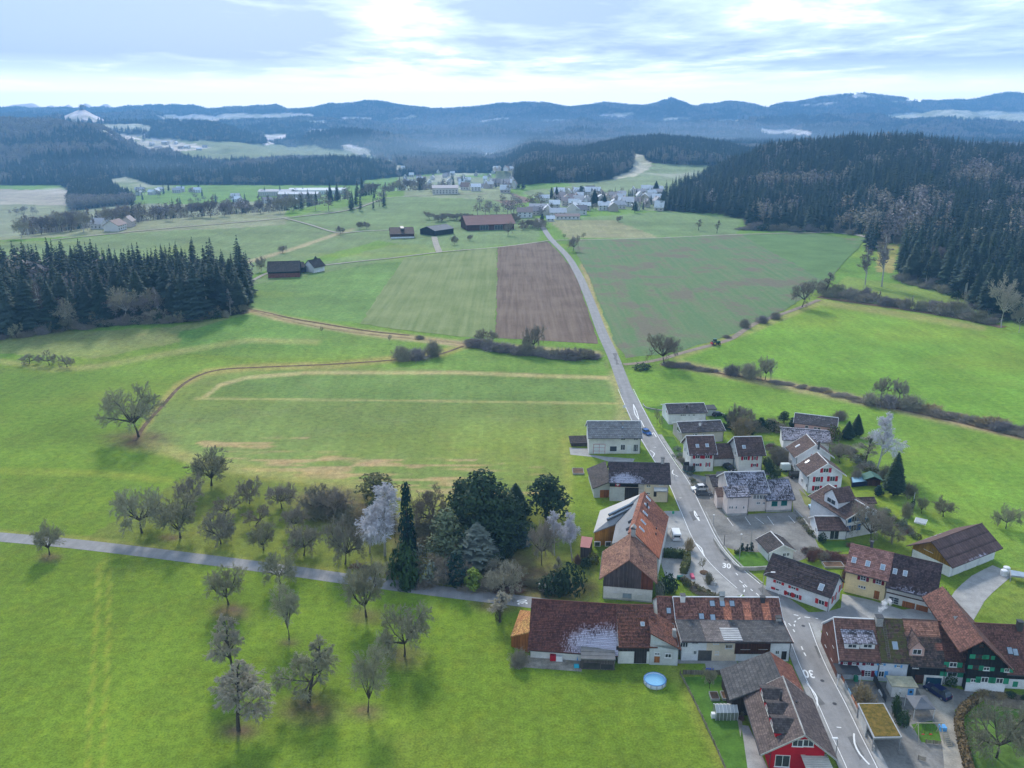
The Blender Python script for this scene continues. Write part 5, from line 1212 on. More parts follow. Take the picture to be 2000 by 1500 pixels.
R_TERR = roofmat('terracotta_tiles', (0.27, 0.13, 0.10), (0.38, 0.195, 0.155), .5, .42, jitter=.3); R_MOSS = roofmat('mossy_tiles', (0.10, 0.055, 0.045), (0.16, 0.085, 0.065), .24, .34, moss=.9, jitter=.45)
R_MIX = roofmat('patched_tiles', (0.075, 0.055, 0.048), (0.14, 0.08, 0.06), .3, .36, moss=.35, jitter=.55, patch_=[(9.5, 1.6, 12, 1.6, (.42, .19, .12)), (9, 4.9, 4, .7, (.40, .15, .10))]); R_ROWF = roofmat('brown_tiles_frosted_eave', (0.15, 0.075, 0.055), (0.24, 0.115, 0.085), .3, .42, .75, (8, 12.2, 14, 3.4), jitter=.3)
R_RED = roofmat('dark_interlocking_tiles', (0.095, 0.070, 0.064), (0.15, 0.110, 0.098), .3, .4, jitter=.25)
FAR_ROOF = randmat('village_roofs', [(0.14, 0.09, 0.08), (0.80, 0.81, 0.84), (0.66, 0.67, 0.70), (0.78, 0.78, 0.80), (0.30, 0.21, 0.18), (0.72, 0.73, 0.76)], .9, .12); FAR_WALL = randmat('village_walls', [(0.66, 0.64, 0.60), (0.55, 0.48, 0.40), (0.70, 0.70, 0.70), (0.42, 0.33, 0.28)], .9, .08)

# 1 long grey-roofed house at the top
h = par('house', 'long off-white house with grey slate roof and red-framed gate, left of the road', (1150,886), (1250,886), 856, 822, 33, R_SLATE, W_OFF, trim=TRIM, over=.9)
h.win('f', 1161,869,1179.5,886, frame=SH_RED, bars=1, trans=2, glass=TRIM, sill=False); h.win('f', 1192,872,1203.5,881, frame=TRIM, bars=0)
h.win('f', 1213,869,1220,878); h.panel('door', 'f', 1225,870,1232,885, TRIM); h.win('f', 1238,869,1245,881, bars=2)
h.wins('f', [(1213.5,855,1220.5,859), (1238.5,855,1245.5,859)], sill=False); h.sky(1216,835, .5, .5); h.chimney(1217, 829, .4, .5)
h = par('shed', 'low dark-roofed shed with rusty roof left of the long grey-roofed house', (1116,872), (1149,871), 866, 851, 14, R_DARK, WD_GREY, ridge=1.0, cat='shed', gutter=False)
# 2 farmhouse with the cross
h = par('farmhouse', 'brown-roofed farmhouse with red sign bearing a white cross under the eave, left of the road', (1191,978), (1304,981), 943, 902, 36, R_FLAG, W_CREAM, over=1.0, trim=DKTRIM, cat='farmhouse')
h.panel('wood_cladding', 'f', 1191,940,1246.5,951.5, WD_CHA, .12); h.panel('stable_wall', 'f', 1191,951.5,1220,980, W_GREY, .08); h.panel('barn_door', 'f', 1220.5,952,1246,980, WD_DARK, .1)
h.panel('wall_bay', 'f', 1247,940,1257,980, W_BEIGE, .04); h.panel('balcony', 'f', 1277,951.5,1302,956, W_WHITE, 1.2); h.panel('balcony_slab', 'f', 1277,956,1304,957.5, CONC, 1.3)
h.wins('f', [(1249,942,1255,947), (1249,957,1255,962), (1263.5,947,1266,951), (1267.5,947,1270,951), (1288,941,1296,947), (1287,957,1296,960), (1263,962,1269,965)]); h.panel('door', 'f', 1277,959,1282,970, WD_DARK, .05)
h.win('f', 1196,966,1206,978, frame=W_GREY, bars=0, sill=False)
h.chimney(1294, 903, .9, 1.3)
r0 = h.rect('f', 1202,942.5,1211,949.5); sg = h.slab('sign_board', 'f', *r0, .12, .2, SH_RED); w_, h_ = r0[1]-r0[0], r0[3]-r0[2]; cx_, cz_ = (r0[0]+r0[1])/2, (r0[2]+r0[3])/2
h.slab('cross', 'f', cx_-w_*.34, cx_+w_*.34, cz_-h_*.12, cz_+h_*.12, .19, .22, TRIM, sg); h.slab('cross', 'f', cx_-w_*.11, cx_+w_*.11, cz_-h_*.38, cz_+h_*.38, .195, .225, TRIM, sg)
A = P(1160,972); B = P(1190,972); ba = Vector((0, 1, 0)); h = House('shed', 'lean-to shed with weathered dark roof and orange wood front, left of the farmhouse', A+Vector((-.4, 13, 0)), A, 4.8, 3.1, 5.2, R_DARK, W_GREY, ridge=1.0, over=.5, cat='shed', gutter=False)
h.panel('board_wall', 'r', 1172,957,1189,974, WD_ORG, .06)
# 3 the old barn and the farmhouse behind it
h = gab('barn', 'old barn with weathered board gable and mottled red tile roof at the plot corner', (1178,1169), (1273,1177), 1131, 1093.5, 1041, R_BARN, W_OFF, over=.9, og=.5, cat='barn', base=.3)
b = MB(); zt = h.zt; hb = h.wall_at('r', 1178, 1144)[1]; b.poly([(h.L+.12, -.05, hb), (h.L+.12, h.W+.05, hb), (h.L+.12, h.W+.05, zt(h.W)), (h.L+.12, h.yr, zt(h.yr)), (h.L+.12, -.05, zt(0))]); b.poly([(h.L, -.05, hb), (h.L+.12, -.05, hb), (h.L+.12, -.05, zt(0)), (h.L, -.05, zt(0))]); b.poly([(h.L, -.05, hb), (h.L, h.W, hb), (h.L+.12, h.W, hb), (h.L+.12, -.05, hb)]); b.obj('wood_cladding', WD_GREY, h.o)
b = MB(); b.poly([(h.L+.16, h.W*.76, hb), (h.L+.16, h.W, hb), (h.L+.16, h.W, zt(h.W)-.1), (h.L+.16, h.W*.76, zt(h.W*.76)-.1)]); o_ = b.obj('wood_cladding', WD_RUST, h.o); o_['label'] = 'newer reddish boards at the right end of the barn gable'
for i in range(9): h.slab('plank_joint', 'r', h.W*(.08+.1*i), h.W*(.08+.1*i)+.06, hb, hb+2.4, .12, .17, WD_DARK)
h.wins('r', [(1199,1156,1207,1158), (1245,1160,1253,1162)], bars=0, sill=False); h.win('r', 1217.5,1159,1232,1168, frame=STEEL, bars=1, glass=SKYGLASS)
BARN = h; RBK = 1259,961
# farmhouse continuing the ridge
far = P(1259,961, 10.6); near = P(1236,1037, 10.6); d_ = (near-far).normalized(); nn = Vector((-d_.y, d_.x, 0)); Af = Vector((far.x, far.y, 0)) - nn*1.0; Bf = Vector((near.x, near.y, 0)) - nn*1.0
h = House('farmhouse', 'long farmhouse with orange tile roof on the road side and skylights along the ridge', Af, Bf, 7.2, 10.0, 10.6, R_ORGB, W_OFF, over=.1, og=.2, ridge=1/7.2, he2=4.6, gutter=False, cat='farmhouse')
yh = h.W; seg = MB()
def strip_roof(h, x0, x1, m, name, t=.07, y0=None, y1=None, label=None):
    """new tiles laid over part of the far slope"""
    y0 = h.yr+.15 if y0 is None else y0; y1 = h.W+h.over-.05 if y1 is None else y1
    z = lambda y: float(np.interp(y, [p[0] for p in h.prof], [p[1] for p in h.prof])); b = MB(); b.hexa([(x0, y0, z(y0)+.01), (x1, y0, z(y0)+.01), (x1, y1, z(y1)+.01), (x0, y1, z(y1)+.01)], [(x0, y0, z(y0)+t+.03), (x1, y0, z(y0)+t+.03), (x1, y1, z(y1)+t+.03), (x0, y1, z(y1)+t+.03)])
    o = b.obj(name, m, h.o); ul = o.data.uv_layers.new(name='UVMap'); co = np.array([o.data.vertices[l.vertex_index].co[:] for l in o.data.loops]); ul.data.foreach_set('uv', np.ascontiguousarray(np.abs(co[:, [0, 1]]), np.float32).ravel())
    if label: o['label'] = label
    return o
strip_roof(h, h.L*.5, h.L+.2, R_ORG, 'roof_patch', label='fresh orange tiles on the near half of the road-side slope')
for u, v in ((1266,974),(1263,988),(1260,1003),(1256,1020),(1253,1034)): h.sky(u, v, .7, 1.5, frame=TRIM)
h.chimney(1264, 992, .35, 1.5, DKTRIM, cap=False); h.chimney(1281, 1045, .3, .6, DKTRIM, cap=False); h.chimney(1282, 1034, .3, .5, DKTRIM, cap=False); h.chimney(1237, 1040, .9, 1.0, hat=True)
# great lean-to with sheet roof on the left of the ridge
def sheet(px, hs, name, label, roofm, wallm, cat='house', th=.25):
    """shed-like volume whose roof corners are given as photo pixels with heights"""
    T = [P(u, v, z) for (u, v), z in zip(px, hs)]; c = sum(T, Vector())/len(T); o = thing(name, label, cat, (c.x, c.y, 0))
    L_ = [p-Vector((c.x, c.y, 0)) for p in T]; b = MB(); b.hexa([p-Vector((0, 0, th)) for p in L_], L_); r = b.obj('roof', roofm, o)
    ul = r.data.uv_layers.new(name='UVMap'); co = np.array([r.data.vertices[l.vertex_index].co[:] for l in r.data.loops]); ul.data.foreach_set('uv', np.ascontiguousarray(co[:, :2], np.float32).ravel())
    w = MB(); g = [Vector((p.x, p.y, 0))*.94 for p in L_]; w.hexa(g, [Vector((q.x, q.y, p.z-th*1.03)) for q, p in zip(g, L_)]); w.obj('wall', wallm, o); return o, T
o1, T1 = sheet([(1159,1040),(1201,1024),(1253,964),(1172,997)], [4.0,5.4,10.0,5.0], 'annex', 'big annex with dark grey sheet roof and ochre boards left of the orange roof', R_SOLAR, WD_OCH, 'annex')
o2, T2 = sheet([(1195,1062),(1234,1050),(1253,964.5),(1203,1023)], [5.0,9.6,9.95,5.45], 'annex', 'lower grey sheet-roofed annex tucked against the orange roof ridge', R_SOLAR, WD_OCH, 'annex')
def strip_on(o, T, pts, name, m, h=.15, hw=.16):
    """bar lying on the plane through T[0], T[1], T[2], between photo pixels"""
    N_ = (T[1]-T[0]).cross(T[2]-T[0]).normalized(); W_ = []
    for (u, v) in pts: d = pixray(u, v); W_.append(CAM + d*((T[0]-CAM).dot(N_)/d.dot(N_)) - Vector((o.location.x, o.location.y, 0)))
    b = MB(); b.tube([W_[0]+Vector((0, 0, h)), W_[1]+Vector((0, 0, h))], hw, 4); return b.obj(name, m, o)
for a in (((1189,1007),(1236,984)), ((1186,1016),(1233,993))): strip_on(o1, T1, a, 'skylight_band', DKTRIM, .1, .45); strip_on(o1, T1, a, 'pane', SKYGLASS, .35, .22)
for a in (((1228,1022),(1240,1014)), ((1224,1036),(1237,1028))): strip_on(o2, T2, a, 'skylight_band', DKTRIM, .1, .4)
for u in (1166.5, 1187.5):
    q = MB(); p = P(u, 1056, 2.2)-Vector((o1.location.x, o1.location.y, 0)); q.box((p.x, p.y-.6, 1.0), (1.5, .12, 1.3)); f_ = q.obj('window', TRIM, o1); q = MB(); q.box((p.x, p.y-.68, 1.15), (1.15, .06, 1.0)); q.obj('pane', GLASS, f_)
o3, T3 = sheet([(1133,1068),(1152,1070),(1158,1050),(1136,1047)], [2.9,2.9,3.0,3.0], 'garden_shed', 'small garden shed with flat faded red roof beside the pale birches', mat('faded_red_sheet', (0.36, 0.14, 0.13), .1, .5, .7), WD_GREY, 'shed', .12)
# 4 row houses in the centre
h = par('row_house', 'left-hand row house with brick brown roof and orange streaks, behind the small grey house', (1286,1256), (1330,1257), 1233, 1165, 37, R_ROW, W_GREY, over=.4, cat='house', og=.1); h.chimney(1333,1170,.9,1.2,hat=True) if False else None
h.win('f', 1308,1236,1316,1242, bars=0); h.sky(1306,1193, .8, 1.1); strip_w = h
A4, B4 = P(1330,1290), P(1541,1291.5); tp = .62
he4 = 6.0; W4 = 17.5; h4 = House('row_house', 'long terraced house with brick brown upper roof, slate lower roof and white, cream and brown fronts', A4, B4, W4, 0, 0, R_ROW, W_WHITE, noroof=True, over=.5) if False else None
def terrace():
    he = bis(lambda z: row(A4 - Vector((0, .7, 0)) + Vector((0, 0, z-.2)))-1253.5, 1, 20)
    yk = 6.2; zk = bis(lambda z: row(A4 + Vector((0, yk, z)))-1212.0, 1, 25); W = 20.0; yr = bis(lambda y: row(A4 + Vector((0, y, zk+(y-yk)*.72)))-1165.5, yk+1, 30); zr = zk+(yr-yk)*.72
    h = House('row_house', 'long terraced house with brick brown upper roof and white, cream and dark brown fronts', A4, B4, yr*1.4, he, zr, R_ROW, W_WHITE, over=.7, og=.25, ridge=1/1.4, kneeY=(yk, zk), he2=he, cat='house', trim=TRIM)
    h.low = (yk, zk, he); return h
h = terrace(); yk, zk, he = h.low
# the lower slope is slate: sheets of their own, three tones, set on the lower part
sl = (zk-h.prof[0][1])/(yk+.7)
def lower(x0, x1, m, label):
    b = MB(); y0 = -.75; z0 = h.prof[0][1]-.02; q = lambda k: [(x0, y0, z0+k), (x1, y0, z0+k), (x1, yk+.1, zk+k+.03), (x0, yk+.1, zk+k+.03)]; b.hexa(q(.06), q(.17)); o = b.obj('lower_roof', m, h.o); o['label'] = label
    ul = o.data.uv_layers.new(name='UVMap'); co = np.array([o.data.vertices[l.vertex_index].co[:] for l in o.data.loops]); ul.data.foreach_set('uv', np.ascontiguousarray(co[:, :2], np.float32).ravel())
X = lambda u, v=1252: h.wall_at('f', u, v)[0]
R_SL1 = roofmat('dark_slates', (0.060, 0.058, 0.060), (0.105, 0.10, 0.10), .5, .5, moss=.05, jitter=.15); R_SL2 = roofmat('brown_grey_slates', (0.12, 0.10, 0.095), (0.18, 0.155, 0.145), .5, .5, jitter=.15)
lower(-.3, X(1378)-.05, R_SL1, 'dark slate lower roof over the white front'); lower(X(1378), X(1436)-.05, R_SL2, 'brownish slate lower roof over the cream front'); lower(X(1436), X(1546), R_SL1, 'long dark slate lower roof over the brown front')
h.panel('front_wall', 'f', 1381,1252,1414,1291, W_CREAM, .05); h.panel('front_wall', 'f', 1416,1252,1436,1291, W_CREAM, .03); h.panel('wood_cladding', 'f', 1436.5,1250,1503,1277, WD_BRN, .12)
b = MB(); h.wins('f', [(1352,1253,1363,1257), (1394,1254,1403,1258), (1355,1271,1360,1277), (1397,1272,1403,1278), (1418,1259,1429,1266), (1449,1260,1463,1267), (1484,1261,1497,1267), (1515,1271,1521,1277)])
h.win('f', 1330,1254,1342,1263, bars=2); h.panel('porch_shade_panel', 'f', 1364,1270,1389,1290, mat('porch_shade', (.10, .09, .08), .3, 1, .9), .07); h.panel('door', 'f', 1527,1272,1535,1288, WD_DARK, .05)  # porch recess is a flat dark panel, its shade put into the colour
for u, v, c_ in ((1391,1179,1), (1410.5,1179,1), (1429.5,1179,1), (1370,1204,0), (1392,1206,0), (1395,1231,0)): h.sky(u, v, .9, 1.1, frame=DKTRIM)
h.chimney(1333,1172,.9,1.2,W_OFF); h.chimney(1409,1171,.8,.9,hat=True); h.chimney(1489,1174,.8,1.0,DKTRIM); h.chimney(1520,1212,.9,.8,CONC); p_, _ = h.roofpt(1427,1239); b = MB()
for i in range(7): b.box((p_.x, p_.y-2.0+i*.6, h.zt(p_.y-2.0+i*.6)+.38), (3.6, .42, .06))
b.obj('corrugated_sheet', STEEL, h.o)
h = par('small_house', 'small grey-rendered house with one-sided roof attached to the long barn', (1268,1298), (1322,1299), 1246, 1234, 20, R_OLD, W_GREY, over=.3, ridge=.5, cat='house') if False else None
A, B = P(1268,1298), P(1323,1300); h = House('small_house', 'small grey-rendered house with a tile roof falling to the right, attached to the long barn', B + Vector((0, 8, 0)) if False else A, B, 7.5, 4.6, 4.9, R_OLD, W_GREY, noroof=True, cat='house')
b = MB(); o = .4; z0_, z1_ = h.wall_at('f', 1283, 1237)[1], 3.6; b.hexa([(-.1, -o, z0_), (h.L+.5, -o, z1_), (h.L+.5, 8, z1_), (-.1, 8, z0_)], [(-.1, -o, z0_+.25), (h.L+.5, -o, z1_+.25), (h.L+.5, 8, z1_+.25), (-.1, 8, z0_+.25)]); r_ = b.obj('roof', R_OLD, h.o); ul = r_.data.uv_layers.new(name='UVMap'); co = np.array([r_.data.vertices[l.vertex_index].co[:] for l in r_.data.loops]); ul.data.foreach_set('uv', np.ascontiguousarray(co[:, :2], np.float32).ravel())
b = MB(); b.poly([(0, 0, 4.2), (h.L, 0, 3.4), (h.L, 0, z1_), (0, 0, z0_)]); b.poly([(0, 7.5, 4.2), (h.L, 7.5, 3.4), (h.L, 7.5, z1_), (0, 7.5, z0_)]); b.obj('gable_wall', W_GREY, h.o)
h.win('f', 1300,1277,1310,1284); h.panel('door', 'f', 1278,1282,1288,1294, WD_ORG, .06); h.win('f', 1279,1275,1288,1279, bars=1); b = MB(); b.box((h.L*.9, 3, 3.4), (.7, .7, 2.6)); b.obj('chimney', CONC, h.o)
# 5 the long barn
h = par('long_barn', 'long barn with dark red tile roof and a broad sheet of frost', (1036,1284), (1201,1296), 1269, 1170, 38, R_BIG, W_OFF, over=.9, og=.5, cat='barn', gutter=False)
LB = h; h.panel('wood_cladding', 'f', 1036,1266,1201,1283, WD_DARK, .1); A, B = h.B, h.B + h.e*13.0
h2 = House('barn_wing', 'right wing of the long barn with plain dark red tiles and boarded doors', A+h.n*.1+h.e*.55, P(1282,1297)+h.n*.1, h.W-.2, h.he+1.1, h.hr-.02, R_OLD, W_OFF, over=.4, og=.0, cat='barn', gutter=False)
h2.panel('wood_cladding', 'f', 1204,1262,1268,1272, WD_DARK, .1); h2.panel('barn_door', 'f', 1239,1272,1262,1295, WD_DARK, .12); h2.wins('f', [(1244,1277,1249,1282)], sill=False); h2.sky(1255,1219, .6, .7, frame=TRIM)
A, B = P(1001,1245), P(1036,1250); h3 = sheet([(997,1243),(1034,1234),(1036,1193),(1016,1191)], [2.4,5.0,5.6,2.6], 'lean_to', 'little lean-to with bright orange mossy tiles at the left end of the long barn', roofmat('orange_mossy_tiles', (.40, .16, .06), (.46, .26, .08), .24, .34, moss=.3, jitter=.5), WD_ORG, 'shed')
A, B = P(1135,1307), P(1200,1309); h = House('animal_shelter', 'open-fronted grey board shelter in front of the long barn', A, B, 3.2, 2.6, 3.3, mat('corrugated_grey', (.16, .155, .15), .2, .8, .8), WD_GREY, over=.3, og=.1, ridge=1.0, cat='shelter', gutter=False)
h.panel('opening_shade_panel', 'f', 1139,1294,1172,1306, mat('shelter_shade', (.05, .045, .04), .3, 1, .9), .05); h.panel('opening_shade_panel', 'f', 1174,1297,1197,1307, mat('shelter_shade', (.05, .045, .04)), .05)  # dark panels on the closed front, painted as the shade inside
# 6 the red house and the barn behind it
h = gab('red_house', 'crimson-fronted house with three dormers, nearest on the left of the road', (1503,1507), (1605,1512), 1474, 1435.5, 1320.5, R_RED, W_RED, over=1.9, og=.7, ridge=.56, cat='house', trim=CONC)
RH = h
for sgn in (0, 1): h.win('r', 1550+sgn*21, 1445, 1566+sgn*21, 1457, bars=1)
h.win('r', 1517,1476,1539,1496, bars=1)
for i, fr in enumerate((.18, .46, .74)):
    tot = h.hr-.45-h.zt(.7)-.2; d = h.dormer(h.L*fr, .7, 4.0, h.yr-1.0, tot*.55, R_DARK, W_RED, shed=False, rise=tot*.45)
h.chimney(1524, 1368, .35, 1.9, DKTRIM, cap=False); h.chimney(1555,1372,.3,.3,DKTRIM,cap=False)
A = P(1460,1330); far = P(1503.5,1275, h.hr-.6); near = P(1524,1322, h.hr-.6); d_ = (near-far).normalized(); nn = Vector((-d_.y, d_.x, 0)); ln = (near-far).length
hb_ = House('barn', 'older barn with blackish left slope and rust-red right slope joined behind the crimson house', Vector((far.x, far.y, 0))-nn*8.2, Vector((near.x, near.y, 0))-nn*8.2+d_*1.0, 12.2, 3.4, h.hr-.6, R_SL1, WD_DARK, over=.4, og=.3, ridge=8.2/12.2, he2=4.6, cat='barn', gutter=False)
strip_roof(hb_, -.3, hb_.L+.1, roofmat('rust_red_tiles', (.17, .062, .042), (.27, .105, .066), .24, .34, jitter=.3), 'roof_slope', label='rust-red tiles on the road side'); strip_roof(hb_, -.3, hb_.L+.2, R_SL1, 'roof_slope', y0=-.5, y1=hb_.yr-.1, label='blackish slates on the garden side')
A, B = P(1562,1512), P(1597,1513); b = MB(); o = thing('porch', 'slatted pale porch roof on the front of the crimson house', 'porch', (P(1580,1500).x, P(1580,1500).y-1.5, 0)); b.hexa([(-2, -3.6, 2.9), (2.4, -3.6, 2.9), (2.0, .6, 3.4), (-2.0, .6, 3.4)], [(-2, -3.6, 3.0), (2.4, -3.6, 3.0), (2.0, .6, 3.5), (-2.0, .6, 3.5)]); b.obj('roof', mat('corrugated_pale', (.50, .48, .42), .15, .8, .8), o)
for i in range(12):
    b = MB(); b.box((.05, -3.5+i*.36, 3.06+.0), (4.2, .2, .08)); q = b.obj('slat', mat('pale_slat', (.60, .57, .49), .15, 1, .8), o); q.location.z = i*.041
for x, y in ((-1.9, -3.4), (2.2, -3.4)): b = MB(); b.box((x, y, 0), (.14, .14, 2.95)); b.obj('post', TRIM, o)
# 7 chalet row on the right
FR = P(1633,1325.5); F1708 = P(1708,1330); ang = (P(1842,1337)-FR).normalized(); nn = Vector((-ang.y, ang.x, 0))
def onrow(u, v=1331): d = pixray(u, v); k = (FR-CAM).dot(nn)/d.dot(nn); q = CAM+d*k; return Vector((q.x, q.y, 0))
def section(u0, u1, erow, rrow, pitch, **k):
    A, B = onrow(u0), onrow(u1); return par(k.pop('name', 'row_house'), k.pop('label'), tuple(map(float, proj(A.x, A.y, 0))), tuple(map(float, proj(B.x, B.y, 0))), erow, rrow, pitch, k.pop('roof'), k.pop('wall'), **k)
h = section(1633, 1712.5, 1290, 1205.5, 40, label='white row house with wine-red shutters, snow-dusted eave and shingled side wall', roof=R_ROWF, wall=W_BLUE, og=.12, trim=TRIM)
h.slab('shingle_wall', 'l', .02, h.W-.02, .3, h.he-.4, .02, .09, WD_SHG); b = MB(); b.poly([(-.09, .1, h.he-.5), (-.09, h.W-.1, h.he-.5), (-.09, h.yr, h.hr-.5)]); b.obj('gable_cladding', WD_SHG, h.o)
for y in (3.2, 7.5):
    for z in (1.6, 4.4): h.winr('l', y, y+.9, z, z+1.2, sh=SH_RED)
h.wins('f', [(1648,1293,1654,1297), (1665,1294,1671,1298), (1692,1294,1699,1299)], sh=SH_WINE, bars=1, shw=.7); h.wins('f', [(1690,1310,1699,1320), (1669,1309,1674,1317)], sh=SH_WINE, bars=1, trans=2)
for x, y in ((1663, 1262), (1693, 1262)):
    p_, _ = h.roofpt(x, y); h.dormer(p_.x, p_.y-.4, 2.6, 4.6, 1.25, R_FR1, TRIM, shed=True, rise=1.5)
b = MB(); p_ = P(1649,1330); o = thing('canopy', 'black sheet canopy over the entrance of the white row house', 'canopy', (p_.x, p_.y, 0)); b.hexa([(-2.1, -1.6, 2.7), (2.4, -1.6, 2.5), (2.2, .9, 3.1), (-2.1, .9, 3.2)], [(-2.1, -1.6, 2.8), (2.4, -1.6, 2.6), (2.2, .9, 3.2), (-2.1, .9, 3.3)]); b.obj('roof', DKTRIM, o)
for x in (-1.9, 2.2): b = MB(); b.box((x, -1.5, 0), (.12, .12, 2.6)); b.obj('post', TRIM, o)
h = section(1713.5, 1770, 1293, 1207.5, 40, label='white row house with light blue shutters and heavily mossed roof', roof=R_MOSS, wall=W_BLUE, og=.0); h.chimney(1716,1216,1.2,1.3,CONC,d=1.2); SMOKE = h.o.matrix_basis @ h.roofpt(1716,1214)[0]
h.wins('f', [(1718,1296,1724,1299), (1752,1299,1757,1303), (1717,1311,1725,1321)], sh=SH_BLU, bars=1, shw=.6); h.sky(1748,1261,.8,1.3, frame=STEEL)
b = MB()
pt = [h.roofpt(u, v) for u, v in ((1725,1212), (1737,1290))]
if all(pt):
    a, c = pt[0][0], pt[1][0]; q = MB()
    for sx in (-.25, .25): q.tube([a+Vector((sx, 0, .15)), c+Vector((sx, 0, .15))], .05, 4)
    for i in range(24): m = a.lerp(c, i/23); q.tube([m+Vector((-.25, 0, .15)), m+Vector((.25, 0, .15))], .035, 3)
    q.obj('roof_ladder', WD_FENCE, h.o)
h = section(1771, 1842, 1301, 1209, 40, label='dark boarded row house with patched roof, pink dormer and blue garage door', roof=R_MIX, wall=WD_CHA, og=.0)
p_, _ = h.roofpt(1789,1277); h.dormer(p_.x, p_.y-.3, 2.6, 4.4, 1.7, R_BROWN, W_ROSE, rise=1.5)
h.win('f', 1784,1300,1793,1305); h.panel('garage_frame', 'f', 1805,1318,1841,1338, W_OFF, .12); h.panel('garage_door', 'f', 1809,1322,1836,1340, mat('petrol_blue_door', (.012, .06, .10), .1, 1, .5), .18); h.panel('barn_door', 'f', 1788,1318,1804,1338, WD_BRN, .08)
cA = onrow(1843); h = section(1843, 2050, 1311, 1213, 38, label='long black-boarded chalet with green shutters and red-brown tile roof, right end of the row', roof=R_CHAL, wall=WD_CHA, name='chalet', og=.1, cat='chalet'); CH = h
zb_ = 2.0; h.slab('white_ground_floor', 'f', .05, h.L, 0, zb_, 0, .06, W_WHITE)
# cross gable
gx0, gx1 = h.wall_at('f', 1879, 1331)[0], h.wall_at('f', 1972, 1345)[0]; gm, ga = h.wall_at('-2.6', 1921, 1251); ga -= .5; XL = h.wall_at('-2.6', 1875, 1274); XR = h.wall_at('-2.6', 1981, 1310); b = MB(); hh = h.he-.2; oy = -1.5
gx0 = max(gx0, XL[0]+.6); gx1 = min(gx1, XR[0]-.5); zl = XL[1]-.5+(gx0-XL[0])*(ga-XL[1]+.5)/(gm-XL[0]); zr_ = XR[1]-.5+(XR[0]-gx1)*(ga-XR[1]+.5)/(XR[0]-gm); b.poly([(gx0, oy, 0), (gx1, oy, 0), (gx1, oy, zr_), (gm, oy, ga), (gx0, oy, zl)]); b.poly([(gx0, 0, 0), (gx0, oy, 0), (gx0, oy, zl), (gx0, 0, zl)]); b.poly([(gx1, 0, 0), (gx1, oy, 0), (gx1, oy, zr_), (gx1, 0, zr_)]); b.obj('cross_gable_wall', WD_CHA, h.o)
b = MB(); b.box(((gx0+gx1)/2, oy-.05, 0), (gx1-gx0+.1, .12, zb_+.1)); b.obj('white_ground_floor', W_WHITE, h.o)
for sx, xe, ze in ((-1, XL[0], XL[1]-.5), (1, XR[0], XR[1]-.5)):
    b = MB(); ye = oy-1.1; yb = h.W+2.0
    if sx < 0: b.hexa([(gm, ye, ga+.25), (xe, ye, ze+.25), (xe, yb, ze+.25), (gm, yb, ga+.25)], [(gm, ye, ga+.5), (xe, ye, ze+.5), (xe, yb, ze+.5), (gm, yb, ga+.5)])
    else: b.hexa([(gm, ye, ga+.25), (xe, ye, ze+.25), (xe, h.yr+2, ze+.25), (gm, yb, ga+.25)], [(gm, ye, ga+.5), (xe, ye, ze+.5), (xe, h.yr+2, ze+.5), (gm, yb, ga+.5)])
    r_ = b.obj('cross_roof', R_CHAL, h.o)
    ul = r_.data.uv_layers.new(name='UVMap'); co = np.array([r_.data.vertices[l.vertex_index].co[:] for l in r_.data.loops]); ul.data.foreach_set('uv', np.ascontiguousarray(np.abs(co[:, [1, 0]]), np.float32).ravel())
for g_ in ((1914,1258,1920,1263,SH_GRN,0), (1907,1279,1918,1286,SH_GRN,1), (1927,1281,1934,1287,SH_GRN,1), (1901,1300,1910,1306,SH_GRN,1), (1922,1303,1931,1309,SH_GRN,1), (1897,1326,1905,1332,SH_GRN,1), (1918,1323,1928,1332,SH_GRN,1), (1947,1325,1957,1334,SH_GRN,1), (1963,1306,1970,1312,SH_GRN,1)):
    h.win(str(oy-.1), *g_[:4], sh=g_[4] if g_[5] else None, frame=TRIM if g_[1] > 1300 else WD_BRN, shw=.75)
h.wins('f', [(1856,1294,1867,1302), (1852,1313,1867,1321), (1990,1332,2000,1341)], sh=SH_GRN, shw=.7)
h.chimney(1866,1226,.9,1.5,CONC,hat=True); h.chimney(1990,1228,.9,1.6,DKTRIM); h.sky(1972,1271,.8,1.2); h.sky(1983,1274,.8,1.2)
# 8 long white house with bright red shutters
h = par('house', 'long white house with bright red shutters in the curve of the road', (1495,1151), (1617.6,1195), 1123, 1082, 40, R_BROWN, W_WHITE, over=.8, trim=DKTRIM, kneeY=None)
h.roof.data.materials[0] = roofmat('dark_brown_tiles', (.050, .036, .036), (.090, .062, .058), .35, .42)
h.wins('f', [(1517,1134,1525,1141), (1546,1145,1553.5,1151.5), (1516,1149,1529,1157), (1538,1155.5,1545.5,1165), (1551.5,1159.5,1559,1169), (1600,1171,1609,1182)], sh=SH_BRT, shw=.5); h.winr('r', 2.0, 3.3, 1.3, 2.9, sh=SH_BRT); h.winr('r', 6.0, 7.3, 2.2, 3.8, sh=SH_BRT)
h.sky(1604,1147,.9,1.4,frame=TRIM); h.slab('name_board', 'f', *h.rect('f', 1522,1152,1528,1156), .05, .12, TRIM)
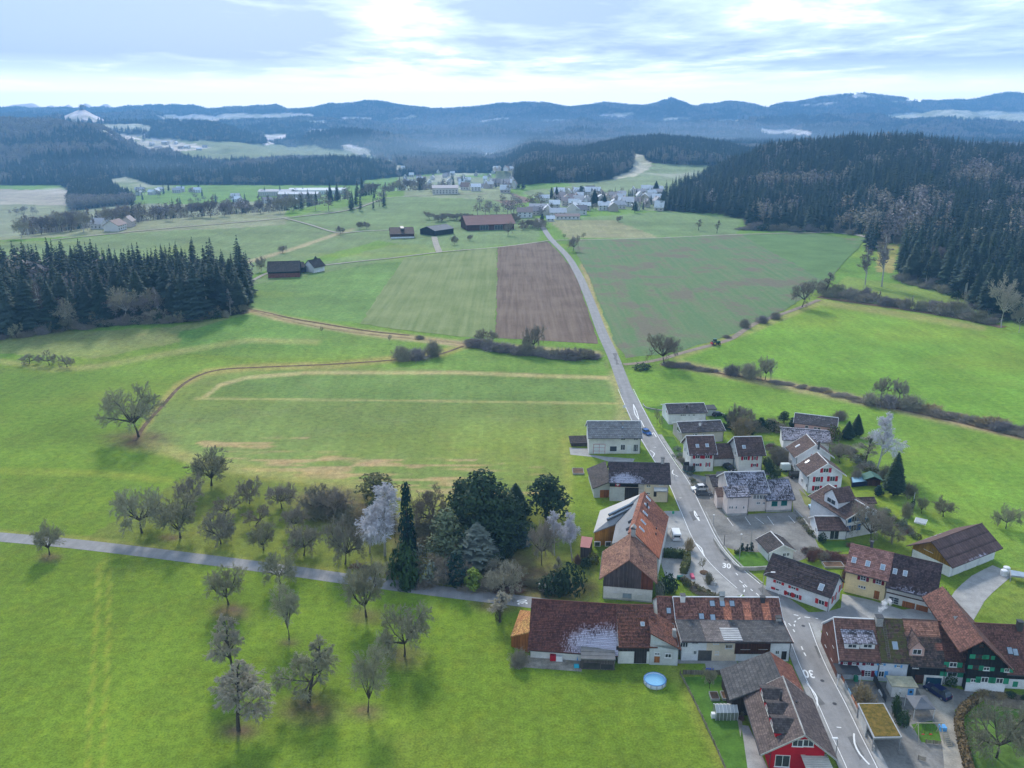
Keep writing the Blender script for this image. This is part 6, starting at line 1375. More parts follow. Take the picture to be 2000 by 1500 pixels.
# 9 yellow house with barn part
A9, B9 = P(1647,1155), P(1822,1199)
h = par('house', 'yellow house with terracotta roof, wine-red shutters and wooden door', (1647,1155), tuple(map(float, proj(*(A9.lerp(B9, .47))))), 1116, 1062, 39, R_TERR, W_YEL, over=.7, trim=None, og=.25)
h.wins('f', [(1682,1124,1690,1134), (1712,1132,1720,1141)], sh=SH_WINE, trans=1, shw=.5); h.wins('f', [(1677,1143,1680,1147), (1682,1144,1685,1149), (1687,1145,1690,1150)], bars=0); h.panel('door', 'f', 1708,1153,1716,1171, WD_ORG, .06)
for u, v in ((1668,1094), (1695,1101), (1724,1108)): h.sky(u, v, .8, 1.2, frame=TRIM)
h.chimney(1702,1068,.6,1.3,DKTRIM)
c9 = A9.lerp(B9, .475); h2 = House('barn', 'barn half of the yellow house with dark brown tiles and two wooden garage doors', c9 + h.n*.0, B9, h.W, h.he-.5, h.hr-.05, roofmat('dark_barn_tiles', (.055, .034, .034), (.10, .062, .058), .3, .36, .35, (5, 9, 6, 3.5), jitter=.35), W_OFF, over=1.3, og=.3, cat='barn')
h2.panel('wood_cladding', 'f', 1731,1157,1824,1178, WD_BRN, .1); h2.panel('garage_door', 'f', 1763,1173,1785,1193, WD_ORG, .1); h2.panel('garage_door', 'f', 1790,1180,1811,1200, WD_ORG, .1); h2.win('f', 1738,1165,1753,1180, bars=1, trans=2, sill=False)
h2.sky(1748,1116,.7,1.1,frame=TRIM); h2.sky(1768,1120,.7,1.1,frame=TRIM)
# 10 mustard garage
F1, F2 = P(1780,1091), P(1853,1127); f_ = (F2-F1).normalized(); bk = Vector((-f_.y, f_.x, 0))
h = gab('garage_building', 'mustard boarded garage building with brown metal roof beside the meadow', (1780,1091), (1853,1127), 1066, 1058, 1022, roofmat('brown_sheet_roof', (.105, .062, .055), (.14, .085, .075), .8, 2.5, .35, (9, 7.5, 9, 1.6), jitter=.1), W_WHITE, over=1.1, og=1.0, cat='garage')
b = MB(); zt = h.zt; hb = 2.6; b.poly([(h.L+.08, -.05, hb), (h.L+.08, h.W+.05, hb), (h.L+.08, h.W+.05, zt(h.W)), (h.L+.08, h.yr, zt(h.yr)), (h.L+.08, -.05, zt(0))]); b.obj('wood_cladding', WD_MUS, h.o)
h.win('r', 1807,1069,1821,1079, bars=2); 
for i in range(3): h.slab('garage_door', 'b', h.L*(.12+.29*i), h.L*(.12+.29*i)+h.L*.24, 0, 2.5, .02, .08, TRIM)
# 11 small white garage house
h = gab('garage_house', 'small white gabled house with dark roof beside the parking lot', (1501.5,1098), (1548,1094), 1080.5, 1064.5, 1037.5, R_DARK, W_WHITE, over=.5, cat='house', trim=TRIM, ridge=.52); h.wins('r', [(1529,1081,1534,1086), (1537,1080,1541,1085)])
# 12 blue-shutter house
h = gab('house', 'white house with steep brown roof and deep blue shutters behind the big bare tree', (1650,1052), (1712,1040), 1015, 990, 945.5, R_BROWN, W_WHITE, over=.8, cat='house', trim=TRIM, ridge=.55)
h.wins('r', [(1665,1009,1672,1017), (1663,1027,1671,1035), (1692,1012,1698,1019)], sh=SH_DBL, shw=.7)
p_, _ = h.roofpt(1620,985) or (Vector((h.L*.4, 1, 0)), 0); h.dormer(h.L*.5, .5, 5.2, 5.2, 2.0, R_BRF, W_WHITE, rise=2.4)
h = par('annex', 'low white annex with brown roof and glazed door in front of the blue-shuttered house', (1597,1053), (1652,1053.5), 1036, 1008, 30, R_BRF, W_WHITE, over=.5, trim=TRIM, cat='annex'); h.win('f', 1623,1038,1636,1052, frame=TRIM, bars=1, sill=False); h.winr('l', 1.5, 2.3, 1.0, 2.2)
h = par('shed', 'brown-roofed shed wing behind the blue-shuttered house', (1672,990), (1708,989), 984, 972, 25, R_BROWN, W_ROSE, over=.4, cat='shed', gutter=False)
# 13, 14 two gabled houses
h = gab('house', 'nearer of two white gabled houses, with crimson shutters on three floors', (1577,963), (1641,962), 930.5, 905, 883, R_BROWN, W_WHITE, over=1.0, og=.6, trim=TRIM)
h.wins('r', [(1609,915,1617,922), (1594,932,1601,940), (1622,931,1629.5,939), (1592,949.5,1599,957), (1620,948,1627.5,955.5)], sh=SH_RED, shw=.5, bars=1); h.sky(1577,902,.6,1.3,frame=TRIM)
for y in (2, 5.5): h.winr('f', y, y+1.0, 1.2, 2.4); h.winr('f', y, y+1.0, 3.9, 5.0)
h = gab('house', 'farther of two white gabled houses, half hidden by the nearer one', (1554,925), (1618,925), 894, 868.5, 848, R_BROWN, W_WHITE, over=1.0, og=.6, trim=TRIM)
h.win('r', 1588,888,1593,893, sh=SH_RED); h.sky(1558,871,.6,1.3,frame=TRIM); h.chimney(1599,872,.45,1.6,DKTRIM,cap=False)
for y in (2, 5.5): h.winr('f', y, y+1.0, 1.2, 2.4)
# 15..18 modern houses
h = par('house', 'white flat-gabled house with frosted black roof behind the gabled pair', (1528,883), (1618,890), 859, 836, 16, R_FR1, W_WHITE, over=.6, trim=DKTRIM)
h = par('house', 'rose-coloured house with frosted dark roof at the back of the village', (1550,848), (1630,858), 826, 806.5, 20, R_FR2, W_ROSE, over=.6, trim=TRIM); h.wins('f', [(1573,831,1578,836), (1590,834,1595,838), (1597,835,1602,839)], bars=0)
h.slab('balcony', 'f', 0, h.L*.6, 2.4, 2.55, 0, 1.4, DKTRIM)
h = par('house', 'white box-shaped house with frosted dark roof, first right of the road', (1306,829), (1378,827), 808, 788.5, 20, R_FR2, W_WHITE, over=.4, trim=TRIM); h.wins('f', [(1329.5,809.5,1332,812), (1333,809.5,1335.5,812), (1337,809.5,1339,812), (1344.5,809.5,1347.5,811.5), (1353,809.5,1357,811.5), (1333,822,1339,824), (1351,822,1355,824)], bars=0, sill=False); h.chimney(1341,795,.5,.7,DKTRIM); h.winr('l', 2, 3, 3.2, 4.4, sh=SH_RED)
h = par('garage', 'grey garage with a white roof light, right of the white box-shaped house', (1380,813), (1397,812), 800, 791, 12, mat('garage_roof', (.10, .10, .105), .2, .6, .9), W_GREY, over=.2, ridge=1.0, cat='garage', gutter=False)
h = par('house', 'beige house with frosted dark roof in front of the white box-shaped house', (1331,866), (1412,862), 845, 824, 20, R_FR2, W_BEIGE, over=.5, trim=TRIM); h.wins('f', [(1353.5,847,1356,849.5), (1357.5,847,1362,849.5), (1372,847,1375,849)], bars=0, sill=False); h.chimney(1367,831,.6,1.0,TRIM); h.winr('l', 2, 5, 2.8, 4.2)
# 19, 20 red-shutter pair and the garages between
for nm, a, b_, er, rr, win, wl in (('left', (1347,921), (1393,920), 889, 851, [(1359,890,1366,895), (1378,890,1385,895), (1359,905.5,1365,910), (1381,904,1384,910.5)], 'left of the pair of cream houses with crimson shutters and two skylights'), ('right', (1441,921), (1487,920), 890.5, 853, [(1453,892,1459,898), (1472,892,1476,898), (1471,906,1476,911)], 'right of the pair of cream houses with crimson shutters and one skylight')):
    h = par('house', wl, a, b_, er, rr, 38, R_BRF if nm == 'left' else R_BROWN, W_OFF, over=.9, og=.7, trim=TRIM); h.wins('f', win, sh=SH_RED, shw=.55, bars=1)
    for y in (3, 6): h.winr('l', y, y+1, 3.8, 5.0)
    for u, v in (((1362,871), (1381,870)) if nm == 'left' else ((1453,873),)): h.sky(u, v, .8, 1.0, frame=TRIM)
    if nm == 'left': h.panel('garage_door', 'f', 1355,912,1373,920.5, TRIM, .05)
h = par('garage', 'double garage with brown roof between the two crimson-shuttered houses', (1394,911), (1432,910), 896, 867, 30, R_BROWN, W_OFF, over=.4, cat='garage'); h.panel('garage_door', 'f', 1396,897,1410,910, TRIM, .05); h.panel('garage_door', 'f', 1412.5,897,1428,910, TRIM, .05)
# 21 pink community building
h = par('community_hall', 'back block of the pale pink hall with tall frosted roof', (1425,1000), (1497,998), 965.5, 922, 32, R_FR1, W_PINK, over=.4, trim=TRIM, cat='hall'); 
h.wins('f', [(1472,967,1476,974), (1478,967,1482,974), (1484,967,1489,974), (1491,967,1495,974)], bars=1, sill=False); h.wins('f', [(1478,981,1484,984), (1490,981,1494,984)], bars=1)
h = par('community_hall', 'front left block of the pale pink hall with fully frosted roof and four slit windows', (1419,1008), (1460,1006.5), 971.5, 949.5, 20, R_FR1, W_PINK, over=.35, trim=None, ridge=1.0, cat='hall', base=.7); h.wins('f', [(1424.5,989,1426.5,993), (1429,989,1431,993), (1437,989,1439,993), (1451.5,989,1453.5,993), (1426.5,973,1428,975), (1430,973,1431.5,975)], bars=0, sill=False)
h = par('community_hall', 'right block of the pale pink hall with frosted roof and two teal blinds', (1496,1000.5), (1546,999), 977.5, 937, 30, R_FR1, W_PINK, over=.6, trim=DKTRIM, cat='hall', base=.6); h.wins('f', [(1508.5,980,1517,987), (1527,979,1536,986)], bars=0, glass=SH_TEAL, frame=mat('teal_frame', (.03, .22, .17), .1, 1, .6)); 
h = par('community_hall', 'low rear block of the pale pink hall with brown frosted roof', (1393,965), (1430,964), 950, 929, 20, R_FR2, W_BEIGE, over=.4, cat='hall')
h = sheet([(1401,970),(1414,969.5),(1411,951),(1396,953)], [3.4,3.4,4.2,4.2], 'porch', 'entrance porch at the left end of the pale pink hall', R_BROWN, W_PINK, 'porch')
# farms beyond
h = par('field_barn', 'dark field barn with brown roof and brick base, farthest left farm', *[tuple(map(float, q)) for q in ((523,543), (585,541))], 530, 512, 24, R_DARK, WD_DARK, over=1.2, cat='barn', z0=G(553,542).z) if False else None
def fpar(name, label, a, b_, he, hr, W, roof, wall, **k):
    A, B = G(*a), G(*b_); z = min(A.z, B.z); h = House(name, label, A, B, W, he, hr, roof, wall, z0=z, **k); return h
h = fpar('field_barn', 'dark barn with black-brown roof and brick base standing alone in the left meadow', (524,543), (586,541), 5.0, 9.5, 16, R_DARK, WD_CHA, over=1.5, cat='barn', gutter=False); h.slab('brick_base', 'f', 0, h.L, 0, 2.8, 0, .1, mat('brick', (.24, .09, .07), .25, .8, .9))
h = fpar('farmhouse', 'small white farmhouse with dark hipped roof beside the lone dark barn', (613,533), (634,529), 4.6, 8.2, 9, R_DARK, W_WHITE, over=1.3, cat='farmhouse', gutter=False); h.winr('f', 2, 3.2, 3.0, 4.0); h.winr('f', 4, 5.2, 3.0, 4.0)
h = fpar('outbuilding', 'low dark outbuilding at the right end of the lone dark barn', (588,533), (598,532), 4.0, 6.5, 10, R_DARK, WD_CHA, cat='shed', gutter=False)
h = fpar('cow_shed', 'broad brown cow shed with shallow roof and a dark ridge vent', (763,466), (809,465), 4.2, 8.0, 26, R_BROWN, WD_BRN, over=1.0, cat='barn', gutter=False); h.slab('base_wall', 'f', 0, h.L, 0, 1.4, 0, .1, W_WHITE); b = MB(); b.box((h.L*.52, h.W*.4, 6.8), (3, 16, 1.6)); b.obj('ridge_vent', DKTRIM, h.o)
h = fpar('open_barn', 'grey open barn with shallow roof between the cow shed and the long barn', (849,461), (886,456), 5.0, 8.0, 18, mat('grey_sheet', (.16, .17, .19), .1, .3, .7), WD_CHA, over=.6, cat='barn', gutter=False)
h = fpar('hall_barn', 'very long farm barn with a pale reddish-brown roof', (913,451), (1004,448), 6.0, 12.5, 30, mat('red_brown_sheet', (.27, .145, .125), .06, .05, .8), WD_BRN, over=1.2, og=1.5, cat='barn', gutter=False)
h.winr('f', 12, 20, .2, 4.5, bars=2, sill=False); h.winr('f', 26, 34, .2, 4.5, bars=2, sill=False)
# village at the end of the road and hamlets beyond: each house is its own small gabled house
def village_house(p, L, W, he, hr, rz, label, group, wings=True):
    o = thing('village_house', label, 'house', p, rz, group); b = MB()
    b.poly([(-L/2, -W/2, -1), (L/2, -W/2, -1), (L/2, -W/2, he), (-L/2, -W/2, he)]); b.poly([(L/2, W/2, -1), (-L/2, W/2, -1), (-L/2, W/2, he), (L/2, W/2, he)])
    for s_ in (-1, 1): b.poly([(s_*L/2, -W/2*s_, -1), (s_*L/2, W/2*s_, -1), (s_*L/2, W/2*s_, he), (s_*L/2, 0, hr), (s_*L/2, -W/2*s_, he)])
    b.obj('wall', FAR_WALL, o); r = MB(); q = .7; sl_ = (hr-he)/(W/2)
    for s_ in (-1, 1): r.hexa([(-L/2-q, 0, hr), (L/2+q, 0, hr), (L/2+q, s_*(W/2+q), he-q*sl_), (-L/2-q, s_*(W/2+q), he-q*sl_)], [(-L/2-q, 0, hr+.25), (L/2+q, 0, hr+.25), (L/2+q, s_*(W/2+q), he-q*sl_+.25), (-L/2-q, s_*(W/2+q), he-q*sl_+.25)])
    r.obj('roof', FAR_ROOF, o); n = max(2, int(L/4))
    for i in range(n):
        for z in ((1.2, 3.8) if he > 4.5 else (1.2,)):
            b = MB(); b.box((-L/2+L*(i+.5)/n, -W/2, z), (1.3, .16, 1.3)); b.obj('window', GLASS, o)
    if L < 20: b = MB(); b.box((L*.2, W*.12, hr-1.5), (.9, .9, 2.2)); b.obj('chimney', CONC, o)
    return o
for (u, v, L, W, he, hr, rz) in [(1053,418,22,14,6,11,0),(1069,420,14,10,6,11,90),(1083,408,12,9,6,10,0),(1089,423,18,10,5,9,5),(1108,428,26,9,3.5,5.5,3),(1075,432,8,6,3,5.5,0),(1120,418,20,16,6,12,80),(1135,419,12,9,6,10,0),(1025,424,16,12,6,10,0),(1040,420,14,10,5,9,20)]:
    p = G(u, v); village_house(p, L*.95, W*.95, he, hr, R(rz), {1053:'large snow-roofed farm building where the road enters the village', 1069:'gable-fronted house beside the large snow-roofed building', 1083:'small white-roofed house in the village core', 1089:'broad snow-roofed house beside the road into the village', 1108:'long low white-roofed shed at the edge of the village', 1075:'tiny white-roofed hut at the roadside below the village', 1120:'big brown-roofed house with pale front in the village core', 1135:'low house right of the big brown-roofed one', 1025:'dark-roofed house left of the road end', 1040:'dark farmhouse next to the road end'}[u], 'houses where the road enters the village')
def hamlet(n, us, vs, label, group, sz=(11, 16), seed=0, big=False, minpx=7):
    rd = random.Random(seed); done = []
    for _ in range(n*60):
        if len(done) >= n: break
        u, v = rd.uniform(*us), rd.uniform(*vs)
        if any(abs(u-a) < minpx and abs(v-b) < minpx*.35 for a, b in done): continue
        p = G(u, v)
        if p is None: continue
        L = rd.uniform(*sz); village_house(p, L, L*rd.uniform(.55, .8), rd.uniform(4.5, 6.5), rd.uniform(8.5, 11), R(rd.choice([0, 0, 15, -20, 80, 90, 100])), '%s, %s %s part' % (label, 'upper' if v < (vs[0]+vs[1])/2 else 'lower', ['left', 'middle', 'right'][min(2, int(3*(u-us[0])/(us[1]-us[0])))]), group); done.append((u, v))
hamlet(44, (1120, 1290), (376, 412), 'house with frosted roof in the village before the wooded hill', 'houses of the village before the wooded hill', (9, 14), 5, minpx=8)
hamlet(12, (1052, 1150), (380, 402), 'house in the upper part of the village at the road end', 'upper houses of the village at the road end', (10, 15), 6, minpx=9)
hamlet(60, (782, 1010), (322, 368), 'small snow-roofed house in the distant valley village', 'houses of the distant valley village', (9, 14), 8)
hamlet(10, (900, 1010), (362, 378), 'house on the near edge of the distant valley village', 'houses on the near edge of the distant village', (9, 14), 9)
hamlet(14, (195, 390), (374, 384), 'small pale house of the hamlet in the left valley', 'houses of the hamlet in the left valley', (12, 18), 10)
hamlet(7, (460, 600), (388, 402), 'small pale house near the industrial halls', 'houses near the industrial halls', (12, 18), 11)
hamlet(12, (30, 300), (436, 450), 'house with pale roof among the trees of the river belt', 'houses among the river belt trees', (12, 18), 12)
hamlet(9, (270, 420), (276, 296), 'farm building on the snowy hillside terrace', 'farm buildings on the snowy hillside', (16, 26), 13)
for (u, v, L, W, lab) in [(540,381,62,36,'long pale hall, left one of the three industrial halls'),(585,386,74,36,'bright white hall, middle one of the three industrial halls'),(622,378,110,46,'widest pale hall, right one of the three industrial halls'),(870,378,34,20,'low pale hall behind the ridge meadow')]:
    p = G(u, v); village_house(p, L, W, 8, 11, 0.05, lab, None)
# ------------------------------------------------------------------ fields, roads, yards
def fieldmat(name, c1, c2, rot, scale, dark=None, amt=1.0):
    k = NT(name); v = k.coord(); st = k.noise(k.coord(rot=rot, scale=(1, .03, 1)), scale, 4, .65); n = k.noise(v, .035, 4, .6); n2 = k.noise(v, .6, 4, .7)
    f = k.math('ADD', k.math('MULTIPLY', st, .55*amt), k.math('MULTIPLY', n, .45)); col = k.mix(k.rng(f, .4, .6, 0, 1), c1, c2)
    if dark: col = k.mix(k.rng(k.math('ADD', n, k.math('MULTIPLY', st, .25)), .62, .74, 0, .8), col, dark)
    k.bump(st, .6, .3); return k.fin(k.scale(col, k.rng(n2, .3, .7, .88, 1.12)), .95, .1)
def ang_of(a, b): p, q = G(*a), G(*b); return math.atan2(q.x-p.x, q.y-p.y)
ra = ang_of((1165,672), (1072,476))
patch('ploughed_field', [(972,484),(1020,478),(1070,473),(1092,494),(1113,520),(1131,556),(1143,592),(1160,640),(1168,672),(1100,668),(968,660)], fieldmat('ploughed_earth', (0.125, 0.085, 0.062), (0.200, 0.148, 0.112), ra, .55), .03)
patch('striped_meadow', [(790,505),(880,493),(971,484),(970,560),(966,659),(900,658),(800,646),(703,633),(725,600),(748,565)], fieldmat('striped_grass', (0.150, 0.195, 0.066), (0.225, 0.260, 0.108), ang_of((705,632),(790,505))*.35, .35), .03)
patch('crop_field', [(1112,470),(1200,468),(1290,465),(1440,459),(1600,458),(1692,463),(1655,505),(1615,552),(1540,602),(1440,650),(1330,686),(1222,700),(1200,668),(1178,610),(1150,540)], fieldmat('young_crop', (0.110, 0.185, 0.075), (0.165, 0.200, 0.095), ang_of((1200,668),(1120,475)), .3, (0.165, 0.135, 0.100)), .03)
patch('meadow_corner', [(1450,460),(1600,458.5),(1691,463.5),(1655,505),(1612,552),(1560,520),(1500,490)], mat('corner_grass', (0.115, 0.195, 0.066), .15, .05, .95, .1, 0, 0), .04)
ASPH = NT('asphalt'); v = ASPH.coord(); n = ASPH.noise(v, .35, 5, .65); n2 = ASPH.noise(v, 5, 3, .6); wh = ASPH.noise(ASPH.coord(rot=-.12, scale=(1, .04, 1)), .8, 3, .6)
ASPH.bump(n2, .2, .02); ASPH = ASPH.fin(ASPH.scale((0.255, 0.248, 0.245), ASPH.math('MULTIPLY', ASPH.math('ADD', ASPH.rng(n, .3, .7, .84, 1.14), ASPH.rng(n2, .3, .7, -.07, .07)), ASPH.rng(wh, .35, .65, .92, 1.08))), .85, .25)
YARD = mat('yard_asphalt', (0.205, 0.195, 0.180), .32, .18, .9, .2, 0, .1, 2.0); PAVE = mat('pavement_concrete', (0.33, 0.32, 0.305), .2, .4, .9, .2, 0, .1); GRAV = mat('gravel_track', (0.34, 0.31, 0.26), .25, .4, .95, .1, 0, .2)
DIRT = mat('dirt_track', (0.27, 0.215, 0.165), .25, .3, .95, .1, 0, .2); EARTH = mat('garden_earth', (0.135, 0.085, 0.055), .4, .5, .95, .1, 0, .3); LAWN = mat('garden_lawn', (0.080, 0.165, 0.022), .28, .35, .95, .1, 0, .3, 2.5)
DITCH = mat('ditch_bank', (0.150, 0.100, 0.062), .4, .3, .95, .1, 0, .4); STRAW_ = mat('dry_bank_grass', (0.33, 0.255, 0.125), .3, .25, .95, .1, 0, .4); PAINT = mat('road_paint', (0.74, 0.74, 0.73), .08, 1.5, .7, .3, 0, 0)
GREENISH = mat('mossy_concrete', (0.25, 0.27, 0.225), .25, .6, .9, .2, 0, .1)
MAIN = [(1052,428),(1062,447),(1078,470),(1107,500),(1129,535),(1145,570),(1157,600),(1176,650),(1199,700),(1222,760),(1243,805),(1266,850),(1297,900),(1325,942),(1352,1000),(1378,1055),(1412,1100),(1462,1145),(1515,1180),(1556,1215),(1572,1262),(1592,1310),(1622,1370),(1652,1435),(1690,1515),(1740,1640)]
road = ribbon('main_road', MAIN, [5.0]*10+[6.6, 6.8, 6.2, 6.2, 6.4, 6.4, 6.4, 6.6, 8.5, 9.0, 6.2, 5.6, 5.4, 5.4, 5.6, 5.6], ASPH, .05, 4, across=3)
LANE = [(-80,1043),(0,1049),(160,1064),(400,1093),(560,1114),(700,1134),(860,1155),(1000,1172),(1120,1187),(1220,1193)]
lane = ribbon('lane', LANE, 4.4, ASPH, .045, 4, across=2)
ribbon('side_road', [(1556,1215),(1600,1213),(1640,1208),(1680,1196)], [8, 6.5, 6, 6], ASPH, .054, 2)
for nm, ln, w, m in (('farm_track', [(480,556),(520,535),(560,527),(610,521),(700,511),(760,505),(860,493),(975,483),(1055,473),(1085,470),(1200,467.5),(1290,465),(1440,458.5),(1560,456),(1640,456),(1693,463)], 2.8, GRAV), ('gravel_path', [(556,427),(610,441),(660,455),(710,452),(760,450)], 3.0, GRAV), ('farm_drive', [(858,493),(852,478),(848,463)], 5, GRAV),
      ('forest_track', [(470,604),(500,608),(560,624),(640,640),(720,652),(800,660),(915,671),(1000,684),(1100,694),(1168,695)], 2.6, STRAW_), ('dirt_track', [(1218,712),(1250,709),(1290,702),(1330,690),(1375,678),(1405,670),(1430,661),(1452,646),(1480,630),(1515,618),(1560,602),(1600,586)], 3.0, DIRT),
      ('ridge_path', [(100,469),(300,449),(440,437),(560,426),(680,411),(740,392),(770,386),(860,381),(950,379)], 3.0, GRAV), ('driveway', [(1640,1208),(1720,1213),(1800,1213),(1850,1208),(1878,1190),(1893,1165),(1925,1135),(1960,1113)], [6, 7, 9, 8, 6, 6, 6, 5], PAVE), ('gravel_drive', [(1826,1350),(1838,1385),(1852,1420),(1862,1460),(1868,1515)], [6, 4.4, 3.6, 3.4, 3.4], GRAV)):
    ribbon(nm, ln, w, m, .045, 4)
ribbon('ditch', [(262,862),(285,828),(318,792),(350,757),(385,735),(430,722),(520,717),(640,712),(760,704),(850,694),(905,676)], 1.5, DITCH, .04, 4); ribbon('ditch', [(480,603),(560,620),(640,634),(730,648),(800,655)], 1.6, DITCH, .06, 4)
ribbon('stream_bank', [(1290,712),(1340,718),(1400,727),(1480,740),(1560,755),(1650,774),(1760,798),(1860,820),(1950,842),(2080,870)], [3, 4, 4, 5, 5, 5, 6, 7, 7, 7], STRAW_, .04, 4); ribbon('stream_bank', [(1390,727),(1480,741),(1560,757),(1650,776),(1760,800),(1860,822),(1950,844),(2080,872)], 1.8, DITCH, .07, 4)
ribbon('ditch', [(915,674),(1000,688),(1100,698),(1168,702)], 2.4, DITCH, .04, 4); ribbon('ditch', [(1598,580),(1680,592),(1780,606),(1880,622),(1960,640)], 6, DITCH, .04, 4)
patch('square', [(1297,998),(1330,998),(1356,1040),(1380,1083),(1412,1118),(1445,1145),(1450,1162),(1412,1170),(1392,1166),(1372,1150),(1340,1132),(1300,1128),(1288,1090)], PAVE, .03)
patch('parking_lot', [(1368,1008),(1410,1010),(1480,1003),(1548,1000),(1570,1020),(1590,1048),(1603,1078),(1560,1096),(1500,1080),(1440,1076),(1402,1064),(1386,1042)], YARD, .03)
patch('yard', [(1345,972),(1335,940),(1342,924),(1395,934),(1400,921),(1495,918),(1520,934),(1556,927),(1572,962),(1600,1005),(1600,1044),(1588,1048),(1562,1014),(1549,1000),(1548,966),(1502,928),(1430,932),(1396,952),(1400,970),(1418,1010),(1366,1008)], YARD, .026)
patch('yard', [(1112,874),(1148,876),(1150,888),(1182,892),(1240,896),(1236,903),(1190,902),(1160,893),(1114,888)], PAVE, .03)
patch('courtyard', [(1640,1206),(1645,1160),(1700,1172),(1760,1190),(1818,1206),(1845,1206),(1840,1220),(1700,1216)], PAVE, .025)
patch('terrace_paving', [(1322,1288),(1438,1288),(1442,1308),(1380,1309),(1377,1296),(1322,1296)], PAVE, .03); patch('terrace_paving', [(1438,1276),(1502,1276),(1486,1290),(1472,1297),(1441,1297)], GREENISH, .03)
patch('concrete_yard', [(1032,1280),(1138,1282),(1136,1312),(1013,1303)], mat('stained_concrete', (.27, .24, .195), .45, .5, .95, .1, 0, .1), .03)
patch('garden_yard', [(1633,1326),(1720,1332),(1846,1340),(1905,1352),(1880,1372),(1856,1395),(1842,1515),(1708,1515),(1680,1440),(1655,1380)], YARD, .024)
patch('house_path', [(1448,1416),(1462,1418),(1506,1515),(1462,1515)], PAVE, .03); patch('garden_path', [(1420,1330),(1440,1330),(1450,1416),(1446,1440),(1436,1380)], GRAV, .03)
patch('lawn', [(1336,1322),(1412,1322),(1438,1400),(1452,1440),(1466,1515),(1425,1515),(1380,1425)], LAWN, .02)
patch('lawn', [(1432,1085),(1448,1078),(1492,1080),(1500,1100),(1499,1108),(1430,1113),(1422,1105)], LAWN, .034); patch('lawn', [(1296,852),(1316,853),(1330,880),(1346,921),(1330,922),(1310,880)], LAWN, .03)
patch('lawn', [(1290,812),(1304,812),(1308,832),(1322,834),(1322,846),(1294,836)], LAWN, .03); patch('lawn', [(1395,815),(1420,806),(1428,826),(1400,833)], LAWN, .03); patch('lawn', [(1258,796),(1300,792),(1304,806),(1272,806)], LAWN, .03)
patch('lawn', [(1600,1058),(1655,1056),(1700,1066),(1690,1075),(1620,1080)], LAWN, .03); patch('garden_earth', [(1598,1084),(1660,1082),(1668,1098),(1650,1112),(1610,1106)], EARTH, .032)
patch('lawn', [(1780,1415),(1820,1408),(1838,1430),(1838,1452),(1800,1450)], LAWN, .034); patch('lawn', [(1885,1400),(1920,1372),(2050,1390),(2050,1515),(1905,1515),(1890,1450)], mat('mottled_lawn', (.095, .165, .03), .35, .3, .95, .1, 0, .3, 2.5), .034)  # right-hand lawn in a slightly yellower, more mottled green
patch('garden_earth', [(1915,1352),(2050,1362),(2050,1395),(1925,1376)], mat('dug_bed', (.17, .135, .095), .4, .5, .95, .1, 0, .3, 2.5), .036); patch('lawn', [(1560,955),(1572,965),(1600,992),(1600,1003),(1572,985)], mat('worn_lawn', (.19, .20, .06), .3, .3, .95, .1, 0, .3), .034)
patch('garden_earth', [(1516,880),(1550,885),(1556,915),(1530,920),(1512,900)], EARTH, .034); patch('lawn', [(1490,862),(1512,862),(1514,872),(1492,874)], LAWN, .036)
# kerbs, pavements, markings
def off_line(line, d):
    pts = [P(*q) for q in line]; out = []
    for i, p in enumerate(pts):
        t = (pts[min(i+1, len(pts)-1)]-pts[max(i-1, 0)]).normalized(); out.append((p.x - t.y*d, p.y + t.x*d))
    return out
def kerb(name, line, w, label=None, m=PAVE): return ribbon(name, line, w, m, .15, 2.0, world=True, h=.13)
kerb('pavement', off_line(MAIN[19:26], 3.45), 1.5); kerb('pavement', off_line(MAIN[11:14], 3.9), 1.2); kerb('pavement', off_line(MAIN[20:26], -3.25), 1.0); kerb('kerb', off_line(MAIN[14:18], 3.6), .35)
MK = [0]
def marking(line, w=.22, name='road_marking', par_=None): MK[0] += 1; return ribbon(name, line, w, PAINT, .075+.0006*MK[0], 1.0, kind=None, parent=par_ or road)
for d in (2.75, -2.75): ribbon('edge_line', off_line(MAIN[9:18], d*1.08), .16, PAINT, .07, 2, kind=None, world=True, parent=road)
for d in (2.45, -2.45): ribbon('edge_line', off_line(MAIN[19:26], d), .14, PAINT, .07, 2, kind=None, world=True, parent=road)
for ln in ([(1356,998),(1357,1006),(1362,1013),(1366,1018)], [(1356,998),(1362,1008),(1366,1018)], [(1358,1061),(1370,1071),(1373,1081),(1376,1087)], [(1358,1061),(1368,1075),(1376,1087)], [(1237,790),(1240,808),(1248,820)], [(1237,790),(1243,803),(1248,820)], [(1274,849),(1276,845),(1282,854)], [(1270,880),(1278,886),(1275,893)], [(1315,918),(1313,925),(1324,931)],
           [(1574,1332),(1586,1348),(1595,1362),(1596,1383)], [(1668,1433),(1669,1452),(1679,1473),(1698,1494)], [(1252,822),(1256,830),(1258,834)]): marking(ln, .3)
for a, b_ in (((1444,1134),(1450,1139)),((1454,1142),(1459,1147)),((1466,1151),(1470,1155)),((1477,1159),(1482,1164)),((1451,1143),(1454,1148)),((1454,1152),(1453,1157)),((1450,1162),(1445,1166)),((1446,1167),(1455,1166.5)),((1466,1167.5),(1474,1168.5)),
            ((1550,1201),(1559,1203)),((1571,1205.5),(1582,1207)),((1593,1208.5),(1598,1209.5)),((1563,1207),(1558,1210)),((1554,1213),(1552,1216)),((1551,1220),(1551.5,1224)),((1549,1230),(1552,1235)),((1540,1218),(1545,1223)),((1565,1263),(1568,1270)),((1570,1275),(1574,1282)),((1634,1421),(1643,1422)),((1437,1120),(1441,1124)),((1386,973),(1389,973)),((1326,973),(1331,973)),((1277,874),(1282,874))): marking([a, b_], .25)
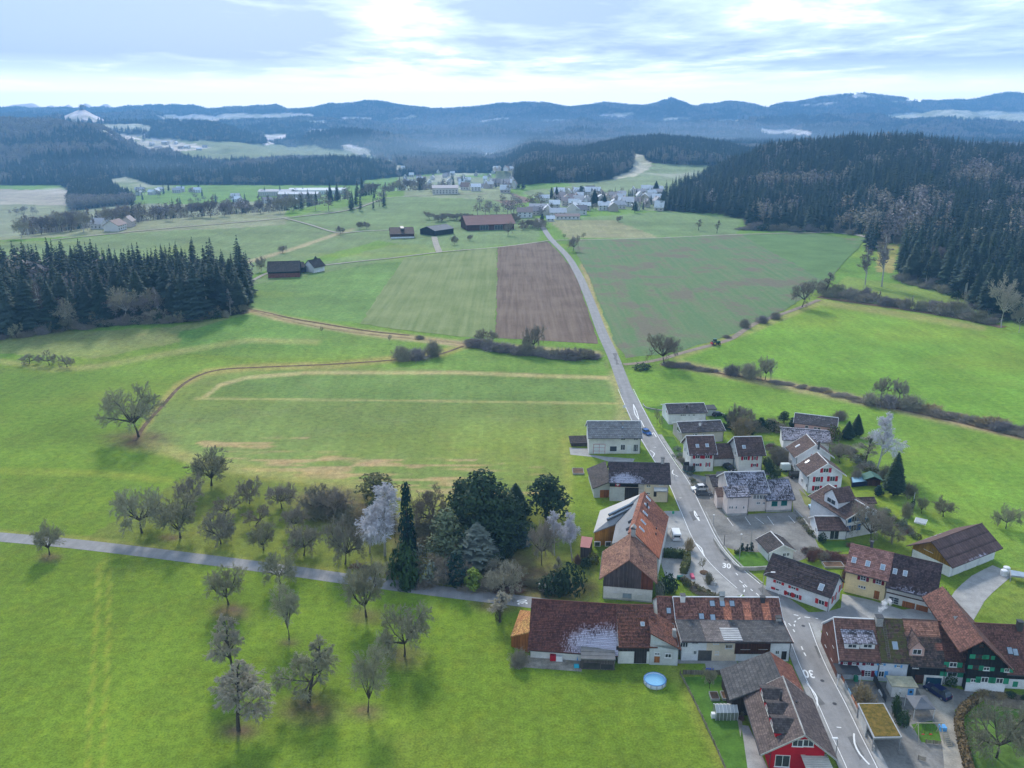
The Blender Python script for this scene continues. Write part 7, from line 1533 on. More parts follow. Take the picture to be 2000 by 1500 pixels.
def painted(txt, u, v, size, rz, sy=1.6):
    c = bpy.data.curves.new('speed_marking', 'FONT'); c.body = txt; c.size = size; c.align_x = 'CENTER'; c.align_y = 'CENTER'; c.materials.append(PAINT); c.offset = size*.02
    o = bpy.data.objects.new('speed_marking', c); COL.objects.link(o); p = P(u, v); o.location = (p.x, p.y, .09); o.rotation_euler = (0, 0, rz); o.scale = (1, sy, 1); o.parent = road; return o
painted('30', 1419, 1106, 2.0, R(-14)); painted('30', 1579, 1316, 2.1, R(174)); painted('30', 1021, 1176.5, 1.9, R(98))
for a, b_ in (((1420,1012),(1432,1028)),((1455,1010),(1466,1026)),((1474,1010),(1492,1024)),((1499,1009),(1511,1026)),((1540,1008),(1553,1022))): marking([a, b_], .12, 'bay_line')
for u, v in ((1366,965),): pass
TAR = mat('fresh_asphalt', (.15, .147, .145), .15, .6, .9, .25, 0, .1, 4)
for pl in ([(1563,1352),(1580,1338),(1612,1376),(1594,1380)], [(1655,1440),(1664,1438),(1688,1476),(1680,1486)], [(1346,1000),(1354,998),(1362,1014),(1354,1018)], [(1196,690),(1204,690),(1210,712),(1203,713)], [(1480,1150),(1490,1146),(1512,1166),(1500,1172)], [(1590,1262),(1597,1262),(1606,1284),(1600,1286)]):
    q = patch('asphalt_patch', pl, TAR, .066); q.parent = road
for u, v in ((1417,1094), (1569,1223), (1364,1009), (1630,1375), (1500,1196), (1606,1330)):
    b = MB(); b.lathe([(.01, .08), (.38, .08)], sides=12); q = b.obj('drain_cover', DKTRIM, road); p = P(u, v); q.location = (p.x, p.y, 0)
# ------------------------------------------------------------------ hedges, walls and fences
def hedge(name, label, line, w, hgt, m, leaf=.28, dens=9, cat='hedge'):
    pts = smooth_line([P(*q) for q in line], 1.0); b = MB(); rd = random.Random(len(line)*7+int(line[0][0])); core = MB()
    for a, c in zip(pts[:-1], pts[1:]):
        t = (c-a).normalized(); n_ = Vector((-t.y, t.x, 0)); L = (c-a).length
        q = lambda p, k, z: (p.x+n_.x*k, p.y+n_.y*k, z)
        for ring in (([q(a, -w*.42, 0), q(c, -w*.42, 0), q(c, w*.42, 0), q(a, w*.42, 0)], [q(a, -w*.4, hgt*.9), q(c, -w*.4, hgt*.9), q(c, w*.4, hgt*.9), q(a, w*.4, hgt*.9)]),): b.hexa(*ring)
        for _ in range(int(L*(w+2*hgt)*dens)):
            s_ = rd.random(); k = rd.uniform(-1, 1); z = rd.random(); 
            if rd.random() < w/(w+2*hgt): pos = a.lerp(c, s_)+n_*(k*w*.5)+Vector((0, 0, hgt+rd.gauss(0, .06)))
            else: pos = a.lerp(c, s_)+n_*(math.copysign(w*.5, k))+Vector((0, 0, hgt*z))
            d = Vector((rd.gauss(0, 1), rd.gauss(0, 1), rd.gauss(.4, 1))).normalized(); e = d.orthogonal().normalized()*leaf; f = d.cross(e); b.poly([pos-e, pos+f*.5, pos+e, pos-f*.5])
    return tag(b.obj(name, m), label, cat)
hedge('hedge', 'tall dark hedge along the top of the square garden', [(1296,1087),(1320,1088),(1338,1090)], 1.6, 2.0, NEED['hedge']); hedge('hedge', 'olive hedge turning down beside the paved square', [(1340,1090),(1341,1103),(1334,1121)], 1.6, 2.0, NEED['moss'])
hedge('hedge', 'long clipped dark hedge behind the beige house', [(1410,836),(1440,841),(1472,849)], 1.4, 1.7, NEED['garden']); hedge('hedge', 'short clipped hedge right of the white box-shaped house garden', [(1415,815),(1424,827)], 1.0, 1.1, NEED['garden'])
hedge('hedge', 'evergreen hedge beside the lane of the gabled houses', [(1495,905),(1506,918),(1520,930)], 1.8, 2.0, NEED['hedge']); hedge('hedge', 'brown beech hedge curving along the gravel drive', [(1912,1366),(1890,1382),(1874,1400),(1872,1425),(1880,1460),(1893,1515)], 1.3, 1.3, mat('beech_hedge', (.15, .105, .05), .4, 1.5, .95))
hedge('hedge', 'overgrown mixed hedge along the lower edge of the square', [(1332,1132),(1360,1150),(1395,1168)], 1.2, .9, mat('mixed_hedge', (.13, .11, .06), .4, 1.5, .95)); hedge('hedge', 'low garden hedge under the clipped cones', [(1436,1082),(1445,1079)], .8, .8, NEED['hedge'])
def wall_line(name, label, line, w, hgt, m, cat='wall'): o = ribbon(name, [(P(*q).x, P(*q).y) for q in line], w, m, hgt, 3, None, True, h=hgt); return tag(o, label, cat)
wall_line('garden_wall', 'low stone wall bending along the road above the red-shuttered long house', [(1394,1056),(1408,1078),(1428,1100),(1445,1114),(1500,1112)], .35, .9, CONC); wall_line('garden_wall', 'low concrete wall on the right side of the parking lot', [(1553,1000),(1570,1018),(1585,1040),(1598,1056)], .3, .7, CONC)
wall_line('garden_wall', 'concrete garden wall along the pavement of the lower street', [(1640,1332),(1660,1370),(1680,1412),(1700,1455),(1706,1470)], .3, 1.0, CONC); wall_line('retaining_wall', 'pale retaining wall in the juniper bed by the lane', [(1052,1152),(1072,1156),(1088,1158)], .5, 1.6, PAVE)
wall_line('garden_wall', 'curved kerb wall around the first garden right of the road', [(1256,790),(1262,797),(1290,802),(1304,803)], .3, .4, CONC)
def fence(name, label, line, hgt, boards, mm, gap=2.2, cat='fence', cols=None, bh=.22):
    pts = [P(*q) for q in line]; o = thing(name, label, cat, pts[0]); k = 0
    for a, c in zip(pts[:-1], pts[1:]):
        n = max(1, round((c-a).length/gap)); t = (c-a).normalized(); rz = math.atan2(t.y, t.x)
        for i in range(n):
            p = a.lerp(c, i/n)-pts[0]; b = MB(); b.box((p.x, p.y, 0), (.12, .12, hgt+.08), rz); b.obj('post', mm, o); m_ = a.lerp(c, (i+.5)/n)-pts[0]; L = (c-a).length/n
            if cols:
                b = MB(); b.box((m_.x, m_.y, .1), (L-.16, .07, hgt-.1), rz); b.obj('panel', cols[k % len(cols)], o); k += 1
            else:
                for j in range(boards): b = MB(); b.box((m_.x, m_.y, .12+j*(hgt-.1)/boards), (L-.02, .05, bh), rz); b.obj('board', mm, o)
    return o
fence('board_fence', 'weathered horizontal board fence above the bright garden lawn', [(1334,1318),(1380,1319),(1432,1318)], 1.1, 4, WD_FENCE); fence('rail_fence', 'long diagonal wooden fence between meadow and garden lawn', [(1328,1318),(1345,1350),(1372,1405),(1395,1455),(1420,1512)], .9, 2, WD_FENCE)
fence('panel_fence', 'garden fence of alternating orange, blue and grey panels beside the lower street', [(1642,1330),(1655,1356),(1668,1382),(1682,1410)], 1.5, 0, DKTRIM, 1.6, cols=[mat('orange_panel', (.42, .15, .07), .15, 1, .8), mat('grey_panel', (.35, .35, .35), .1, 1, .8), mat('blue_panel', (.22, .36, .50), .1, 1, .8), mat('salmon_panel', (.45, .22, .14), .1, 1, .8)])
fence('screen_fence', 'black screen fence between the two front gardens of the chalet row', [(1706,1330),(1718,1352),(1730,1374)], 1.6, 0, DKTRIM, 1.8, cols=[DKTRIM]); fence('rail_fence', 'small slatted fence at the playground edge', [(1808,1452),(1838,1455)], .8, 4, WD_FENCE, 1.4, bh=.1); fence('rail_fence', 'little slatted gate fence at the bottom of the playground', [(1793,1484),(1808,1488)], .9, 4, WD_FENCE, 1.4, bh=.1)
# ------------------------------------------------------------------ vehicles
def car(u, v, rz, paint, label, name='parked_car', L=4.5, W=1.85, H=1.5, van=False, group=None, cat='car', glassback=True, roof=None):
    p = G(u, v); o = thing(name, label, cat, (p.x, p.y, p.z+.06), rz, group); hL = L/2; w = W/2; bel = H*.56; g = .22
    if van: prof_ = [(-hL, g), (-hL, H*.93), (-hL+.12, H), (hL*.42, H), (hL*.66, bel+.05), (hL*.96, bel*.8), (hL, g+.2), (hL, g)]
    else: prof_ = [(-hL, g), (-hL, bel*.95), (-hL+.1, bel), (hL*.50, bel), (hL*.93, bel*.78), (hL, bel*.6), (hL, g)]
    b = MB(); lft = [(x, -w, z) for x, z in prof_]; rgt = [(x, w, z) for x, z in prof_]; b.poly(lft[::-1]); b.poly(rgt)
    for i in range(len(prof_)): j = (i+1) % len(prof_); b.poly([lft[i], lft[j], rgt[j], rgt[i]])
    bo = b.obj('body', paint, o); bv = bo.modifiers.new('soft', 'BEVEL'); bv.width = .09; bv.segments = 2
    if not van:
        b = MB(); b.hexa([(-hL+.08, -w*.93, bel), (hL*.46, -w*.93, bel), (hL*.46, w*.93, bel), (-hL+.08, w*.93, bel)], [(-hL+.5, -w*.78, H-.05), (hL*.16, -w*.78, H-.05), (hL*.16, w*.78, H-.05), (-hL+.5, w*.78, H-.05)]); b.obj('windows', GLASS, o)
        b = MB(); b.box((-hL*.2+.17, 0, H-.05), (L*.36, W*.80, .06)); b.obj('roof', roof or paint, o)
        for sy in (-1, 1):
            for x in (-hL*.30,): b = MB(); b.hexa([(x-.05, sy*w*.90-.02, bel), (x+.06, sy*w*.90-.02, bel), (x+.06, sy*w*.90+.03, bel), (x-.05, sy*w*.90+.03, bel)], [(x-.05, sy*w*.80-.02, H-.02), (x+.06, sy*w*.80-.02, H-.02), (x+.06, sy*w*.80+.03, H-.02), (x-.05, sy*w*.80+.03, H-.02)]); b.obj('pillar', paint, o)
    else:
        for sy in (-1, 1): b = MB(); b.box((hL*.02 if glassback else hL*.3, sy*w, bel), (L*.5 if glassback else L*.16, .05, H*.28)); b.obj('side_window', GLASS, o)
        b = MB(); b.hexa([(hL*.46, -w*.86, H*.93), (hL*.66, -w*.86, bel+.06), (hL*.66, w*.86, bel+.06), (hL*.46, w*.86, H*.93)], [(hL*.49, -w*.86, H*.96), (hL*.70, -w*.86, bel+.09), (hL*.70, w*.86, bel+.09), (hL*.49, w*.86, H*.96)]); b.obj('windscreen', GLASS, o)
        b = MB(); b.box((-hL, 0, bel), (.06, W*.8, H*.26)); b.obj('rear_window', GLASS, o)
    for x in (-hL*.62, hL*.62):
        for sy in (-1, 1):
            b = MB(); b.tube([(x, sy*(w-.2), .33), (x, sy*(w+.02), .33)], .33, 12); wh_ = b.obj('wheel', DKTRIM, o); b = MB(); b.tube([(x, sy*(w-.1), .33), (x, sy*(w+.04), .33)], .2, 8); b.obj('rim', STEEL, wh_)
    for sy in (-1, 1):
        b = MB(); b.box((hL-.02, sy*w*.72, bel*.62), (.08, .34, .16)); b.obj('headlight', TRIM, o); b = MB(); b.box((-hL+.02, sy*w*.8, bel*.7), (.08, .2, .24)); b.obj('tail_light', SH_RED, o)
        b = MB(); b.box((hL*.42, sy*(w+.09), bel*.98), (.12, .16, .14)); b.obj('mirror', paint, o)
    return o
pm = lambda n, c: mat(n, c, .03, 1, .28, .6, .3 if sum(c) < 1.5 else 0, 0)
PW, PG, PB_, PN, PK = pm('white_car_paint', (.72, .72, .72)), pm('grey_car_paint', (.13, .14, .15)), pm('blue_car_paint', (.03, .12, .38)), pm('navy_car_paint', (.012, .016, .085)), pm('black_car_paint', (.012, .013, .015))
car(1262, 847, R(-66), PB_, 'bright blue car driving on the road past the long grey-roofed house', 'moving_car', 4.2); car(1366, 957, R(-170), PW, 'white estate car parked beside the grey one', L=4.8, H=1.6); car(1374, 966, R(-2), PG, 'dark grey estate car parked in front of the white one', L=4.8, H=1.65)
car(1319, 1049, R(88), PW, 'white van parked in front of the orange-roofed farmhouse', 'parked_van', 4.9, 1.95, 2.0, True, cat='van'); car(1596, 994, R(178), pm('teal_blue_paint', (.02, .12, .22)), 'blue compact van parked beside the blue-shuttered house', 'parked_van', 4.4, 1.85, 1.8, True, cat='van')
car(1424, 917, R(-72), PK, 'black car parked before the double garage', L=4.4); car(1830, 1356, R(118), PN, 'navy blue car with roof rails before the petrol blue garage door', L=4.7, H=1.7); car(1556, 933, R(8), PK, 'black pickup van parked beside the horse trailer', 'parked_van', 4.4, 1.9, 1.7, True, cat='van')
car(1402, 812, R(20), PK, 'black car parked behind the grey garage', L=4.2)
car(1455, 917, R(0), PW, 'small white delivery truck in front of the second crimson-shuttered house', 'parked_truck', 4.8, 2.0, 2.2, True, cat='truck', glassback=False)
p = P(1533, 920); o = thing('horse_trailer', 'pale green-white horse trailer parked by the garden', 'trailer', (p.x, p.y, 0), R(5)); b = MB(); b.box((0, 0, .5), (3.0, 1.8, 2.0), taper=.9); bo = b.obj('body', mat('trailer_shell', (.56, .62, .60), .08, .8, .6), o); bo.modifiers.new('soft', 'BEVEL').width = .15
for s_ in (-1, 1): b = MB(); b.tube([(0, s_*.8, .35), (0, s_*1.0, .35)], .33, 10); b.obj('wheel', DKTRIM, o)
b = MB(); b.box((1.9, 0, .5), (.9, .1, .1)); b.obj('drawbar', STEEL, o)
p = G(1398, 674); o = thing('tractor', 'green tractor driving on the dirt track between the fields', 'tractor', (p.x, p.y, p.z+.1), R(10)); TG = pm('tractor_green', (.015, .12, .05)); b = MB(); b.box((1.0, 0, .9), (2.0, .9, .9)); b.obj('bonnet', TG, o); b = MB(); b.box((-.6, 0, .9), (1.6, 1.5, 1.0)); b.obj('body', TG, o); b = MB(); b.box((-.6, 0, 1.9), (1.4, 1.4, .9), taper=.92); b.obj('cab_glass', GLASS, o); b = MB(); b.box((-.6, 0, 2.8), (1.6, 1.6, .15)); b.obj('cab_roof', TG, o)
for x, r_, s_ in ((-.9, .95, -1), (-.9, .95, 1), (1.5, .6, -1), (1.5, .6, 1)):
    b = MB(); b.tube([(x, s_*.75, r_), (x, s_*1.15, r_)], r_, 14); wh_ = b.obj('wheel', DKTRIM, o); b = MB(); b.tube([(x, s_*1.0, r_), (x, s_*1.2, r_)], r_*.5, 10); b.obj('rim', mat('yellow_rim', (.6, .45, .05), .1), wh_)
b = MB(); b.box((-2.0, 0, .6), (.7, 2.2, .5)); b.obj('rear_implement', SH_RED, o)
# ------------------------------------------------------------------ street furniture and garden things
def pole(u, v, vt, label, arm=None, name='lamp_post', cat='lamp post', r=.07, m=STEEL, lamp=True):
    p = P(u, v); h_ = height_at(p, vt); o = thing(name, label, cat, p); b = MB(); b.tube([(0, 0, 0), (0, 0, h_)], [r*1.2, r*.8], 6); b.obj('pole', m, o)
    if arm: b = MB(); b.tube([(0, 0, h_-.05), (arm*.5, 0, h_+.35), (arm, 0, h_+.4)], r*.7, 5); b.obj('arm', m, o)
    if lamp: b = MB(); b.box(((arm or 0)+(.3 if arm else 0), 0, h_+(.36 if arm else 0)), (.9 if arm else .35, .32, .14)); b.obj('lamp_head', TRIM, o)
    return o
pole(1488,1166,1121,'tall street lamp with curved arm in front of the long red-shuttered house', 1.6); pole(1444,1093,1044,'slim lamp post at the lower edge of the parking lot'); pole(1631,1484,1446,'street lamp beside the crimson house', -.8); pole(1393,1024,1006,'short lamp in the planted island of the parking lot')
pole(1465,1078,1037,'bare grey pole beside the small gabled garage house', None, 'pole', 'pole', lamp=False); pole(1414,1067,1045,'thin dark pole at the parking lot entrance', None, 'pole', 'pole', lamp=False, m=DKTRIM); pole(1782,996,962,'white flag pole in the upper garden', None, 'flag_pole', 'flag pole', m=TRIM, lamp=False); pole(1527,1116,1106,'stone gate post at the lawn corner', None, 'gate_post', 'post', r=.3, m=CONC, lamp=False) if False else None
def sign(u, v, vt, label, col, w=.7, h_=.7, name='road_sign'):
    p = P(u, v); H_ = height_at(p, vt); o = thing(name, label, 'sign', p); b = MB(); b.tube([(0, 0, 0), (0, 0, H_)], .05, 5); b.obj('post', STEEL, o); b = MB(); b.box((0, -.08, H_-h_), (w, .05, h_)); b.obj('board', col, o); return o
sign(1219,802,791,'white village sign on the left verge at the road entrance', TRIM, 1.0, 1.0); sign(1213,767,760,'white reflector post sign further up the left verge', TRIM, .5, .8); sign(1314,1012,998,'green sign on the grey forecourt beside the orange-roofed farmhouse', SH_GRN, .6, .8); sign(1335,1108,1096,'yellow sign at the corner of the olive hedge', mat('yellow_sign', (.7, .55, .05), .05), .8, .6); sign(1524,1168,1153,'white notice board on the verge of the long red-shuttered house', TRIM, 1.2, .9); sign(1317,935,927,'small sign beside the painted chicane', TRIM, .5, .5)
p = P(1279,1334); o = thing('paddling_pool', 'round above-ground pool with light blue water on the meadow', 'pool', p); b = MB(); b.lathe([(2.0, 0), (2.06, .15), (2.0, .9), (1.9, .9), (1.9, .3)], sides=28); b.obj('rim_wall', mat('pool_wall', (.62, .66, .72), .06, 1, .5), o, True); b = MB(); b.lathe([(1.92, .72), (.01, .72)], sides=28); b.obj('water', mat('pool_water', (.22, .46, .66), .05, .8, .15, .5, 0, 0), o)
b = MB(); b.lathe([(2.08, .84), (2.1, .9), (2.02, .96), (1.9, .92)], sides=28); b.obj('rim', mat('pool_rim_blue', (.10, .24, .48), .05), o, True)
for i in range(12): b = MB(); a = i*math.pi/6; b.box((2.1*math.cos(a), 2.1*math.sin(a), 0), (.1, .1, .9), a); b.obj('strut', STEEL, o)
p = P(1345,922); o = thing('trampoline', 'round trampoline with dark safety net in the garden left of the crimson-shuttered pair', 'trampoline', p); b = MB(); b.lathe([(1.9, .75), (1.9, .9), (1.5, .9), (1.5, .82), (.01, .82)], sides=20); b.obj('mat', SH_TEAL, o); b = MB(); b.lathe([(1.7, .9), (1.7, 2.6)], sides=20); b.obj('net', DKTRIM, o)
for i in range(6): b = MB(); a = i*math.pi/3; b.tube([(1.8*math.cos(a), 1.8*math.sin(a), 0), (1.8*math.cos(a), 1.8*math.sin(a), 2.8)], .05, 5); b.obj('leg', STEEL, o)
p = P(1416,1398); o = thing('greenhouse', 'small glass greenhouse with white frame on the garden lawn', 'greenhouse', p, 0); PANEG = mat('greenhouse_panes', (.36, .38, .38), .12, 1, .25, .5, 0, 0); b = MB(); b.poly([(-1.9, -1.2, 0), (1.9, -1.2, 0), (1.9, -1.2, 1.6), (-1.9, -1.2, 1.6)]); b.poly([(-1.9, 1.2, 0), (1.9, 1.2, 0), (1.9, 1.2, 1.6), (-1.9, 1.2, 1.6)])
for s_ in (-1, 1): b.poly([(s_*1.9, -1.2, 0), (s_*1.9, 1.2, 0), (s_*1.9, 1.2, 1.6), (s_*1.9, 0, 2.3), (s_*1.9, -1.2, 1.6)])
b.obj('glass_wall', mat('greenhouse_side', (.16, .18, .15), .3, 1, .3, .5, 0, 0), o)
for s_ in (-1, 1):
    for i in range(6): b = MB(); x = -1.9+i*.634; b.poly([(x+.02, s_*1.25, 1.6), (x+.60, s_*1.25, 1.6), (x+.60, 0, 2.32), (x+.02, 0, 2.32)]); b.obj('pane', PANEG, o)
for i in range(7): b = MB(); x = -1.9+i*.634; b.tube([(x, -1.25, 0), (x, -1.25, 1.62), (x, 0, 2.35), (x, 1.25, 1.62)], .035, 4); b.obj('frame_bar', TRIM, o)
for u, v, w_, l_, lab in ((1395,1362,1.5,2.1,'left raised bed with grey frame behind the greenhouse'), (1417,1361,1.5,2.1,'right raised bed with grey frame behind the greenhouse'), (1129,922,3.2,4.0,'vegetable bed framed in white on the lawn left of the farmhouse'), (1700,1073,1.0,1.0,''), (1627,1105,4.5,2.4,'long vegetable bed framed in white below the russet bank')):
    if not lab: continue
    p = P(u, v); o = thing('raised_bed', lab, 'garden bed', p); b = MB(); b.box((0, 0, 0), (w_-.1, l_-.1, .4)); b.obj('soil', EARTH, o)
    for x, y, dx, dy in ((0, -l_/2, w_, .12), (0, l_/2, w_, .12), (-w_/2, 0, .12, l_), (w_/2, 0, .12, l_)): b = MB(); b.box((x, y, 0), (dx, dy, .5)); b.obj('board', PAVE, o)
def flat_roof(px, z, name, label, top, edge, cat, posts=True, th=.3):
    T = [P(u, v, z) for u, v in px]; c = sum(T, Vector())/len(T); o = thing(name, label, cat, (c.x, c.y, 0)); L_ = [Vector((p.x-c.x, p.y-c.y, z)) for p in T]; b = MB(); b.hexa([q-Vector((0, 0, th)) for q in L_], L_); b.obj('roof', edge, o)
    b = MB(); i_ = [Vector((q.x*.9, q.y*.94, z+.06)) for q in L_]; b.hexa([q-Vector((0, 0, .1)) for q in i_], i_); b.obj('roof_planting', top, o)
    if posts:
        for q in L_: b = MB(); b.box((q.x*.93, q.y*.93, 0), (.16, .16, z-th)); b.obj('post', STEEL, o)
    return o, L_
mossr = NT('sedum_roof'); v = mossr.coord(); n = mossr.noise(v, 1.3, 5, .7); mossr.bump(n, .6, .1); mossr = mossr.fin(mossr.mix(mossr.rng(n, .35, .65), (.075, .070, .012), (.21, .135, .035)), .95, .1)
o, L_ = flat_roof([(1674.5,1373),(1726.5,1373),(1762.5,1440),(1706.5,1441)], 2.9, 'carport', 'open carport with moss-covered flat roof beside the lower street', mossr, STEEL, 'carport'); b = MB(); b.hexa([(L_[0].x*.9, L_[0].y*.9, 0), (L_[0].x*.9+.2, L_[0].y*.9, 0), (L_[3].x*.9+.2, L_[3].y*.2, 0), (L_[3].x*.9, L_[3].y*.2, 0)], [(L_[0].x*.9, L_[0].y*.9, 2.5), (L_[0].x*.9+.2, L_[0].y*.9, 2.5), (L_[3].x*.9+.2, L_[3].y*.2, 2.5), (L_[3].x*.9, L_[3].y*.2, 2.5)]); b.obj('side_wall', W_GREY, o)
p = P(1794,1392); o = thing('garden_tent', 'grey fabric pavilion with peaked roof in the yard', 'pavilion', p); TF = mat('grey_canvas', (.15, .155, .17), .1, .8, .8); b = MB(); b.lathe([(2.6, 2.1), (2.55, 2.25), (1.2, 2.7), (.02, 3.3)], sides=4); b.obj('roof', TF, o); o.rotation_euler = (0, 0, R(45))
for s_ in range(4): b = MB(); a = s_*math.pi/2; b.tube([(2.45*math.cos(a), 2.45*math.sin(a), 0), (2.45*math.cos(a), 2.45*math.sin(a), 2.15)], .05, 5); b.obj('post', TRIM, o)
p = P(1812,1440); o = thing('swing_set', 'wooden swing frame with blue climbing tower on the playground lawn', 'swing set', p); WP = mat('pale_pole', (.42, .36, .26), .15, 1, .8)
for x in (-2.2, 2.0):
    for y in (-1.6, 1.2): b = MB(); b.tube([(x, y, 0), (x*.93, 0, 2.9)], .06, 5); b.obj('leg', WP, o)
b = MB(); b.tube([(-2.4, 0, 2.9), (2.3, 0, 2.9)], .07, 5); b.obj('beam', WP, o)
for x in (-.9, .4):
    b = MB(); b.box((x, 0, .6), (.5, .22, .05)); s2 = b.obj('swing_seat', SH_RED, o)
    for dx in (-.22, .22): b = MB(); b.tube([(x+dx, 0, .6), (x+dx, 0, 2.9)], .02, 3); b.obj('rope', DKTRIM, s2)
b = MB(); b.box((2.6, .6, 1.0), (1.0, 1.0, .8)); b.obj('tower', SH_BLU, o)
for i in range(8): b = MB(); b.box((2.6, -.2-i*.28, 1.2-i*.15), (.9, .12, .06)); b.obj('ladder_rung', WP, o)
for x in (2.15, 3.05): b = MB(); b.tube([(x, 0, 1.4), (x, -2.5, .0)], .05, 4); b.obj('ladder_rail', WP, o)
p = P(1767,1363); o = thing('garden_hut', 'little white garden hut with bright blue door before the blue-shuttered row house', 'hut', (p.x, p.y, 0), R(-4)); b = MB(); b.box((-.3, 1.4, 0), (4.2, 2.6, 2.3)); b.obj('wall', W_OFF, o); b = MB(); b.box((-.3, 1.4, 2.3), (4.7, 3.1, .18)); b.obj('roof', mat('lichened_slab', (.38, .35, .24), .3, .8), o); b = MB(); b.box((.9, .06, 0), (1.0, .08, 1.9)); d_ = b.obj('door', SH_BLU, o); b = MB(); b.box((.9, .0, 1.1), (.45, .06, .45)); b.obj('pane', GLASS, d_); b = MB(); b.box((-1.0, .06, 1.2), (.5, .08, .5)); b.obj('window', TRIM, o)
p = P(1701,945); o = thing('garden_shed', 'green-roofed garden shed on the lawn beneath the tall fir', 'shed', p, R(-8)); b = MB(); b.box((0, 0, 0), (4.2, 3, 2.0)); b.obj('wall', WD_BRN, o)
for s_ in (-1, 1): b = MB(); b.hexa([(0, -2.1, 3.1), (s_*2.6, -2.1, 1.9), (s_*2.6, 2.0, 1.9), (0, 2.0, 3.1)], [(0, -2.1, 3.2), (s_*2.6, -2.1, 2.0), (s_*2.6, 2.0, 2.0), (0, 2.0, 3.2)]); b.obj('roof', mat('green_felt', (.07, .15, .12), .15), o)
o, _ = flat_roof([(1662,932),(1690,931),(1694,940),(1664,943)], 1.5, 'covered_pool', 'dark box pool with pale blue cover on the garden lawn', mat('blue_cover', (.25, .42, .52), .1), PN, 'pool', False, 1.3)
o, _ = flat_roof([(1789,1010),(1812,1015),(1808,1024),(1785,1019)], 2.0, 'cold_frame', 'small greenhouse with white-framed roof panes above the mustard garage', PANEG, TRIM, 'greenhouse', False, .3); o, _ = flat_roof([(1972,1113),(2003,1118),(2006,1128),(1974,1124)], 1.6, 'lean_to_shelter', 'makeshift shelter with blue-grey roof on the meadow at the right edge', SKYGLASS, CONC, 'shelter')
for i, (u, v, lab) in enumerate(((1960,1123,'front white water tank by the meadow shelter'), (1965,1117,'rear white water tank by the meadow shelter'))): p = P(u, v); b = MB(); b.lathe([(.01, 0), (.75, 0), (.75, 1.2), (.5, 1.35), (.01, 1.35)], sides=14); o = b.obj('water_tank', W_WHITE); o.location = p; tag(o, lab, 'tank')
for u, v, d, c_, nm, lab, cat in ((1080,1289,(1.2, .9, 1.2), SH_RED, 'crate', 'red crate under the eave of the long barn', 'crate'), (1131,1288,(1.0, .9, 1.3), SH_BLU, 'barrel_crate', 'blue plastic bin under the eave of the long barn', 'bin'), (1092,1290,(1.3, .9, 1.1), TRIM, 'table', 'white chest standing on the concrete yard of the long barn', 'chest'), (1126,1303,(1.0, .8, .5), mat('cyan_tub', (.05, .42, .55), .1), 'tub', 'light blue tub on the concrete yard of the long barn', 'tub'),
      (1386,1309,(1.6, .5, .35), mat('royal_blue', (.01, .06, .5), .1), 'toy_boat', 'royal blue box lying at the edge of the pale terrace', 'box'), (1352,1127,(.8, 2.0, .5), mat('pink_bench', (.62, .13, .20), .1), 'bench', 'pink bench on the paved square', 'bench'), (1392,1138,(1.5, 2.6, .7), CONC, 'fountain', 'stone fountain trough on the paved square', 'fountain'), (1328,1131,(1.4, .9, .8), SH_TEAL, 'container', 'dark green container behind the olive hedge', 'container'), (1671,1330,(.7, .7, 1.1), SH_GRN, 'waste_bin', 'green bin beside the black canopy', 'bin'), (1782,1343,(.8, .8, .8), SH_BRT, 'crate', 'red box beside the little hut with the blue door', 'box'), (1655,1048,(1.0, .9, 1.1), SH_TEAL, 'waste_bin', 'mint green bin at the corner of the low white annex', 'bin'), (1723,1356,(.8, 1.8, .5), TRIM, 'sun_lounger', 'white lounger in the front garden behind the black screen', 'lounger'), (1905,1337,(2.6, 1.2, .5), GREENISH, 'trough', 'mossy stone trough before the chalet', 'trough'), (1393,1401,(.8, .8, .9), TRIM, 'barrel', 'pale water butt left of the greenhouse', 'water butt'), (1437,1401,(.6, .6, .9), SH_TEAL, 'barrel', 'dark water butt right of the greenhouse', 'water butt')):
    p = P(u, v); b = MB(); b.box((0, 0, .03), d, taper=.93); o = b.obj(nm, c_); o.location = p; o.modifiers.new('soft', 'BEVEL').width = .05; tag(o, lab, cat)
p = P(1375,1119); b = MB(); b.lathe([(1.0, 0), (.95, .25), (.5, .4), (.01, .45)], sides=14); o = b.obj('planting_bed', EARTH); o.location = p; tag(o, 'round earth bed around the young street tree', 'garden bed')
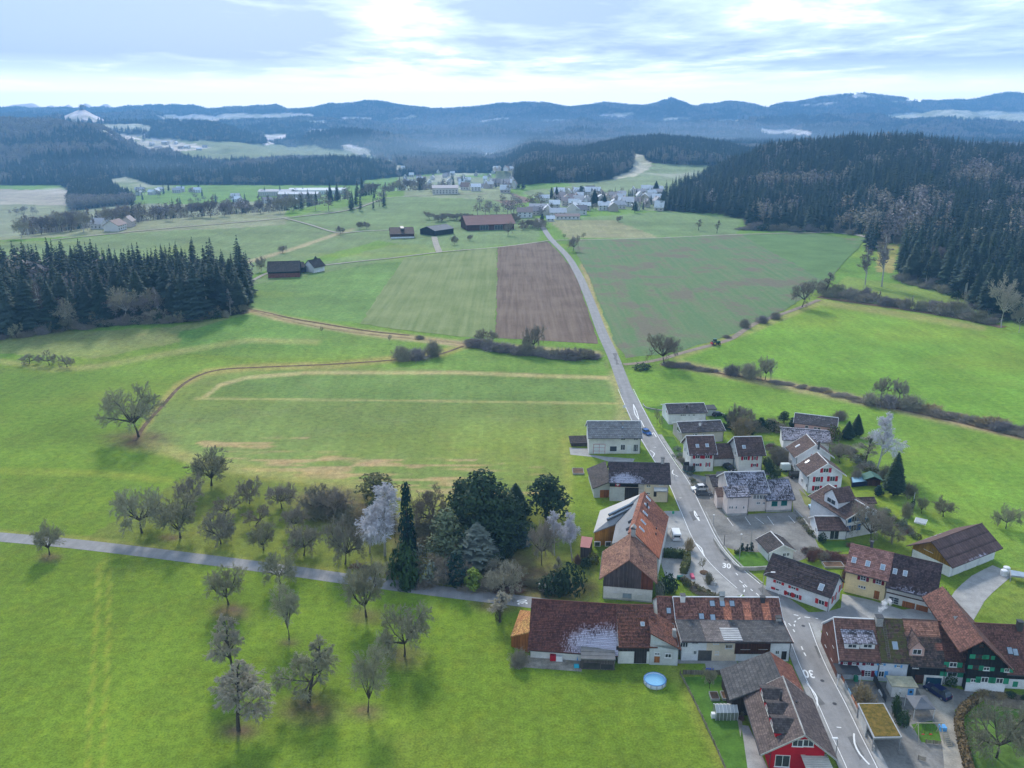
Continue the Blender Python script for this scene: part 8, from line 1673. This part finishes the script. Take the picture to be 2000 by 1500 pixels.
# ------------------------------------------------------------------ chimney smoke
def smoke():
    b = MB(); rd = random.Random(4); m = bpy.data.materials.new('chimney_smoke'); m.use_nodes = True; t = m.node_tree; t.nodes.clear(); o_ = t.nodes.new('ShaderNodeOutputMaterial'); v = t.nodes.new('ShaderNodeVolumePrincipled'); v.inputs['Color'].default_value = (.95, .96, 1, 1)
    n_ = t.nodes.new('ShaderNodeTexNoise'); n_.inputs['Scale'].default_value = .9; n_.inputs['Detail'].default_value = 4; c_ = t.nodes.new('ShaderNodeTexCoord'); t.links.new(c_.outputs['Object'], n_.inputs['Vector']); g = t.nodes.new('ShaderNodeMapRange'); g.inputs[1].default_value = .40; g.inputs[2].default_value = .62; g.inputs[3].default_value = 0; g.inputs[4].default_value = 2.2; t.links.new(n_.outputs['Fac'], g.inputs[0]); t.links.new(g.outputs[0], v.inputs['Density']); t.links.new(v.outputs[0], o_.inputs['Volume'])
    bm = bmesh.new()
    for x, y, z, r_ in ((0, 0, .7, .4), (.2, .1, 1.3, .6), (.8, .4, 1.8, .85), (1.6, .8, 2.1, .85)): bmesh.ops.create_icosphere(bm, subdivisions=2, radius=r_, matrix=Matrix.Translation((x, y, z)))
    me = bpy.data.meshes.new('smoke'); bm.to_mesh(me); me.materials.append(m); o = meshobj('smoke', me); o.location = SMOKE + Vector((.0, 0, 1.6)); tag(o, kind='stuff')
smoke()
# ------------------------------------------------------------------ air
def haze_box():
    b = MB(); b.box((0, 4150, -75), (24000, 9500, 405)); 
    m = bpy.data.materials.new('air'); m.use_nodes = True; t = m.node_tree; t.nodes.clear()
    o = t.nodes.new('ShaderNodeOutputMaterial'); v = t.nodes.new('ShaderNodeVolumePrincipled')
    v.inputs['Color'].default_value = (0.25, 0.57, 1.0, 1); v.inputs['Density'].default_value = HAZE; v.inputs['Anisotropy'].default_value = 0.0
    v.inputs['Absorption Color'].default_value = (0,0,0,1)
    t.links.new(v.outputs[0], o.inputs['Volume'])
    x = b.obj('haze', m); tag(x, kind='stuff')
HAZE = 1.35e-4
haze_box()

def mist(name, c, r, dens, ph):
    m = bpy.data.materials.new(name); m.use_nodes = True; t = m.node_tree; t.nodes.clear(); N = t.nodes.new
    o = N('ShaderNodeOutputMaterial'); v = N('ShaderNodeVolumePrincipled'); v.inputs['Color'].default_value = (.72, .86, 1, 1)
    tc = N('ShaderNodeTexCoord'); ln = N('ShaderNodeVectorMath'); ln.operation = 'LENGTH'; t.links.new(tc.outputs['Object'], ln.inputs[0]); mr = N('ShaderNodeMapRange'); mr.inputs[1].default_value = .25; mr.inputs[2].default_value = 1.0; mr.inputs[3].default_value = dens; mr.inputs[4].default_value = 0
    t.links.new(ln.outputs['Value'], mr.inputs[0]); t.links.new(mr.outputs[0], v.inputs['Density']); t.links.new(v.outputs[0], o.inputs['Volume'])
    bm = bmesh.new(); bmesh.ops.create_icosphere(bm, subdivisions=3, radius=1.0); me = bpy.data.meshes.new(name); bm.to_mesh(me); me.materials.append(m); q = meshobj(name, me); q.location = c; q.scale = r; tag(q, kind='stuff')
mist('mist', (-150, 3350, -35), (900, 700, 95), 9e-4, 0)
mist('mist', (-1250, 2250, -45), (700, 260, 60), 9e-4, 0)
mist('mist', (900, 3500, 10), (900, 600, 90), 6e-4, 0)
mist('mist', (200, 4900, 10), (1500, 700, 120), 5e-4, 0)
